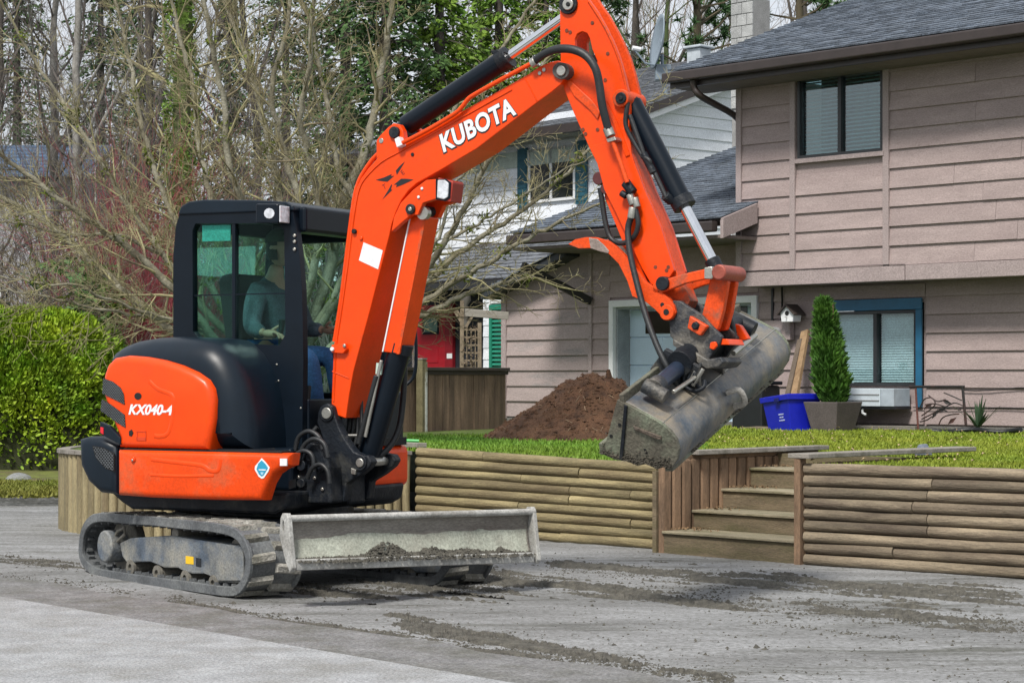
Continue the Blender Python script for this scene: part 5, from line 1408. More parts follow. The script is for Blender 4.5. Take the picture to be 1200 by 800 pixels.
# edge beads and welds
mb = MB(); mb.tube(smooth_path([s3(a, b, YB0 - .001) for a, b in ((391,470),(392.5,440),(394,405),(399,372),(405,330),(412,275),(417,240),(421,222),(428,209),(447,190),(472,176),(532,143),(600,105))], 3), .006, 6); mb.build('edge_weld', m_orange, bm_, SF_, smooth=60)
mb = MB(); mb.tube([s3(389.5, 435, YB0 - .001), s3(409, 443, YB0 - .001)], .004, 5); mb.build('weld_seam', m_orange, bm_, SF_)
mb = MB(); mb.tube([s3(615, 92, YB0 - .001), s3(629, 118, YB0 - .001)], .004, 5); mb.build('weld_seam', m_orange, bm_, SF_)
plate('tip_boss', circ(657, 83, 10, 16), YB0 - .018, YB1 + .018, M('greasy_dark_boss', (.07, .06, .055), .6, var=.3, bump=.2), bm_, bevel=.004)
pin('pin_head', 657, 83, YB0 - .03, YB0 - .018, .030, m_steel, bm_)
for px, py in ((632,86),(637,82)): pin('bolt', px, py, YB0 - .008, YB0, .013, m_steel, bm_, n=10)
# cylinder lug on the top of the bend
for ya in (YB0, YB1 - .05):
    plate('cylinder_lug', [(441,186),(441,165),(446,158),(455,149),(461,144.5),(468,146),(472,153),(474,166),(470,172)], ya, ya + .05, m_orange, bm_, bevel=.005, ref=YB0)
pin('lug_pin', 461, 155, YB0 - .02, YB1 + .02, .036, m_castblack, bm_); pin('eye_hole', 446.5, 165, YB0 - .004, YB0, .016, m_steel, bm_)
# lower bracket with boom cylinder pin and work light
for ya in (YB0 - .006, YB1 - .04):
    plate('cylinder_bracket', [(459,272),(462,255),(470,238),(485,222),(500,211),(511,210),(514,216),(512,233),(496,238),(490,252),(482,252),(470,262)], ya, ya + .046, m_orange, bm_, bevel=.005, ref=YB0)
pin('bracket_pin', 480, 245, YB0 - .024, YB1 + .02, .032, m_castblack, bm_); pin('pin_bolt', 480, 245, YB0 - .03, YB0 - .024, .014, m_steel, bm_, n=8)
for px, py in ((494,221),(490,231)): pin('bolt', px, py, YB0 - .014, YB0 - .006, .010, m_white, bm_, n=8)
wl_ = plate('work_light', [(513,208),(530,212),(531,214),(528,237),(512,234)], YB0 - .03, YB0 + .10, M('dark_red_housing', (.34, .03, .015), .5, bump=.05), bm_, bevel=.006)
plate('lens', [(514,211),(522,211),(527,215),(526,231),(521,234),(513,232)], YB0 - .045, YB0 - .031, m_lens, wl_, bevel=.008, seg=3, ref=YB0 - .03)
plate('rubber_rim', [(511,210),(523,209.5),(529,214),(528,232),(522,236),(511,234)], YB0 - .036, YB0 - .0305, m_black, wl_, bevel=.003, ref=YB0 - .03)
# decals
plate('white_decal', [(426,284),(448.5,293.5),(443,315.5),(420.5,305)], YB0 - .002, YB0, m_dec, bm_, bevel=0)
m_star = M('black_decal', (.012, .012, .014), .5, bump=0)
def dec(pts): plate('star_decal', pts, YB0 - .0015, YB0, m_star, bm_, bevel=0)
dec([(440,211),(450,208),(459,204),(458,206.5),(462,206),(454,213),(448,212.5)])
dec([(474,189.5),(473,192),(465,205),(464,201),(463.5,200.5),(468,195)])
dec([(484.5,210.5),(472,216.5),(464,219.5),(465,216.5),(461.5,216.5),(470,209.5),(476,209.5)])
dec([(448,234),(456,221),(458.5,216),(459.5,217),(458,222),(459.8,222.5),(454,228)])
m_rdk = M('dark_red_print', (.20, .015, .008), .5, bump=0)
ang = math.radians(32)
def dtext(s_, px, py, size, mat, rot=0.0, off=0.0, back=None, sx_=1.0, shear=0.0, dy=0.0, space=1.0):
    q = s3(px, py, YB0)
    return text(s_, size, bm_, SF_ @ Matrix.Translation((q.x, YB0 - .0012 - dy, q.z)) @ TXF @ Matrix.Rotation(rot, 4, 'Z'), mat, off=off, sx=sx_, shear=shear, ext=.0006, space=space)
dtext('T', 450.5, 219, .045, m_rdk, R(25)); dtext('E', 472, 202.5, .045, m_rdk, R(40))
a_, b_ = s3(519, 166, YB0), s3(598, 124, YB0); rotk = math.atan2(b_.z - a_.z, b_.x - a_.x)
lx = (b_ - a_).length
dtext('KUBOTA', 558.5, 149.0, .150, m_star, rotk, off=.011, sx_=.86, dy=.0, space=1.06, shear=.10)
dtext('KUBOTA', 558.5, 148.3, .150, m_white, rotk, off=.0052, sx_=.86, dy=.0016, space=1.06, shear=.10)
pin('grommet', 483, 181, YB0 - .006, YB0, .012, m_dark, bm_, n=10); pin('grommet', 414, 271, YB0 - .02, YB0, .016, m_dark, bm_, n=10); pin('bolt', 422.5, 279, YB0 - .012, YB0, .012, m_orange, bm_, n=10)
plate('hose_clip', [(388,404),(404,402),(406,409),(402,414),(388,413)], YB0 - .03, YB0, m_orange, bm_, bevel=.006); pin('bolt', 388.5, 409, YB0 - .045, YB0 - .03, .014, m_white, bm_, n=10); pin('bolt', 403, 405, YB0 - .04, YB0 - .03, .012, m_steel, bm_, n=10)
# boom cylinder with its orange guard
yc = (YB0 + YB1) / 2
gdp = xz(SF_, [(489,251),(507,255),(475.5,415),(456,412)], yc)
mb = MB(); mb.prism(gdp, yc - .075, yc + .075); bc = mb.build('cylinder_guard', m_orange, ex, SF_, bevel=.006)
plate('guard_edge', [(504,256),(507,256),(476,415),(473,415)], yc - .08, yc - .0751, m_orange_worn, bc, bevel=0, ref=yc)
plate('guard_flange', [(489,251),(490.2,251.2),(457.4,412.2),(456,412)], yc - .082, yc - .0751, m_white, bc, bevel=0, ref=yc)
cyl_between('rod_end', s3(484, 247, yc), s3(497, 262, yc), .05, m_castblack, bc)
q = s3(498, 250, yc - .09); mb = MB(); mb.cyly(q.x, q.z, yc - .12, yc - .08, .04, 14); mb.build('guard_bolt', m_steel, bc, SF_, smooth=40)
bcy = cyl_between('boom_cylinder', s3(470, 405, yc), s3(432, 534, yc), .070, m_black, ex)
cyl_between('gland', s3(471, 402, yc), s3(468, 414, yc), .076, m_castblack, bcy); cyl_between('rod', s3(486, 300, yc), s3(471, 402, yc), .03, m_chrome, bcy)
cyl_between('clevis', s3(432, 530, yc), s3(423, 542, yc), .055, m_castblack, bcy)
cyl_between('feed_pipe', s3(447, 422, yc - .09), s3(428, 512, yc - .09), .012, m_steel, bcy); cyl_between('feed_pipe', s3(441, 440, yc - .10), s3(420, 520, yc - .10), .016, m_hose, bcy)
plate('cylinder_decal', [(441,425),(447.5,426),(446,439),(440,438)], yc - .09, yc - .075, M('pale_green_decal', (.45, .58, .50), .5, bump=0), bcy, bevel=0)
hose([s3(472, 412, .02), s3(474, 440, .06), s3(470, 490, .06), s3(462, 515, .02), s3(450, 530, -.04), s3(438, 538, -.08)], .02)
# arm cylinder above the boom
acy = cyl_between('arm_cylinder', s3(476, 147.5, yc), s3(594, 68.5, yc), .063, m_black, ex)
cyl_between('rod', s3(590, 71, yc), s3(662, 20, yc), .030, m_chrome, acy); cyl_between('gland', s3(586, 74, yc), s3(597, 66.5, yc), .070, m_castblack, acy)
cyl_between('base_eye', s3(458, 158.5, yc), s3(480, 145, yc), .042, m_castblack, acy)
plate('port_block', [(574,60),(583,58),(592,61),(588,66),(578,65)], yc - .05, yc + .03, m_castblack, acy, bevel=.006)
yl_ = YB0 - .028
mb = MB(); mb.tube(smooth_path([s3(a, b, yl_) for a, b in ((467,170),(500,153),(532,134),(541,126),(548,117),(556,111),(590,92),(626,73))], 4), .014, 8); mb.build('steel_line', m_orange, ex, SF_, smooth=60)
mb = MB(); mb.tube(smooth_path([s3(a, b, yl_ + .05) for a, b in ((392,400),(400,350),(411,262),(418,220),(430,196),(446,178),(467,170))], 4), .014, 8); mb.build('steel_line', m_orange, ex, SF_, smooth=60)
plate('line_clip', [(462,163),(467,160),(471,170),(465,173)], yl_ - .02, yl_ + .05, m_white, ex, bevel=.004)
hose([s3(625, 73, yl_), s3(637, 64, yl_ - .03), s3(652, 58, yl_ - .05), s3(670, 58, yl_ - .06), s3(686, 65, yl_ - .06), s3(697, 79, yl_ - .06), s3(702, 97, yl_ - .05), s3(706, 125, yl_ - .04), s3(713, 152, yl_ - .01)], .025)
for a, b in (((623,75),(628,72)), ((712,150),(716,160))): cyl_between('hose_ferrule', s3(a[0], a[1], yl_ - .005), s3(b[0], b[1], yl_ - .005), .030, m_steel, ex)
plate('line_clip', [(710,163),(720,160),(722,164),(712,167)], yl_ - .02, yl_ + .06, m_steel, ex, bevel=.003)
mb = MB(); mb.tube([s3(716, 160, yl_), s3(727, 190, yl_), s3(735, 214, yl_)], .014, 8); mb.build('steel_line', m_orange_worn, ex, SF_, smooth=60)
# ---- arm
YA0, YA1 = -.19, -.01
ARMC = [(657,-14),(656,20),(657,75),(661,105),(672,132),(690,172),(702,196),(720,212),(748,204),(740,180),(737,150),(738,128),(736,106),(731,85),(725,65),(718,48),(710,32),(700,14),(690,0),(682,-14)]
SLOT = [(674,58),(673.5,46),(676,40),(682,37),(688,39),(691,45),(694,58),(700,72),(698,84),(692,76),(686,66)]
arm = None
for ya, lab in ((YA0, None), (YA1 - .03, None)):
    o = plate('arm' if arm is None else 'arm_cheek', ARMC, ya, ya + .03, m_orange_worn if arm is not None else m_orange, arm or ex, bevel=.004, holes=[SLOT], ref=YA0)
    arm = arm or o
ARMB = [(661,104),(672,132),(685,160),(700,192),(708,222),(722,250),(738,284),(752,314),(762,333),(775,343),(792,352),(802,360),(806,352),(800,338),(790,317),(774,266),(754,220),(740,181),(733,150),(726,128),(706,120),(690,108),(676,100)]
plate('arm_box', ARMB, YA0 + .0305, YA1 - .0305, m_orange_worn, arm, bevel=.004, ref=YA0)
ARMF = [(690,172),(700,192),(708,222),(722,250),(738,284),(752,314),(763,333),(776,338),(790,317),(774,266),(754,220),(740,181),(733,160)]
plate('arm_side', ARMF, YA0 - .002, YA0 + .029, m_orange, arm, bevel=.004, ref=YA0); plate('arm_side', ARMF, YA1 - .029, YA1 + .002, m_orange, arm, bevel=.004, ref=YA0)
mb = MB(); mb.tube(smooth_path([s3(a, b, YA0 - .001) for a, b in ((690,2),(710,34),(724,66),(731,90),(735,108))], 3), .008, 6); mb.build('edge_bead', m_orange_worn, arm, SF_, smooth=60)
plate('web_rib', [(664,97),(668,94),(694,118),(703,131),(700,140),(690,128),(672,112)], YA0 - .012, YA0, m_orange_worn, arm, bevel=.005)
plate('web_rib', [(706,118),(710,118),(722,140),(738,182),(733,184),(718,144)], YA0 - .010, YA0, m_orange, arm, bevel=.004)
pin('pin_boss', 727, 115, YA0 - .03, YA1 + .03, .052, m_orange_worn, arm); pin('pin_head', 727, 115, YA0 - .042, YA0 - .03, .034, m_castblack, arm); pin('pin_bolt', 727, 115, YA0 - .05, YA0 - .042, .014, m_dark, arm, n=8)
pin('pin_boss', 665, 5, YA0 - .02, YA1 + .02, .058, m_castblack, arm); pin('pin_head', 665, 5, YA0 - .032, YA0 - .02, .035, m_steel, arm); pin('pin_bolt', 665, 5, YA0 - .04, YA0 - .032, .014, m_dark, arm, n=8)
pin('cross_tube', 705, 80, YA0 + .03, YA1 - .03, .055, m_orange_worn, arm)
plate('hinge_block', [(690,64),(700,62),(708,72),(707,84),(700,86),(692,76)], YA0 + .03, YA1 - .03, m_castblack, arm, bevel=.006, ref=YA0)
for px, py in ((686,157),(683,152),(668,38),(664,36),(694,27),(709,94),(712,63),(768,313),(783,313),(781,317),(700,152),(722,148)): pin('grease_spot', px, py, YA0 - .0035, YA0 - .002, .012, M('grease_stain', (.16, .035, .012), .7, bump=0), arm, n=7)
# thumb and its strut behind the arm
plate('thumb_strut', [(703,213),(710,222),(756,330),(764,340),(757,342),(748,335),(706,232)], YA0 + .03, YA1 - .03, m_orange, arm, bevel=.004, ref=YA0)
pin('strut_pin', 701, 209, YA0 + .0, YA1 - .0, .038, M('maroon_pin', (.07, .015, .015), .5, bump=.1), arm); pin('strut_pin', 709, 221, YA0 + .0, YA1 - .0, .032, MATS['maroon_pin'], arm)
THUMB = [(666,286),(674,280.5),(686,278),(698,278),(712,282),(722,289),(731,298),(742,312),(756,330),(766,337),(776,343),(784,350),(790,358),(792,366),(787,374),(778,373),(767,362),(756,353),(741,347),(735,329),(725,309),(712,296),(704,294),(691,290.5),(678,291)]
for ya in (YA0 - .055, YA1 + .02):
    th_ = plate('thumb', THUMB, ya, ya + .035, m_orange_worn, ex, bevel=.006, ref=YA0 - .055)
    plate('thumb_pad', [(690,278.5),(700,280),(708,287),(714,294),(713,297),(704,295),(692,291)], ya - .004, ya + .039, M('worn_bare_steel', (.30, .24, .21), .6, .2, var=.3, bump=.2), th_, bevel=.004, ref=YA0 - .055)
    pin('hole', 748, 337.5, ya - .002, ya, .018, m_dark, th_, n=12); pin('hole', 776, 357, ya - .002, ya, .013, m_dark, th_, n=12)
    pin('pin_boss', 781, 366, ya - .014, ya + .045, .045, m_orange_worn, th_); pin('pin_head', 780.5, 365.5, ya - .017, ya - .014, .018, m_dark, th_, n=12)
# bucket cylinder
bkc = cyl_between('bucket_cylinder', s3(740, 121, yc), s3(800, 238, yc), .060, m_black, ex)
cyl_between('base_eye', s3(727, 112, yc), s3(742, 124, yc), .055, m_castblack, bkc); cyl_between('gland', s3(797, 232, yc), s3(803, 243, yc), .068, m_castblack, bkc)
cyl_between('rod', s3(801, 240, yc), s3(836, 308, yc), .032, m_chrome, bkc); cyl_between('rod_eye', s3(834, 304, yc), s3(841, 318, yc), .045, m_castblack, bkc)
cyl_between('feed_pipe', s3(738, 135, yc - .085), s3(755, 182, yc - .085), .014, m_hose, bkc); cyl_between('feed_pipe', s3(766, 200, yc - .08), s3(782, 234, yc - .08), .014, m_hose, bkc)
cyl_between('pipe_union', s3(754, 180, yc - .085), s3(766, 203, yc - .085), .022, m_castblack, bkc); cyl_between('port_block', s3(779, 229, yc - .08), s3(787, 236, yc - .04), .028, m_castblack, bkc)
hose([s3(736, 120, yc - .10), s3(733, 145, yc - .10), s3(742, 165, yc - .09), s3(754, 185, yc - .085)], .014)
hose([s3(762, 196, yc - .085), s3(761, 188, yc - .10), s3(752, 183, yc - .09)], .013)
# hose couplings on the arm's side and the loops below
yh = YA0 - .04
for (a, b, r_, mt) in (((733,214),(742,226),.03,m_castblack), ((738,228),(742,240),.024,m_steel), ((744,232),(747,243),.022,m_steel), ((742,243),(740,256),.026,m_steel), ((728,226),(734,230),.02,m_castblack)):
    cyl_between('hose_coupling', s3(a[0], a[1], yh), s3(b[0], b[1], yh), r_, mt, ex, n=10)
hose([s3(740, 254, yh), s3(736, 268, yh), s3(738, 295, yh - .02), s3(746, 330, yh - .04), s3(757, 370, yh - .07), s3(770, 405, yh - .10), s3(783, 432, yh - .11), s3(794, 452, yh - .06)], .019)
hose([s3(745, 245, yh), s3(748, 262, yh), s3(744, 276, yh + .01), s3(734, 284, yh + .03), s3(722, 284, yh + .05), s3(714, 276, yh + .06), s3(709, 258, yh + .06), s3(706, 238, yh + .06), s3(703, 220, yh + .05)], .016)
hose([s3(796, 300, YA1), s3(806, 318, YA1 + .02), s3(812, 330, YA1 + .02)], .007)
# ---- bucket linkage
LK = [(764,335),(768,330),(780,327),(800,321),(824,315.5),(846,313),(850,318),(847,325),(826,327),(803,332),(788,338),(772,344),(764,342)]
for ya in (YA0 - .055, YA1 + .02):
    lk = plate('bucket_link', LK, ya, ya + .035, m_orange_worn, ex, bevel=.006, ref=YA0 - .055)
    pin('link_pin', 775.5, 332, ya - .02, ya + .05, .040, m_castblack, lk); plate('link_cap', [(825,313.5),(834,312),(837,322),(834,327),(825,326.5)], ya - .006, ya + .041, m_steel, lk, bevel=.006, ref=YA0 - .06)
q = s3(842, 319, YA0 - .09); mb = MB(); mb.cyly(q.x, q.z, YA0 - .09, YA1 + .03, .044, 20); mb.build('link_pin', M('worn_pin_pink', (.32, .075, .05), .5, .2, var=.3, bump=.15), ex, SF_, smooth=40, bevel=.008)
for ya in (YA0 + .01, YA1 - .05):
    plate('tipping_link', [(832,322),(848,322),(852,330),(846,365),(840,386),(826,388),(819,380),(826,350)], ya, ya + .045, m_orange_worn, ex, bevel=.008, ref=YA0)
plate('tipping_link_web', [(832,328),(842,328),(836,375),(828,375)], YA0 + .055, YA1 - .05, m_castblack, ex, bevel=.004, ref=YA0)
# coupler
CP = [(785,356),(789,352),(797,352.5),(808,360),(822,369),(834,382),(846,394),(844,402),(838,410),(829,423),(815,416),(794,402),(785,394),(784,376)]
m_coupler = M('scraped_dark_coupler', (.022, .026, .032), .55, var=.5, scale=8, det=10, grain=.2, col2=(.17, .155, .13), mix=.56, mixw=.10, bump=.3)
cpl = None
for ya in (YA0 - .035, YA1 + .005):
    o = plate('coupler' if cpl is None else 'coupler_cheek', CP, ya, ya + .035, m_coupler, cpl or ex, bevel=.006, ref=YA0 - .035); cpl = cpl or o
plate('coupler_core', [(792,372),(812,368),(838,398),(828,420),(812,412),(792,398)], YA0 + .001, YA1 + .004, m_castblack, cpl, bevel=.004, ref=YA0)
plate('lock_lug', [(808,369.5),(829,382),(820,393.5),(805,384.5)], YA0 - .075, YA0 - .036, m_orange_worn, cpl, bevel=.008); plate('lock_recess', [(812,378),(816,376.5),(820,380),(818,386),(813,386),(810,382)], YA0 - .078, YA0 - .0751, m_dark, cpl, bevel=0)
pin('lock_pin', 814, 381.5, YA0 - .088, YA0 - .078, .020, m_castblack, cpl)
plate('lock_lug', [(832,401),(838,400),(840,405),(836,410),(831,408)], YA0 - .06, YA0 - .036, m_orange, cpl, bevel=.006)
plate('cover_plate', [(840,397),(852,397),(855,404),(840,404)], YA0 - .02, YA1 + .02, m_orange, cpl, bevel=.006)
plate('gusset', [(842,378),(848,380),(858,396),(852,398),(845,396)], YA1 + .05, YA1 + .10, m_orange, cpl, bevel=.006, ref=YA0)
plate('base_plate', [(788,396),(829,421),(845,418),(848,424),(842,430),(828,432),(788,404)], YA0 - .07, YA1 + .02, m_coupler, cpl, bevel=.008)
# ---- tilting ditch bucket
OB = s3(818, 455, -.10)
BF = SF_ @ Matrix.Translation(OB) @ Matrix.Rotation(R(18.5), 4, 'X')
m_bkt = M('scuffed_bucket_steel', (.075, .098, .125), .5, .15, var=.5, scale=6, det=10, grain=.10, col2=(.25, .215, .165), mix=.50, mixw=.12, bump=.10, bscale=40)
m_bkt2 = M('mud_stained_plate', (.115, .105, .08), .8, .1, var=.35, scale=5, det=10, col2=(.20, .235, .165), mix=.54, mixw=.12, bump=.35)
NB = -.64
EP = [(724,468),(740,476),(758,486),(776,496),(786,505),(793,515),(796,526),(794,538),(786,550),(780,546),(771,549),(757,543),(748,545),(736,540),(722,538),(706,531),(711,516),(716,498),(720,482)]
pe = xz(BF, EP, NB)
def inset(poly, d):
    P_ = [Vector((p[0], p[1])) for p in poly]; return [(q.x, q.y) for q in offset(P_, d)]
shell = [pe[i] for i in (15, 16, 17, 18, 0, 1, 2, 3, 4, 5, 6, 7, 8)]
sv = [Vector((p[0], p[1])) for p in shell]
inn = []
for i in range(len(sv)):
    t_ = (sv[min(i+1, len(sv)-1)] - sv[max(i-1, 0)]).normalized(); nrm2 = Vector((t_.y, -t_.x))
    cen = Vector((sum(p[0] for p in pe)/len(pe), sum(p[1] for p in pe)/len(pe)))
    if nrm2.dot(cen - sv[i]) < 0: nrm2 = -nrm2
    inn.append(sv[i] + nrm2 * .022)
W2 = 1.07
mb = MB(); mb.prism([(p.x, p.y) for p in sv] + [(p.x, p.y) for p in reversed(inn)], NB + .02, W2 - .02)
bk = mb.build('bucket', m_bkt, ex, BF, bevel=.004, smooth=32, label='wide grey ditching bucket tilted to one side')
for ya in (NB - .008, W2 - .02):
    mb = MB(); mb.prism(pe, ya, ya + .028); ep_ = mb.build('side_plate', m_bkt2, bk, BF, bevel=.005)
    if ya < 0:
        mb = MB(); mb.prism(xz(BF, [(733,473),(736.5,474.5),(731,538),(727,537)], NB), ya - .012, ya); mb.build('side_rib', m_castblack, ep_, BF, bevel=.003)
        for px, py in ((727,497),(717,510)): 
            q = s3(px, py, NB, BF); mb = MB(); mb.cyly(q.x, q.z, ya - .003, ya, .010, 8); mb.build('bolt_hole', m_dark, ep_, BF)
        mb = MB(); mb.prism(xz(BF, [(755,525),(757,524.5),(760,530),(758,531)], NB), ya - .003, ya); mb.build('slot_hole', m_dark, ep_, BF)
        mb = MB(); mb.prism(xz(BF, [(743,497),(750,500),(776,510),(777,514),(770,513),(745,502)], NB), ya - .012, ya); mb.build('cast_plate', M('brown_cast_plate', (.11, .085, .065), .7, var=.4, scale=30, bump=.6), ep_, BF, bevel=.004)
# lips along the long edges
a3, b3 = pe[8], pe[15]
mb = MB(); mb.box(a3[0] - .035, a3[0] + .012, NB, W2, a3[1] - .012, a3[1] + .045); mb.build('cutting_edge', m_bkt2, bk, BF, bevel=.006)
mb = MB(); mb.box(b3[0] - .016, b3[0] + .016, NB, W2, b3[1] - .01, b3[1] + .06); mb.build('cutting_edge', m_bkt2, bk, BF, bevel=.006)
t0, t3 = Vector((pe[0][0], pe[0][1])), Vector((pe[3][0], pe[3][1]))
tdir = (t3 - t0).normalized(); tn = Vector((-tdir.y, tdir.x)); tn = tn if tn.y > 0 else -tn
def tpz(f, up): p = t0.lerp(t3, f) + tn * up; return p.x, p.y
mb = MB(); x_, z_ = tpz(.06, .03); mb.box(x_ - .02, x_ + .008, NB, W2, z_ - .05, z_ + .012); mb.build('back_lip', m_bkt2, bk, BF, bevel=.006)
for ii, rr in ((3, .0035),):
    mb = MB(); mb.tube([Vector((pe[ii][0], NB, pe[ii][1])), Vector((pe[ii][0], W2, pe[ii][1]))], rr, 6); mb.build('worn_edge', m_steel, bk, BF, smooth=60)
# lifting eye
q = xz(BF, [(863,470)], .10)[0]
mb = MB()
pa = Vector((pe[6][0] - .005, pe[6][1] + .03))
lug_c = s3(862, 463, .12, BF)
mb.tube(smooth_path([Vector((pe[5][0] + .00, .08, pe[5][1] + .02)), Vector((pe[5][0] + .07, .10, pe[5][1] + .03)), Vector((pe[6][0] + .075, .13, pe[6][1] - .0)), Vector((pe[6][0] + .0, .15, pe[6][1] - .03))], 4), .018, 8); mb.build('lifting_eye', M('pale_worn_steel', (.42, .40, .36), .6, .2, bump=.2), bk, BF, smooth=60)
mk = MB()                                                # mud caked along the bucket's edges
for k in range(900):
    yy = random.uniform(NB, W2); q0 = pe[8] if random.random() < .5 else pe[15]
    if fbm(yy*3, q0[0], 3) < -.1: continue
    clod(mk, (q0[0] + random.gauss(0, .012), yy, q0[1] + abs(random.gauss(0, .02)) + .0), random.uniform(.006, .014))
for k in range(500):
    f_ = random.random(); i_ = 8 + int(f_*6.99); a_, b_ = pe[i_], pe[i_+1]; t_ = random.random()
    clod(mk, (a_[0] + (b_[0]-a_[0])*t_ + random.gauss(0, .006), NB - .012, a_[1] + (b_[1]-a_[1])*t_ + abs(random.gauss(0, .022)) + .004), random.uniform(.005, .012))
mk.raw('caked_mud', M('grey_brown_mud', (.075, .066, .05), .95, var=.4, scale=18, bump=.4), bk, BF, kind='stuff')
# tilt cylinders, mount and their hoses
def tp3(f, y, up): x, z = tpz(f, up); return Vector((x, y, z))
tc_ = cyl_between('tilt_cylinder', tp3(.45, -.44, .085), tp3(.45, -.02, .10), .046, M('blue_black_cylinder', (.018, .028, .05), .35, var=.3, bump=.05), bk, BF)
cyl_between('cylinder_pin', tp3(.25, -.50, .08), tp3(.75, -.50, .08), .042, m_coupler, tc_, BF); cyl_between('end_cap', tp3(.45, -.50, .085), tp3(.45, -.42, .085), .056, m_coupler, tc_, BF)
cyl_between('feed_pipe', tp3(.8, -.45, .10), tp3(.85, -.18, .10), .012, m_steel, tc_, BF)
tc_ = cyl_between('tilt_cylinder', tp3(.45, .30, .11), tp3(.45, .72, .085), .050, m_castblack, bk, BF)
cyl_between('cylinder_pin', tp3(.25, .74, .085), tp3(.85, .74, .085), .050, m_castblack, tc_, BF); cyl_between('feed_pipe', tp3(.95, .35, .08), tp3(.95, .70, .08), .016, m_steel, tc_, BF)
for yy in (-.16, .20):
    mb = MB(); a1, a2 = tpz(-.1, 0), tpz(1.05, 0); b1_, b2_ = tpz(.85, .16), tpz(.05, .16); mb.prism([a1, a2, b1_, b2_], yy, yy + .03); mb.build('mount_cheek', m_coupler, bk, BF, bevel=.006)
cyl_between('mount_tube', tp3(.45, -.18, .13), tp3(.45, .19, .13), .075, m_castblack, bk, BF)
for k in range(4):
    hose([s3(801 + 7*k, 420 + 2*k, YA0 - .06), s3(797 + 6*k, 436, YA0 - .10), s3(796 + 6*k, 448, YA0 - .10), s3(806 + 5*k, 456, YA0 - .06)], .013, m_castblack)
hose([s3(848, 365, YA1 + .12), s3(856, 375, YA1 + .14), s3(859, 390, YA1 + .14), s3(858, 402, YA1 + .12)], .018)
hose([s3(796, 448, YA0 - .10), s3(812, 458, YA0 - .12), s3(824, 454, YA0 - .11), s3(826, 446, YA0 - .08)], .012, m_castblack)
for a, b in (((812,452),(824,432)), ((808,446),(818,428)), ((770,473),(790,462))): cyl_between('hose_coupling', s3(a[0], a[1], YA0 - .1), s3(b[0], b[1], YA0 - .1), .013, m_steel, ex, n=8)

# ================================================================== NEIGHBOURING HOUSES
m_wsid = M('white_siding', (.78, .82, .88), .7, var=.06, scale=2, col2=(.64, .68, .74), mix=.64, bump=.12, rnd=.05)
NC = at(738, 400, 36.0)
NA = R(50)
NF = frame(NC.x, NC.y, 0, NA)                        # front wall runs to -x; gable wall runs inward along +y
wh = thing('neighbour_house', 'white sided two storey house with grey roof and red door behind the bare tree', 'house', NF)
def nx(px, py, yo=0.0): q = onp(NF, px, py, yo); return q.x, q.z
def ny(px, py): q = onp(NF, px, py, 0.0, 0); return q.y, q.z
LA = nx(412, 300)[0]; LBk = 6.2
zeN = nx(640, 166, -.0)[1]; 
w = MB(); w.box(LA, -.06, 0, LBk, .2, zeN + .5); body = w.build('wall', m_wsid, wh)
z = .8
wx = [nx(610, 200)[0], nx(692, 200)[0]]; wz = [nx(650, 236)[1], nx(650, 172)[1]]
while z < zeN - .02:
    zt = min(z + .20, zeN)
    segs = [(LA, 0)] if (zt < wz[0] or z > wz[1]) else [(LA, wx[0]), (wx[1], 0)]
    for a, b in segs: board(a, b, z, zt, 0, th=.03).build('siding_board', m_wsid, body)
    z = zt
# gable wall, right of the corner: boards along y on the plane x = 0
y1, z1 = ny(860, 93); y0_, z0_ = ny(745, 136)
sl = (z1 - z0_) / (y1 - y0_)
ridge_y = LBk / 2 + 1.2
mb = MB()
def gz(y): return z0_ + sl * (y - y0_) - .12
mb.add([(-.05, 0, zeN - .5), (-.05, LBk + 2, zeN - .5), (-.05, LBk + 2, gz(0)), (-.05, LBk, gz(LBk*.9)), (-.05, 0, gz(0))], [(0,1,2,3,4)])
gw = mb.build('gable_wall', m_wsid, wh)
z = 2.6
ymax = ny(858, 200)[0]
while z < gz(ymax):
    zt = z + .20; ya = max(0.0, (z + .02 - z0_ + .12) / sl + y0_)
    if ya < ymax - .1:
        yb_ = max(0.0, (zt - z0_ + .12) / sl + y0_); mb = MB()
        mb.add([(.03, ya, z), (.03, ymax, z), (.006, ymax, zt + .02), (.006, min(yb_, ymax - .02), zt + .02), (0, ya, z), (0, ymax, z), (0, ymax, zt + .02), (0, min(yb_, ymax - .02), zt + .02)],
               [(0,1,2,3),(4,7,6,5),(0,4,5,1),(1,5,6,2),(2,6,7,3),(3,7,4,0)])
        mb.build('siding_board', m_wsid, gw)
    z = zt
mb = MB(); mb.box(-.02, .05, ymax, ymax + .14, 2.4, gz(ymax) + .1); mb.build('corner_board', m_white, wh)
mb = MB(); mb.box(-.12, .02, ymax + .14, ymax + 2.2, 2.4, gz(ymax) + .6); mb.build('rear_wall', m_wsid, wh)
def rake(y, up, x): return (x, y, gz(y) + up)
ye0, ye1 = -.5, ymax + .35
mb = MB(); mb.add([rake(ye0,.02,.05), rake(ye1,.02,.05), rake(ye1,.26,.05), rake(ye0,.26,.05), rake(ye0,.02,.30), rake(ye1,.02,.30), rake(ye1,.26,.30), rake(ye0,.26,.30)],
                  [(0,1,2,3),(4,7,6,5),(0,4,5,1),(1,5,6,2),(2,6,7,3),(3,7,4,0)]); mb.build('rake_board', m_white, wh)
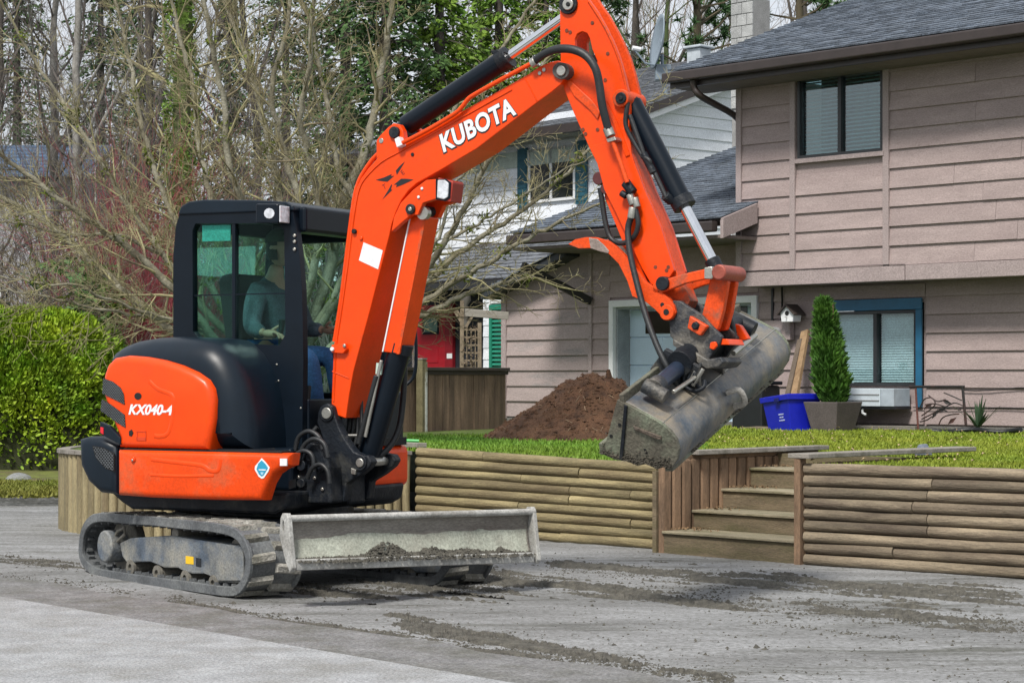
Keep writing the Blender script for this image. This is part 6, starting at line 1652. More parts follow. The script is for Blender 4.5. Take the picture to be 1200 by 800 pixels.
# main roof plane of the white house
pN = math.atan(sl); eY = -.55
RL = (ymax + 2.4 - eY) / math.cos(pN)
house_keep = house
def slabN(x0, x1, ye, ze, pitch, L, th, name, mat, sh):
    c, s = math.cos(pitch), math.sin(pitch); mb = MB(); vs = []
    for x in (x0, x1):
        for al, up in ((0, 0), (L, 0), (L, -th), (0, -th)): vs.append((x, ye + al*c - up*s, ze + al*s + up*c))
    mb.add(vs, [(0,1,2,3),(4,7,6,5),(0,4,5,1),(1,5,6,2),(2,6,7,3),(3,7,4,0)]); mb.build(name, mat, wh, NF)
    mb = MB(); n_ = int(L / .16)
    for r_ in range(n_):
        x = x0 - random.random()*.3; a = r_ * .16
        while x < x1:
            w_ = .3 * random.choice((.7, 1, 1.2)); xa, xb = max(x, x0), min(x + w_ - .01, x1); x += w_
            if xb - xa < .03: continue
            t = .016 + random.random()*.012
            def pt(xx, al, up): return (xx, ye + al*c - up*s, ze + al*s + up*c)
            mb.add([pt(xa, a, t), pt(xb, a, t), pt(xb, a + .16, .004), pt(xa, a + .16, .004), pt(xa, a, 0), pt(xb, a, 0)], [(0,1,2,3),(4,5,1,0),(0,3,4),(1,5,2)])
    mb.raw(sh, m_shingle2, wh, NF, kind='stuff')
slabN(LA - .6, .34, eY, gz(eY) + .28, pN, RL, .14, 'roof', m_brown, 'shingles')
mb = MB(); mb.box(LA - .6, .34, eY - .14, eY - .01, gz(eY) + .10, gz(eY) + .25); mb.build('gutter', m_brown, wh)
mb = MB(); mb.box(LA - .5, .0, -.05, -.031, zeN - .42, zeN - .12); mb.build('frieze_board', M('pale_green_frieze', (.40, .47, .42), .7, bump=.1), wh)
# upstairs window with shutters
m_teal = M('teal_shutter', (.02, .10, .14), .6, var=.15, bump=.1)
xa, xb = nx(622, 200)[0], nx(676, 200)[0]
mb = MB(); f_ = .05
mb.box(xa, xb, -.05, .02, wz[0], wz[0] + f_); mb.box(xa, xb, -.05, .02, wz[1] - f_, wz[1])
for px in (622, 647.5, 675): x = nx(px, 200)[0]; mb.box(x - .03, x + .03, -.05, .02, wz[0] + f_, wz[1] - f_)
wn_ = mb.build('window', m_white, wh)
mb = MB(); mb.box(xa + .02, xb - .02, -.03, -.022, wz[0] + .02, wz[1] - .02); mb.build('pane', M('dark_pane', (.012, .016, .014), .08, bump=0), wn_)
mb = MB(); mb.box(xa - .05, xb + .05, .02, .028, wz[1] + .0, wz[1] + .1); mb.build('head_trim', M('green_head_trim', (.16, .24, .18), .7), wn_)
for pa, pb in ((609, 620), (677, 690)):
    x0_, x1_ = nx(pa, 200)[0], nx(pb, 200)[0]
    mb = MB(); mb.box(x0_, x1_, -.06, -.032, wz[0] - .10, wz[1] + .04); sh_ = mb.build('shutter', m_teal, wh)
    for k in range(12):
        zz = wz[0] - .05 + (wz[1] - wz[0] + .05) * k / 12; mb = MB(); mb.box(x0_ + .02, x1_ - .02, -.07, -.061, zz, zz + .05); mb.build('louvre', m_teal, sh_)
# porch roof, dark porch wall, red door
pz, pzb = nx(590, 284, -.6)[1], nx(590, 326, -1.9)[1]
pp = math.atan2(pz - pzb, 1.5)
px0, px1 = nx(470, 300, -1.9)[0], nx(705, 300, -1.9)[0]
slabN(px0, px1, -1.9, pzb, pp, 1.55 / math.cos(pp), .10, 'porch_roof', m_brown, 'porch_shingles')
mb = MB(); mb.box(px0, px1, -1.95, -1.8, pzb - .16, pzb - .02); mb.build('porch_fascia', M('dark_porch_fascia', (.03, .032, .036), .6), wh)
yP = -1.2
def npx(px, py): return nx(px, py, yP)
mb = MB(); mb.box(npx(455, 400)[0], npx(571, 400)[0], yP, yP + .1, .3, pzb + .1); mb.build('porch_wall', M('dark_navy_cladding', (.012, .016, .024), .7, var=.2, bump=.15), wh)
m_red = M('red_door_paint', (.34, .008, .018), .4, var=.12, bump=.04)
a, b = npx(490, 440), npx(524, 357)
mb = MB(); mb.box(a[0], b[0], yP - .05, yP - .005, .55, b[1]); dr = mb.build('front_door', m_red, wh, bevel=.006)
mb = MB(); c_, d_ = npx(525, 440), npx(534, 355); mb.box(c_[0], d_[0], yP - .08, yP - .005, .55, d_[1]); mb.build('door_jamb', M('dark_red_jamb', (.22, .006, .014), .5), wh, bevel=.006)
mb = MB(); mb.box(npx(487, 400)[0], a[0] - .005, yP - .08, yP - .005, .55, b[1]); mb.build('door_jamb', M('grey_jamb', (.25, .22, .22), .6), wh)
c_, d_ = npx(498, 392), npx(517, 368)
mb = MB(); mb.box(c_[0], d_[0], yP - .06, yP - .051, c_[1], d_[1]); mb.build('door_window_frame', m_black, dr)
c_, d_ = npx(500, 389), npx(515.5, 371)
mb = MB(); mb.box(c_[0], d_[0], yP - .066, yP - .061, c_[1], d_[1]); mb.build('pane', M('green_door_glass', (.10, .19, .15), .15, bump=0), dr)
c_, d_ = npx(500, 425), npx(516, 401); mb = MB(); mb.box(c_[0], d_[0], yP - .058, yP - .051, c_[1], d_[1]); mb.build('door_panel', m_red, dr, bevel=.012)
c_, d_ = npx(528, 420), npx(534, 414); mb = MB(); mb.box(c_[0], d_[0], yP - .09, yP - .081, c_[1], d_[1]); mb.build('house_number_plate', m_white, wh)
# white end wall with green louvred shutter
yW = -1.9
a, b = nx(567, 440, yW), nx(640, 328, yW)
mb = MB(); mb.box(a[0], b[0], yW, yW + .7, .3, b[1]); bay = mb.build('bay_wall', m_wsid, wh)
z = .8
while z < b[1] - .05: board(a[0], b[0], z, min(z + .2, b[1]), yW, th=.02).build('siding_board', m_wsid, bay); z += .2
xg, xh = nx(577, 400, yW)[0], nx(603, 400, yW)[0]
m_green = M('green_shutter_paint', (.015, .20, .13), .5, var=.1, bump=.05)
mb = MB(); zt_ = nx(580, 357, yW)[1]; mb.box(xg, xg + .07, yW - .08, yW - .025, .6, zt_); mb.box(xg + .07, xh, yW - .08, yW - .025, zt_ - .09, zt_); sh_ = mb.build('green_shutter', m_green, wh)
for k in range(24):
    zz = zt_ - .15 - k * .075
    mb = MB(); mb.add([(xg + .07, yW - .075, zz), (xh, yW - .075, zz), (xh, yW - .03, zz + .05), (xg + .07, yW - .03, zz + .05), (xg+.07, yW - .075, zz - .012), (xh, yW - .075, zz - .012)], [(0,1,2,3),(0,4,5,1)]); mb.build('louvre', m_green, sh_)
mb = MB(); mb.box(xg - .02, xh, yW - .06, yW - .025, zt_ + .02, zt_ + .2); mb.build('shutter_head', m_white, wh)
# arbour of weathered wood between fence and white house
t = thing('garden_arbour', 'weathered wooden arbour with a lattice of small squares behind the fence', 'arbour', Matrix.Translation(at(552, 430, 26.5)))
m_arb = M('grey_brown_arbour_wood', (.24, .19, .13), .85, var=.3, scale=5, col2=(.13, .10, .07), mix=.56, bump=.3)
o_ = at(552, 430, 26.5)
def ap(px, py, D=26.5): return at(px, py, D) - o_
mb = MB(); mb.beam(ap(541, 460), ap(541.5, 352), .05, .05, up=(1, 0, 0)); mb.build('post', m_arb, t)
mb = MB(); mb.beam(ap(562, 460), ap(562, 378), .05, .05, up=(1, 0, 0)); mb.build('post', m_arb, t)
mb = MB(); mb.beam(ap(545, 366) , ap(596, 370), .05, .10); mb.build('top_beam', m_grayboard, t, bevel=.004)
mb = MB(); mb.beam(ap(534, 364), ap(541, 376), .04, .06); mb.build('beam_end', m_arb, t)
mb = MB(); mb.beam(ap(546, 383), ap(556, 366), .04, .035); mb.build('brace', m_arb, t)
for k in range(7):
    y_ = 386 + k * 9; mb = MB(); mb.beam(ap(543, y_), ap(561, y_ + .5), .015, .025); mb.build('lattice_slat', m_arb, t)
for px in (547, 552, 557): mb = MB(); mb.beam(ap(px, 384), ap(px, 450), .022, .012, up=(1, 0, 0)); mb.build('lattice_slat', m_arb, t)
m_dry = M('dry_vine', (.20, .15, .10), .9, var=.4, bump=0); mb = MB()
for k in range(420):
    p = ap(random.uniform(542, 562), random.uniform(382, 450)) + Vector((0, random.uniform(-.05, .1), 0)); d_ = rv().normalized() * .03; mb.add([p, p + d_, p + d_*.5 + rv(.02)], [(0,1,2)])
mb.raw('dry_vine', m_dry, t, kind='stuff')
mb = MB(); q = at(546, 357, 27.5); mb.tube([(0,0,-.3),(0,0,0),(0,0,.06),(0,0,.14),(0,0,.16)], [.03,.03,.07,.06,.01], 12); o = mb.build('porch_lantern', M('grey_lantern', (.12,.11,.10), .5), None, Matrix.Translation(q), smooth=40); tag(o, 'small dark post lantern standing above the wooden arbour', 'lantern')

# satellite dish at the end of the main roof
q = at(776, 60, 29.0)
t = thing('satellite_dish', 'grey satellite dish seen edge on above the end of the mauve house roof', 'satellite dish', Matrix.Translation(q))
m_dish = M('grey_dish', (.20, .25, .30), .5, var=.1, bump=.03)
mb = MB(); rings = 6
dn = Vector((-.86, -.16, .14)).normalized(); da = dn.cross(Vector((0,0,1))).normalized(); db = da.cross(dn)
for i in range(rings + 1):
    r_ = .40 * i / rings
    for k in range(24):
        a = 2*PI*k/24; p = (da*math.cos(a)*.8 + db*math.sin(a)) * r_ + dn * (.45 * r_*r_) + Vector((0,0,.12)); mb.v.append(tuple(p))
for i in range(rings):
    for k in range(24): mb.f.append((i*24+k, i*24+(k+1)%24, (i+1)*24+(k+1)%24, (i+1)*24+k))
o = mb.build('dish', m_dish, t, smooth=60); sm = o.modifiers.new('solid', 'SOLIDIFY'); sm.thickness = .015
mb = MB(); mb.tube([Vector((0,0,-.05)), Vector((.0,.0,-.35)), Vector((.06,0,-.62))], .025, 8); mb.build('mast', m_dish, t)
mb = MB(); mb.tube([(0,0,-.22), dn*.25 + Vector((0,0,-.22)), dn*.42 + Vector((0,0,-.05))], .015, 6); mb.build('feed_arm', m_dish, t)
mb = MB(); c0 = dn*.44 + Vector((0,0,-.04)); mb.cyl(c0, c0 - dn*.12, .035, 10); mb.build('receiver', m_white, t)
mb = MB(); mb.box(-.1, .12, -.1, .1, -.42, -.2); mb.build('bracket', m_dish, t, bevel=.01)
# vent box on the roof edge
q = at(819, 63, 28.6); mb = MB(); mb.box(-.12, .12, -.12, .12, -.25, .06); mb.box(-.16, .16, -.16, .16, .065, .10); o = mb.build('roof_vent', M('pale_vent_metal', (.45, .50, .55), .5, bump=.05), None, Matrix.Translation(q) @ Matrix.Rotation(-TH, 4, 'Z'), bevel=.01); tag(o, 'small pale metal vent box behind the roof edge beside the satellite dish', 'vent')
# far blue roofed house at the left
q = at(30, 300, 52.0)
t = thing('far_house', 'distant house with a blue grey roof seen through branches at far left', 'house', Matrix.Translation((q.x, q.y, 0)))
m_broof = M('blue_grey_roofing', (.075, .13, .22), .6, var=.25, scale=4, bump=.3); m_fw = M('pale_grey_wall', (.36, .36, .38), .8, bump=.1)
z0, z1, z2 = 6.35, 6.0, 7.45
mb = MB(); mb.box(-2.6, 1.5, 0, 5, 0, z0); mb.build('wall', m_fw, t)
for k in range(9):
    a = k / 9; b = (k + 1) / 9
    mb = MB(); mb.add([(-2.9, -.4 + 2.9*a, z0 + (z2 - z0)*a + .05), (1.75, -.4 + 2.9*a, z0 + (z2 - z0)*a + .05), (1.75, -.4 + 2.9*b, z0 + (z2 - z0)*b), (-2.9, -.4 + 2.9*b, z0 + (z2 - z0)*b), (-2.9, -.4 + 2.9*a, z0 + (z2 - z0)*a - .02), (1.75, -.4 + 2.9*a, z0 + (z2 - z0)*a - .02)], [(0,1,2,3),(0,4,5,1)]); mb.build('roof_course', m_broof, t)
mb = MB(); mb.prism([(-2.6, z0), (1.5, z0), (1.5, z0 + .2), (-2.6, z0 + .2)], 0, .1); mb.build('frieze', m_broof, t)
mb = MB(); mb.box(-1.6, -.6, -.03, .0, 3.0, 4.1); wq = mb.build('window', m_white, t); mb = MB(); mb.box(-1.5, -.7, -.04, -.031, 3.1, 4.0); mb.build('pane', m_room, wq)

# ================================================================== VEGETATION
m_bark = M('lichen_bark', (.17, .155, .105), .9, var=.45, scale=7, col2=(.34, .33, .26), mix=.58, mixw=.12, bump=.5, bscale=50)
m_twig = M('lichen_twig', (.34, .315, .165), .9, var=.4, scale=4, col2=(.13, .10, .065), mix=.52, mixw=.12, bump=0)
m_twigm = M('mauve_grey_twig', (.105, .092, .088), .9, var=.45, scale=3, col2=(.20, .17, .145), mix=.56, mixw=.15, bump=0)
m_barkd = M('dark_bark', (.075, .065, .055), .95, var=.4, scale=6, bump=.5)
m_barkm = M('mossy_bark', (.085, .075, .05), .95, var=.4, scale=5, col2=(.09, .16, .015), mix=.50, mixw=.08, bump=.5)
m_barkp = M('pale_bark', (.30, .29, .27), .9, var=.3, scale=6, col2=(.14, .13, .11), mix=.56, bump=.4)
m_moss = M('moss_tuft', (.12, .15, .02), .95, var=.4, scale=6, bump=0)

def grow(mb, p, d, L, r, lvl, up=.15, wig=.16, kids=(0, 5, 4), keep=1.0, nseg=None):
    """one branch and its side branches; lvl counts down to the twigs"""
    ns = nseg or (4 if lvl > 1 else 3); pts = [Vector(p)]; d = Vector(d).normalized()
    for k in range(ns):
        d = (d + rv(wig) + Vector((0, 0, up * .35))).normalized(); pts.append(pts[-1] + d * L / ns)
    rs = [max(.0022, r * (1 - .78 * k / ns)) for k in range(ns + 1)]
    mb.tube(pts, rs, 5 if lvl > 1 else 3, cap=False)
    if lvl <= 0: return
    for k in range(kids[lvl] if lvl < len(kids) else kids[-1]):
        if random.random() > keep: continue
        f_ = random.uniform(.18, 1.0) * ns; i = min(int(f_), ns - 1); q = pts[i].lerp(pts[i+1], f_ - i)
        ax = (pts[i+1] - pts[i]).normalized(); sd = ax.cross(rv()).normalized()
        a = random.uniform(.45, 1.0); nd = ax * math.cos(a) + sd * math.sin(a)
        grow(mb, q, nd, L * random.uniform(.38, .62), max(.0020, rs[i] * random.uniform(.42, .62)), lvl - 1, up, wig * 1.15, kids, keep)
def limb(tmb, cmb, path, r0, r1, spacing, Lk, lvl, up=.2, kids=(0, 5, 4), tufts=None):
    pts = smooth_path(path, 5)
    for i in range(1, len(pts) - 1): pts[i] = pts[i] + rv(.009)
    n_ = len(pts); rs = [r0 + (r1 - r0) * (k / (n_ - 1)) ** .85 for k in range(n_)]
    tmb.tube(pts, rs, 8)
    acc = 0
    for i in range(1, n_ - 1):
        acc += (pts[i+1] - pts[i]).length
        while acc > spacing:
            acc -= spacing * random.uniform(.6, 1.4)
            if i < n_ * .12: continue
            ax = (pts[i+1] - pts[i]).normalized(); sd = ax.cross(rv()).normalized(); a = random.uniform(.4, 1.1)
            grow(cmb, pts[i].lerp(pts[i+1], random.random()), ax*math.cos(a) + sd*math.sin(a), Lk * random.uniform(.5, 1.3) * (1 - .35*i/n_), rs[i] * random.uniform(.28, .5), lvl, up, .17, kids)
            if tufts is not None and random.random() < .16: tufts.append(pts[i])
    grow(cmb, pts[-1], pts[-1] - pts[-2], Lk, r1, lvl, up, .17, kids)
def tuft_mesh(tufts, rad=.06):
    mb = MB()
    for p in tufts:
        for k in range(random.randint(20, 45)):
            c = p + rv(rad * .5); mb.add([c, c + rv(.022), c + rv(.022)], [(0,1,2)])
    return mb
D0 = 19.0
tree = thing('bare_tree', 'big spreading bare tree with many lichen grey limbs behind the excavator cab', 'tree', Matrix.Translation((at(335, 440, D0).x, D0, .3)))
TFm = WM[tree.name]; toff = Vector((at(335, 440, D0).x, D0, .3))
def tpath(pts, ds):
    return [at(px, py, D0 + d_) - toff for (px, py), d_ in zip(pts, ds)]
tk, cr = MB(), MB(); tf_ = []
def px2m(p): return p * D0 / FPX
LIMBS = [
 ([(300,452),(262,415),(205,388),(150,345),(100,300),(55,262),(0,232),(-40,215)], (0,.1,.2,.3,.4,.5,.6,.7), 11, 4),
 ([(300,440),(255,400),(205,340),(150,290),(105,258),(60,226),(20,196),(-30,150)], (0,-.2,-.4,-.5,-.6,-.7,-.7,-.8), 9, 3.5),
 ([(305,430),(240,360),(190,298),(150,240),(118,190),(80,130),(40,70),(5,10)], (0,.1,.3,.5,.6,.8,.9,1), 8, 3),
 ([(310,430),(262,360),(222,290),(195,235),(175,180),(160,120),(150,60),(130,-20)], (0,0,0,.1,.2,.3,.4,.5), 8, 3.5),
 ([(315,430),(280,350),(255,270),(243,215),(232,160),(226,100),(210,40),(195,-20)], (0,.2,.4,.6,.8,.9,1,1.1), 8, 4),
 ([(320,430),(300,340),(288,260),(268,190),(262,120),(250,60),(236,-20)], (0,-.1,-.2,-.3,-.3,-.4,-.5), 9, 4.5),
 ([(325,430),(325,330),(330,250),(318,180),(306,130),(290,70),(262,0)], (0,.3,.5,.7,.9,1,1.2), 10, 5),
 ([(330,430),(350,320),(352,245),(330,170),(318,110),(332,50),(345,-20)], (0,0,.1,.2,.3,.3,.4), 9, 4),
 ([(335,430),(365,330),(375,250),(362,180),(352,140),(362,80),(368,0)], (0,-.2,-.3,-.4,-.5,-.6,-.7), 9, 4),
 ([(340,430),(400,330),(425,260),(396,200),(388,150),(378,90),(362,20)], (0,.2,.3,.4,.5,.6,.7), 8, 4),
 ([(345,430),(385,320),(400,245),(420,195),(438,140),(450,70),(462,-10)], (0,.4,.6,.8,1,1.2,1.3), 13, 6),
 ([(345,430),(430,300),(480,220),(520,150),(560,90),(600,40),(640,-20)], (0,.3,.5,.7,.8,.9,1), 8, 3),
 ([(350,440),(430,370),(495,318),(520,285),(545,245),(572,190),(602,140),(640,70)], (0,0,-.1,-.2,-.2,-.3,-.4,-.5), 9, 3),
 ([(350,440),(440,372),(500,330),(545,290),(590,262),(640,225),(700,165),(735,130)], (0,.1,.2,.3,.4,.5,.6,.7), 8, 2.5),
 ([(350,445),(440,385),(500,352),(550,320),(600,290),(650,262),(700,240)], (0,-.2,-.3,-.4,-.5,-.6,-.7), 8, 2.5),
 ([(350,448),(440,400),(490,372),(530,352),(570,338),(600,330),(625,325)], (0,.1,.1,.1,.2,.2,.3), 8, 3),
 ([(480,345),(500,300),(517,270),(527,230),(545,200),(556,165)], (-.3,-.35,-.4,-.4,-.45,-.5), 4.5, 2),
 ([(495,300),(520,285),(560,262),(600,238),(650,205),(690,185)], (-.1,0,.1,.1,.2,.2), 4, 1.6),
 ([(255,400),(205,376),(150,368),(100,358),(60,348),(10,342),(-30,340)], (0,-.3,-.4,-.5,-.6,-.7,-.8), 4, 1.5),
 ([(250,385),(190,372),(130,352),(90,335),(40,330),(-20,320)], (0,-.5,-.7,-.9,-1,-1.1), 4, 1.5),
 ([(190,298),(140,276),(80,275),(20,262),(-30,258)], (.3,0,-.2,-.3,-.4), 4, 1.5),
]
random.seed(11)
for li, (pts, ds, ra_, rb_) in enumerate(LIMBS):
    right = 11 <= li <= 17
    limb(tk, cr, tpath(pts, ds), px2m(ra_ * .62), px2m(rb_ * .58), .13 if right else .098, .58 if right else .70, 2, up=.12 if right else .16, kids=(0, 5, 3 if right else 4), tufts=tf_)
tk.tube([Vector((-.08,0,-.35)), Vector((-.05,0,.0)), Vector((0,0,.12))], [.24,.20,.17], 10)
tk.build('trunk', m_bark, tree, smooth=60)
cr.raw('branches', m_twig, tree, smooth=True)
tuft_mesh(tf_).raw('moss', m_moss, tree, kind='stuff')

def bare_tree(px, py0, D, htop, r0, label, lean=0, n=9, seed=0, mat=None, tw=None, spread=.8, lvl=2, Lk=2.2, group=None):
    random.seed(seed); p0 = at(px, py0, D); p0.z = 0
    t = thing('background_tree', label, 'tree', Matrix.Translation(p0), group=group); tk, cr = MB(), MB()
    path = [Vector((lean * k / 6 + random.gauss(0, .08), random.gauss(0, .08), htop * k / 6)) for k in range(7)]
    limb(tk, cr, path, r0, r0*.35, htop / (n * 4), Lk, lvl, up=.35, kids=(0, 6, 5))
    for k in range(n):
        f_ = random.uniform(.15, .8); q = path[int(f_*6)].lerp(path[min(6, int(f_*6)+1)], .5); a = random.uniform(0, 2*PI)
        e = q + Vector((math.cos(a)*spread*htop*.22, math.sin(a)*spread*htop*.22, htop * random.uniform(.18, .42)))
        limb(tk, cr, [q, q.lerp(e, .4) + rv(.12), e], r0*.42, r0*.12, .5, Lk*.7, lvl - 1, up=.4, kids=(0, 6, 5))
    tk.build('trunk', mat or m_barkd, t, smooth=60); cr.raw('crown', tw or m_twigm, t)
    return t
bare_tree(55, 440, 44, 13, .13, 'tall thin pale barked tree far left of the spreading tree', .3, 8, 21, m_barkp)
bare_tree(98, 440, 40, 13, .12, 'thin pale barked tree above the distant blue roof', -.2, 8, 22, m_barkp)
bare_tree(-10, 440, 42, 12, .14, 'bare grey tree at the far left border of the picture', .2, 8, 23, m_barkd)
bare_tree(160, 440, 38, 12, .12, 'bare dark tree rising between the blue roof and the mossy trunk', .2, 8, 24, m_barkd)
bare_tree(300, 440, 42, 12, .12, 'bare dark tree standing directly behind the excavator cab', -.3, 7, 25, m_barkd)
bare_tree(560, 440, 50, 15, .16, 'bare brown tree behind the middle of the boom', .2, 8, 26, m_barkd)
bare_tree(735, 440, 58, 17, .16, 'tall bare tree behind the arm and left of the satellite dish', .3, 9, 27, m_barkd)
bare_tree(790, 440, 66, 18, .15, 'bare greenish tree between the satellite dish and the chimney', -.2, 9, 28, M('green_bark', (.07, .10, .035), .95, bump=.3), M('greenish_twig', (.12, .14, .06), .9, var=.4, bump=0))
bare_tree(930, 440, 64, 19, .15, 'bare tree behind the roof ridge right of the chimney', .4, 8, 29, m_barkd)
# mossy ivy covered trunk
random.seed(31); p0 = at(212, 440, 30); p0.z = 0
t = thing('ivy_tree', 'thick dark trunk thickly covered in green moss and ivy left of the cab', 'tree', Matrix.Translation(p0))
mb = MB(); mb.tube([Vector((random.gauss(0,.04), 0, k*.9)) for k in range(9)], [.20 - .012*k for k in range(9)], 10); mb.build('trunk', m_barkm, t, smooth=60)
m_ivy = M('ivy_leaf', (.09, .17, .015), .7, var=.5, scale=3, col2=(.13, .20, .015), mix=.56, bump=0); mb = MB()
for k in range(7500):
    z = random.uniform(.5, 7.2); a = random.uniform(0, 2*PI); r_ = (.22 + .10*fbm(a*1.5, z*1.2, 4)) * random.uniform(.85, 1.25); c = Vector((math.cos(a)*r_, math.sin(a)*r_, z))
    if fbm(a, z*.8, 9) < -.22: continue
    mb.add([c, c + rv(.032), c + rv(.032)], [(0,1,2)])
mb.raw('ivy', m_ivy, t, kind='stuff')
mb = MB()
for k in range(22):
    z = random.uniform(2, 7.5); a = random.uniform(0, 2*PI); grow(mb, (0, 0, z), (math.cos(a), math.sin(a), .5), random.uniform(.8, 1.6), .03, 2, .2, .18, (0, 5, 4))
mb.raw('crown', m_twig, t)

m_ever = M('evergreen_needles', (.030, .080, .022), .8, var=.5, scale=1.4, col2=(.08, .16, .03), mix=.55, mixw=.15, bump=0)
m_cedar = M('bright_cedar', (.085, .19, .016), .8, var=.6, scale=1.2, col2=(.22, .33, .03), mix=.54, mixw=.15, bump=0)
def conifer(px, D, htop, rad, label, mat, seed, dens=26, base=1.5, group=None, droop=.45, ls=.125):
    random.seed(seed); p0 = at(px, 440, D); p0.z = 0
    t = thing('evergreen_tree', label, 'tree', Matrix.Translation(p0), group=group)
    mb = MB(); mb.tube([(0,0,0),(0,0,htop*.5),(0,0,htop)], [.22,.14,.02], 8); mb.build('trunk', m_barkd, t, smooth=60)
    lm, bm2 = MB(), MB(); z = base
    while z < htop - .2:
        rr = rad * (1 - (z - base) / (htop - base)) ** .75 + .12
        for k in range(6):
            a = random.uniform(0, 2*PI); L = rr * random.uniform(.55, 1.15)
            d = Vector((math.cos(a), math.sin(a), 0)); pts = [Vector((0, 0, z)) + d*L*s_ + Vector((0, 0, .12*L*s_ - droop*L*s_*s_)) for s_ in (0, .33, .66, 1)]
            bm2.tube(pts, [.025,.018,.012,.004], 3, cap=False)
            side = d.cross(Vector((0,0,1)))
            for j in range(int(dens * 1.7)):
                s_ = random.uniform(.15, 1.02); c = pts[0].lerp(pts[-1], s_) + Vector((0,0,.10*L*s_*(1-s_))) + side * random.gauss(0, .16*L*(1.15 - s_)) + Vector((0,0,random.gauss(-.04,.07)))
                dd = (d*.7 + side*random.uniform(-.9, .9) + Vector((0, 0, random.uniform(-.75, .1)))).normalized() * ls * random.uniform(.6, 1.3); w_ = dd.cross(rv()).normalized() * ls * .20
                lm.add([c - w_, c + dd*.55 - w_*1.2, c + dd, c + dd*.5 + w_*1.2, c + w_], [(0,1,2,3,4)])
        z += random.uniform(.22, .40)
    bm2.raw('limbs', m_barkd, t, kind='stuff'); lm.raw('crown', mat, t)
conifer(405, 46, 14.5, 2.6, 'dark dense evergreen behind the left of the boom', m_ever, 41, dens=40)
conifer(452, 42, 12.5, 2.3, 'dark green evergreen just left of the arm cylinder', m_ever, 42, dens=40)
conifer(515, 43, 12.8, 2.0, 'bright green cedar behind the arm cylinder', m_cedar, 43, dens=44)
conifer(585, 47, 14.0, 2.0, 'bright green cedar behind the raised boom tip', m_cedar, 44, dens=44)
conifer(640, 52, 13.5, 1.7, 'light green conifer behind the arm top', m_cedar, 45, dens=40)
conifer(118, 56, 14.5, 2.5, 'dark evergreen standing behind the distant blue roof', m_ever, 46, dens=20)
conifer(335, 54, 13.5, 2.4, 'dark evergreen showing between the limbs above the cab', m_ever, 47, dens=20)
conifer(20, 58, 15.0, 2.6, 'dark evergreen behind the pale barked trees at far left', m_ever, 48, dens=18)
conifer(165, 60, 15.5, 2.6, 'dark evergreen between the ivy trunk and the distant blue roof', m_ever, 49, dens=24)
conifer(268, 64, 13.5, 1.9, 'dark evergreen low behind the limbs right of the ivy trunk', m_ever, 50, dens=24)
# open crowned pines behind the roofs
def pine(px, D, htop, label, seed):
    random.seed(seed); p0 = at(px, 440, D); p0.z = 0
    t = thing('pine_tree', label, 'tree', Matrix.Translation(p0)); tk, lm = MB(), MB()
    tk.tube([(0,0,0),(.1,0,htop*.5),(0,0,htop)], [.22,.16,.05], 8)
    for k in range(46):
        z = random.uniform(htop*.40, htop); a = random.uniform(0, 2*PI); L = random.uniform(.8, 2.3) * (1.1 - .5*(z/htop - .4)); d = Vector((math.cos(a), math.sin(a), random.uniform(.1, .5)))
        pts = [Vector((0,0,z)), Vector((0,0,z)) + d*L*.5 + rv(.06), Vector((0,0,z)) + d*L + Vector((0,0,.15))]; tk.tube(pts, [.045,.03,.012], 4, cap=False)
        for m_ in range(7):
            c0 = pts[1].lerp(pts[2], random.uniform(0, 1.05)) + rv(.14)
            for j in range(26):
                dd = (rv() + Vector((0,0,.4))).normalized() * random.uniform(.14, .26); w_ = dd.cross(rv()).normalized() * .022
                lm.add([c0 - w_, c0 + w_, c0 + dd], [(0,1,2)])
    tk.build('trunk', M('pine_bark', (.09, .075, .045), .95, bump=.4), t, smooth=60); lm.raw('crown', m_pine, t)
m_pine = M('pine_needles', (.030, .085, .022), .8, var=.4, scale=2, col2=(.06, .13, .03), mix=.55, bump=0)
pine(815, 50, 12.6, 'open crowned green pine showing between satellite dish and chimney', 51)
pine(935, 54, 14.2, 'open crowned green pine behind the roof right of the chimney', 52)
pine(690, 60, 14.5, 'open crowned pine behind the top of the excavator arm', 53)

# thickets: red dogwood, grey undergrowth, mixed shrubs
m_redt = M('dark_red_twig', (.26, .05, .06), .8, var=.4, scale=3, bump=0)
def thicket(name, label, pxa, pxb, D, h0, h1, n, mat, seed, cat='shrub', leaf=None, kids=(0, 5), lvl=1, parts=True, r=.012):
    random.seed(seed); pm = at((pxa + pxb)/2, 440, D); pm.z = 0
    t = thing(name, label, cat, Matrix.Translation(pm)); mb = MB(); w_ = (pxb - pxa) / FPX * D / 2
    for k in range(n):
        x, y = random.uniform(-w_, w_), random.uniform(-.6, .6); h = random.uniform(h0, h1)
        grow(mb, (x, y, 0), (random.gauss(0, .22), random.gauss(0, .22), 1), h, r, lvl, .25, .10, kids, nseg=5)
    mb.raw('stems', mat, t)
    if leaf:
        mat2, cnt, zl, zh, sz = leaf; lm = MB()
        for k in range(cnt):
            c = Vector((random.uniform(-w_, w_), random.uniform(-.7, .5), random.uniform(zl, zh))); c += rv(.06)
            if fbm(c.x*1.3, c.z*1.3, seed) < -.05: continue
            lm.add([c, c + rv(sz), c + rv(sz)], [(0,1,2)])
        lm.raw('foliage', mat2, t)
    return t
m_gleaf = M('mixed_green_leaf', (.05, .12, .03), .7, var=.5, scale=2, col2=(.18, .22, .02), mix=.55, mixw=.1, bump=0)
thicket('red_dogwood', 'dark red stemmed shrub growing beside the cab above the hedge', 132, 212, 28, 2.0, 3.9, 300, m_redt, 61)
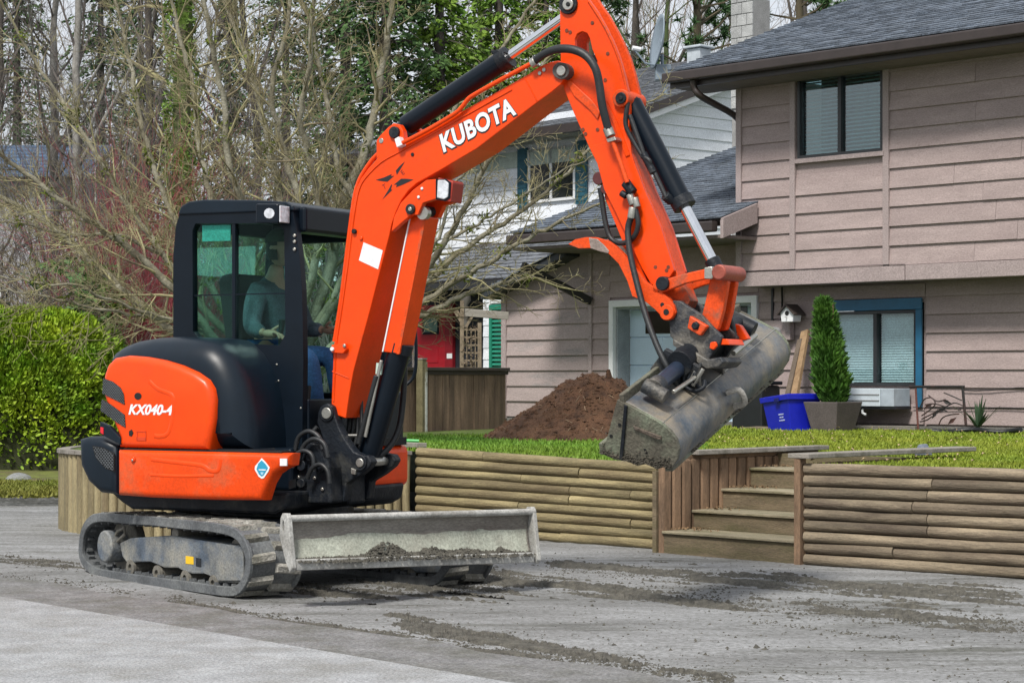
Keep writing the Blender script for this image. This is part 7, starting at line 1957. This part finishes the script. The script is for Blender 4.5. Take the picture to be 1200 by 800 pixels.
thicket('mixed_shrub', 'green and yellow leaved shrub growing above the hedge left of the red stems', 40, 140, 26.5, 1.4, 2.6, 120, m_twigm, 62, leaf=(m_gleaf, 3200, .8, 2.75, .06))
thicket('mixed_shrub', 'dark green shrub peeping over the hedge at the left edge', -40, 50, 27, 1.4, 2.5, 90, m_twigm, 63, leaf=(M('dark_shrub_leaf', (.02, .06, .018), .7, var=.5, bump=0), 3000, .6, 2.6, .06))
def thicket_stuff(label, pxa, pxb, D, h0, h1, n, mat, seed, r=.02, kids=(0, 6, 4), lvl=2):
    random.seed(seed); mb = MB()
    for k in range(n):
        d_ = D + random.uniform(-3, 3); p = at(random.uniform(pxa, pxb), 440, d_); h = random.uniform(h0, h1)
        grow(mb, (p.x, p.y, 0), (random.gauss(0, .16), random.gauss(0, .12), 1), h, r, lvl, .25, .09, kids, nseg=6)
    tag(mb.raw('wood', mat), label, kind='stuff')
thicket_stuff('grey mauve mass of bare saplings behind the spreading tree', -330, 420, 37, 3.0, 6.0, 200, m_twigm, 71)
thicket_stuff('brown haze of bare twigs of the far wood on the left', -600, 260, 62, 8, 15, 120, M('brown_twig', (.20, .165, .12), .9, var=.4, bump=0), 72, r=.05)
thicket_stuff('bare far wood behind the arm and the roofs', 600, 870, 74, 12, 20, 55, M('tan_twig', (.22, .17, .12), .9, var=.4, bump=0), 73, r=.05)
# dark green understorey far behind, closing the gaps near the ground
random.seed(75); mb = MB()
for k in range(17000):
    px = random.uniform(-900, 760); p = at(px, 440, random.uniform(66, 78)); top = 4.2 + 2.2*fbm(px*.012, 1.5) + (3.4 if 380 < px < 700 else 0)
    c = Vector((p.x, p.y, random.uniform(.2, 1) ** .8 * top)); mb.add([c, c + rv(.30), c + rv(.30)], [(0,1,2)])
tag(mb.raw('treeline', m_ever), 'dark green far treeline closing the view behind the houses', kind='stuff')

# hedge
random.seed(81); hb = at(55, 555, 26.0)
t = thing('hedge', 'dense clipped yellow green cedar hedge standing behind the verge at the left', 'hedge', Matrix.Translation((hb.x, 26.0, 0)))
m_hedge = M('hedge_foliage', (.10, .235, .008), .65, var=.6, scale=3.2, col2=(.34, .44, .015), mix=.5, mixw=.16, bump=0)
m_hcore = M('hedge_core_shade', (.030, .036, .012), .95, bump=.3)  # twiggy core coloured dark so openings in the leaves read as deep shade
HW0, HW1, HD, HH = -3.4, 1.06, .9, 2.12
def hsurf(x, up):                                      # front surface: rounded top and right end
    return 0
mb = MB()
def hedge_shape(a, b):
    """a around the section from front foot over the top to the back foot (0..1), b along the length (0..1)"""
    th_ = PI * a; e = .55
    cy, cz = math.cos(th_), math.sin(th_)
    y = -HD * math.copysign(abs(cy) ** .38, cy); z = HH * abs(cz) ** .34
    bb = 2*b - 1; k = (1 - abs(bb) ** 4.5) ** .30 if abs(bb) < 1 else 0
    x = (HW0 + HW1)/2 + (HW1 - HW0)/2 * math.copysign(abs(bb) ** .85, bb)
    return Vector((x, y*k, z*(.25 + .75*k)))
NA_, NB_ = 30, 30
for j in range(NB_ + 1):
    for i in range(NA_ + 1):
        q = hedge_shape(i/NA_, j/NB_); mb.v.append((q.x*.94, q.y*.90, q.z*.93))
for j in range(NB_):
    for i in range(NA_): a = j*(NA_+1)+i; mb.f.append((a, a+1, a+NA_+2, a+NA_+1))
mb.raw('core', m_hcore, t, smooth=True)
mb = MB()
for k in range(130000):
    a, b = random.uniform(.0, .75), random.random(); c = hedge_shape(a, b)
    out = (c - Vector(((HW0+HW1)/2*.6 + c.x*.4, 0, HH*.4))).normalized()
    lump = fbm(c.x*3.2, c.z*3.2, c.y*3.2); c = c + out * (.07*lump + random.uniform(-.10, .03))
    if lump < -.24 and random.random() < .75: continue
    d = (out*.75 + Vector((0,0,random.uniform(.1,.9))) + rv(.45)).normalized() * random.uniform(.03, .09); w_ = d.cross(rv()).normalized() * random.uniform(.006, .016)
    mb.add([c - w_, c + d*.5 - w_*1.4, c + d, c + d*.5 + w_*1.4, c + w_], [(0,1,2,3,4)])
mb.raw('foliage', m_hedge, t)

# ================================================================== OPERATOR
import bmesh
def skin_mesh(chains, sub=2):
    """chains: list of [(x,y,z,r), ...]; shared end points are merged, radius kept"""
    me = bpy.data.meshes.new('skin'); idx = {}; vs, es, rs = [], [], []
    def vid(p):
        key = tuple(round(c, 4) for c in p[:3])
        if key not in idx: idx[key] = len(vs); vs.append(p[:3]); rs.append(p[3])
        return idx[key]
    for ch in chains:
        ids = [vid(p) for p in ch]; es += list(zip(ids[:-1], ids[1:]))
    me.from_pydata(vs, es, [])
    o = bpy.data.objects.new('skin', me); COL.objects.link(o)
    sk = o.modifiers.new('skin', 'SKIN'); sk.use_smooth_shade = True
    for i, r_ in enumerate(rs):
        me.skin_vertices[0].data[i].radius = (r_, r_); me.skin_vertices[0].data[i].use_root = (i == 0)
    sb = o.modifiers.new('sub', 'SUBSURF'); sb.levels = sub; sb.render_levels = sub
    dg = bpy.context.evaluated_depsgraph_get(); ev = o.evaluated_get(dg); m2 = ev.to_mesh()
    out = ([tuple(v.co) for v in m2.vertices], [tuple(p.vertices) for p in m2.polygons]); ev.to_mesh_clear()
    bpy.data.objects.remove(o); bpy.data.meshes.remove(me); return out
OPX = -.19
OPF = SF_ @ Matrix.Translation((OPX, .20, 1.34))      # hips on the seat cushion
person = thing('person', 'operator in dark jacket, blue jeans and cap sitting at the levers inside the cab', 'person', OPF)
def arm_ch(s_, elbow, wrist):
    return [(-.02, 0, .52, .085), (-.02, s_*.17, .53, .062), elbow + (.048,), wrist + (.032,)]
eR, wR = (.03, -.31, .27), (.17, -.35, .235)
eL, wL = (.05, .29, .27), (.20, .27, .27)
def hand(w, s_):
    W_ = Vector(w); ch = []
    palm = W_ + Vector((.075, 0, -.005))
    ch.append([tuple(W_ - Vector((.02, 0, 0))) + (.026,), tuple(W_.lerp(palm, .45)) + (.030,), tuple(palm) + (.029,), tuple(palm + Vector((.02, 0, -.004))) + (.024,)])
    for k, (dy, ln) in enumerate(((-.030, .062), (-.011, .072), (.010, .068), (.029, .052))):
        b = palm + Vector((.018, dy, .012 - .004*k)); m_ = b + Vector((ln*.5, dy*.15, -.012)); e = m_ + Vector((ln*.28, 0, -.034))
        ch.append([tuple(palm + Vector((.004, dy*.6, 0))) + (.013,), tuple(b) + (.0100,), tuple(m_) + (.0090,), tuple(e) + (.0078,)])
    tb = W_ + Vector((.030, s_*.024, .012)); ch.append([tuple(tb) + (.014,), tuple(tb + Vector((.028, s_*.024, .026))) + (.0105,), tuple(tb + Vector((.060, s_*.026, .040))) + (.0085,)])
    return ch
body = [[(0,0,.08,.12), (-.01,0,.28,.125), (-.02,0,.46,.13), (-.02,0,.56,.085), (0,0,.63,.052), (.02,0,.70,.060)],
        [(0,0,.08,.12), (.02,-.10,.07,.085), (.36,-.14,.10,.062), (.42,-.14,-.22,.045), (.44,-.14,-.36,.038), (.56,-.15,-.40,.030)],
        [(0,0,.08,.12), (.02,.10,.07,.085), (.36,.14,.10,.062), (.42,.14,-.22,.045), (.44,.14,-.36,.038), (.56,.15,-.40,.030)],
        [(-.02,0,.46,.13), (-.01,-.19,.50,.062), eR + (.046,), wR + (.030,)], [(-.02,0,.46,.13), (-.01,.19,.50,.062), eL + (.046,), wL + (.030,)]]
V, F = skin_mesh(body, 2)
def joinm(a, b): o = len(a[0]); a[0].extend(b[0]); a[1].extend([tuple(i + o for i in f) for f in b[1]])
tot = (V, F)
for w_, s_ in ((wR, 1), (wL, -1)):
    for ch in hand(w_, s_): joinm(tot, skin_mesh([ch], 1))
# head: an egg with brow, nose, mouth and ears pushed out of it
hv, hf = [], []; nu, nw = 24, 18; hc = Vector((.045, 0, .80))
for j in range(nw + 1):
    for i in range(nu):
        a, b = 2*PI*i/nu, -PI/2 + PI*j/nw; x, y, z = math.cos(a)*math.cos(b), math.sin(a)*math.cos(b), math.sin(b)
        r_ = Vector((x*.098, y*.076, z*.120)); 
        if z < 0: r_.y *= 1 - .28*(-z); r_.x *= 1 - .05*(-z)
        fr_ = max(0, x) ** 6
        r_.x += .028 * fr_ * math.exp(-((z + .12)/.16)**2) * math.exp(-(y/.20)**2) + .008 * fr_*math.exp(-((z + .52)/.08)**2) + .010 * fr_*math.exp(-((z + .85)/.15)**2)
        r_.x -= .012 * max(0, x)**2 * math.exp(-((z - .06)/.10)**2) * math.exp(-((abs(y) - .36)/.14)**2)
        r_.y += math.copysign(.016, y) * math.exp(-((abs(y) - .98)/.10)**2) * math.exp(-((z + .02)/.2)**2)
        hv.append(tuple(hc + r_))
for j in range(nw):
    for i in range(nu): hf.append((j*nu+i, j*nu+(i+1) % nu, (j+1)*nu+(i+1) % nu, (j+1)*nu+i))
joinm(tot, (hv, hf))
mb = MB(); mb.v, mb.f = tot
mb.raw('body', M('skin', (.42, .24, .17), .55, var=.1, bump=.05), person, smooth=True)
m_jack = M('slate_blue_jacket', (.075, .10, .125), .85, var=.45, scale=5, bump=.3, bscale=30)
jk = [[(0,0,.10,.140), (-.01,0,.28,.150), (-.02,0,.46,.150), (-.02,0,.57,.10), (0,0,.61,.066)], [(-.02,0,.46,.150), (-.01,-.20,.50,.080), eR + (.064,), (wR[0]-.015, wR[1]+.005, wR[2], .046)], [(-.02,0,.46,.150), (-.01,.20,.50,.080), eL + (.064,), (wL[0]-.015, wL[1], wL[2], .046)]]
mb = MB(); mb.v, mb.f = skin_mesh(jk, 2); mb.raw('jacket', m_jack, person, smooth=True)
mb = MB(); mb.v, mb.f = skin_mesh([[(0,0,.08,.135), (.02,-.10,.07,.098), (.36,-.14,.10,.076), (.42,-.14,-.22,.058), (.44,-.14,-.32,.054)], [(0,0,.08,.135), (.02,.10,.07,.098), (.36,.14,.10,.076), (.42,.14,-.22,.058), (.44,.14,-.32,.054)]], 2)
mb.raw('jeans', M('blue_denim', (.03, .09, .24), .85, var=.2, scale=8, bump=.2), person, smooth=True)
for s_ in (-1, 1):
    mb = MB(); mb.v, mb.f = skin_mesh([[(.43, s_*.14, -.34, .055), (.46, s_*.145, -.40, .052), (.58, s_*.15, -.41, .042)]], 2); mb.raw('boot', m_seat, person, smooth=True)
mb = MB(); nn = 20
for j in range(7):
    b = PI/2 * j / 6
    for i in range(nn): a = 2*PI*i/nn; mb.v.append((hc.x - .008 + .110*math.cos(a)*math.cos(b), .088*math.sin(a)*math.cos(b), hc.z + .035 + .098*math.sin(b)))
for j in range(6):
    for i in range(nn): mb.f.append((j*nn+i, j*nn+(i+1) % nn, (j+1)*nn+(i+1) % nn, (j+1)*nn+i))
mb.add([(hc.x + .09, -.07, hc.z + .045), (hc.x + .185, -.045, hc.z + .03), (hc.x + .195, 0, hc.z + .03), (hc.x + .185, .045, hc.z + .03), (hc.x + .09, .07, hc.z + .045), (hc.x + .10, 0, hc.z + .055)], [(0,1,2,5),(5,2,3,4)])
mb.raw('cap', M('brown_green_cap', (.05, .055, .035), .8, var=.2, bump=.2), person, smooth=True)
mb = MB(); na, nb_ = 14, 9                               # hair below the cap, round the back and sides of the head
for j in range(nb_):
    for i in range(na):
        a, b = R(75 + 210 * i / (na - 1)), R(-38 + 72 * j / (nb_ - 1)); k_ = 1.07 + .03 * fbm(i * .9, j * .9, 2)
        mb.v.append((hc.x + .098*k_*math.cos(a)*math.cos(b), .080*k_*math.sin(a)*math.cos(b), hc.z + .122*k_*math.sin(b)))
for j in range(nb_ - 1):
    for i in range(na - 1): mb.f.append((j*na+i, j*na+i+1, (j+1)*na+i+1, (j+1)*na+i))
mb.raw('hair', M('dark_brown_hair', (.03, .02, .014), .7, var=.4, scale=20, bump=.4), person, smooth=True)
for s_ in (-1, 1):
    mb = MB()
    for j in range(7):
        for i in range(10): a, b = 2*PI*i/10, -PI/2 + PI*j/6; mb.v.append((hc.x + .084 + .012*math.cos(a)*math.cos(b), s_*.030 + .012*math.sin(a)*math.cos(b), hc.z + .008 + .010*math.sin(b)))
    for j in range(6):
        for i in range(10): mb.f.append((j*10+i, j*10+(i+1) % 10, (j+1)*10+(i+1) % 10, (j+1)*10+i))
    mb.raw('eye', m_white, person, smooth=True)
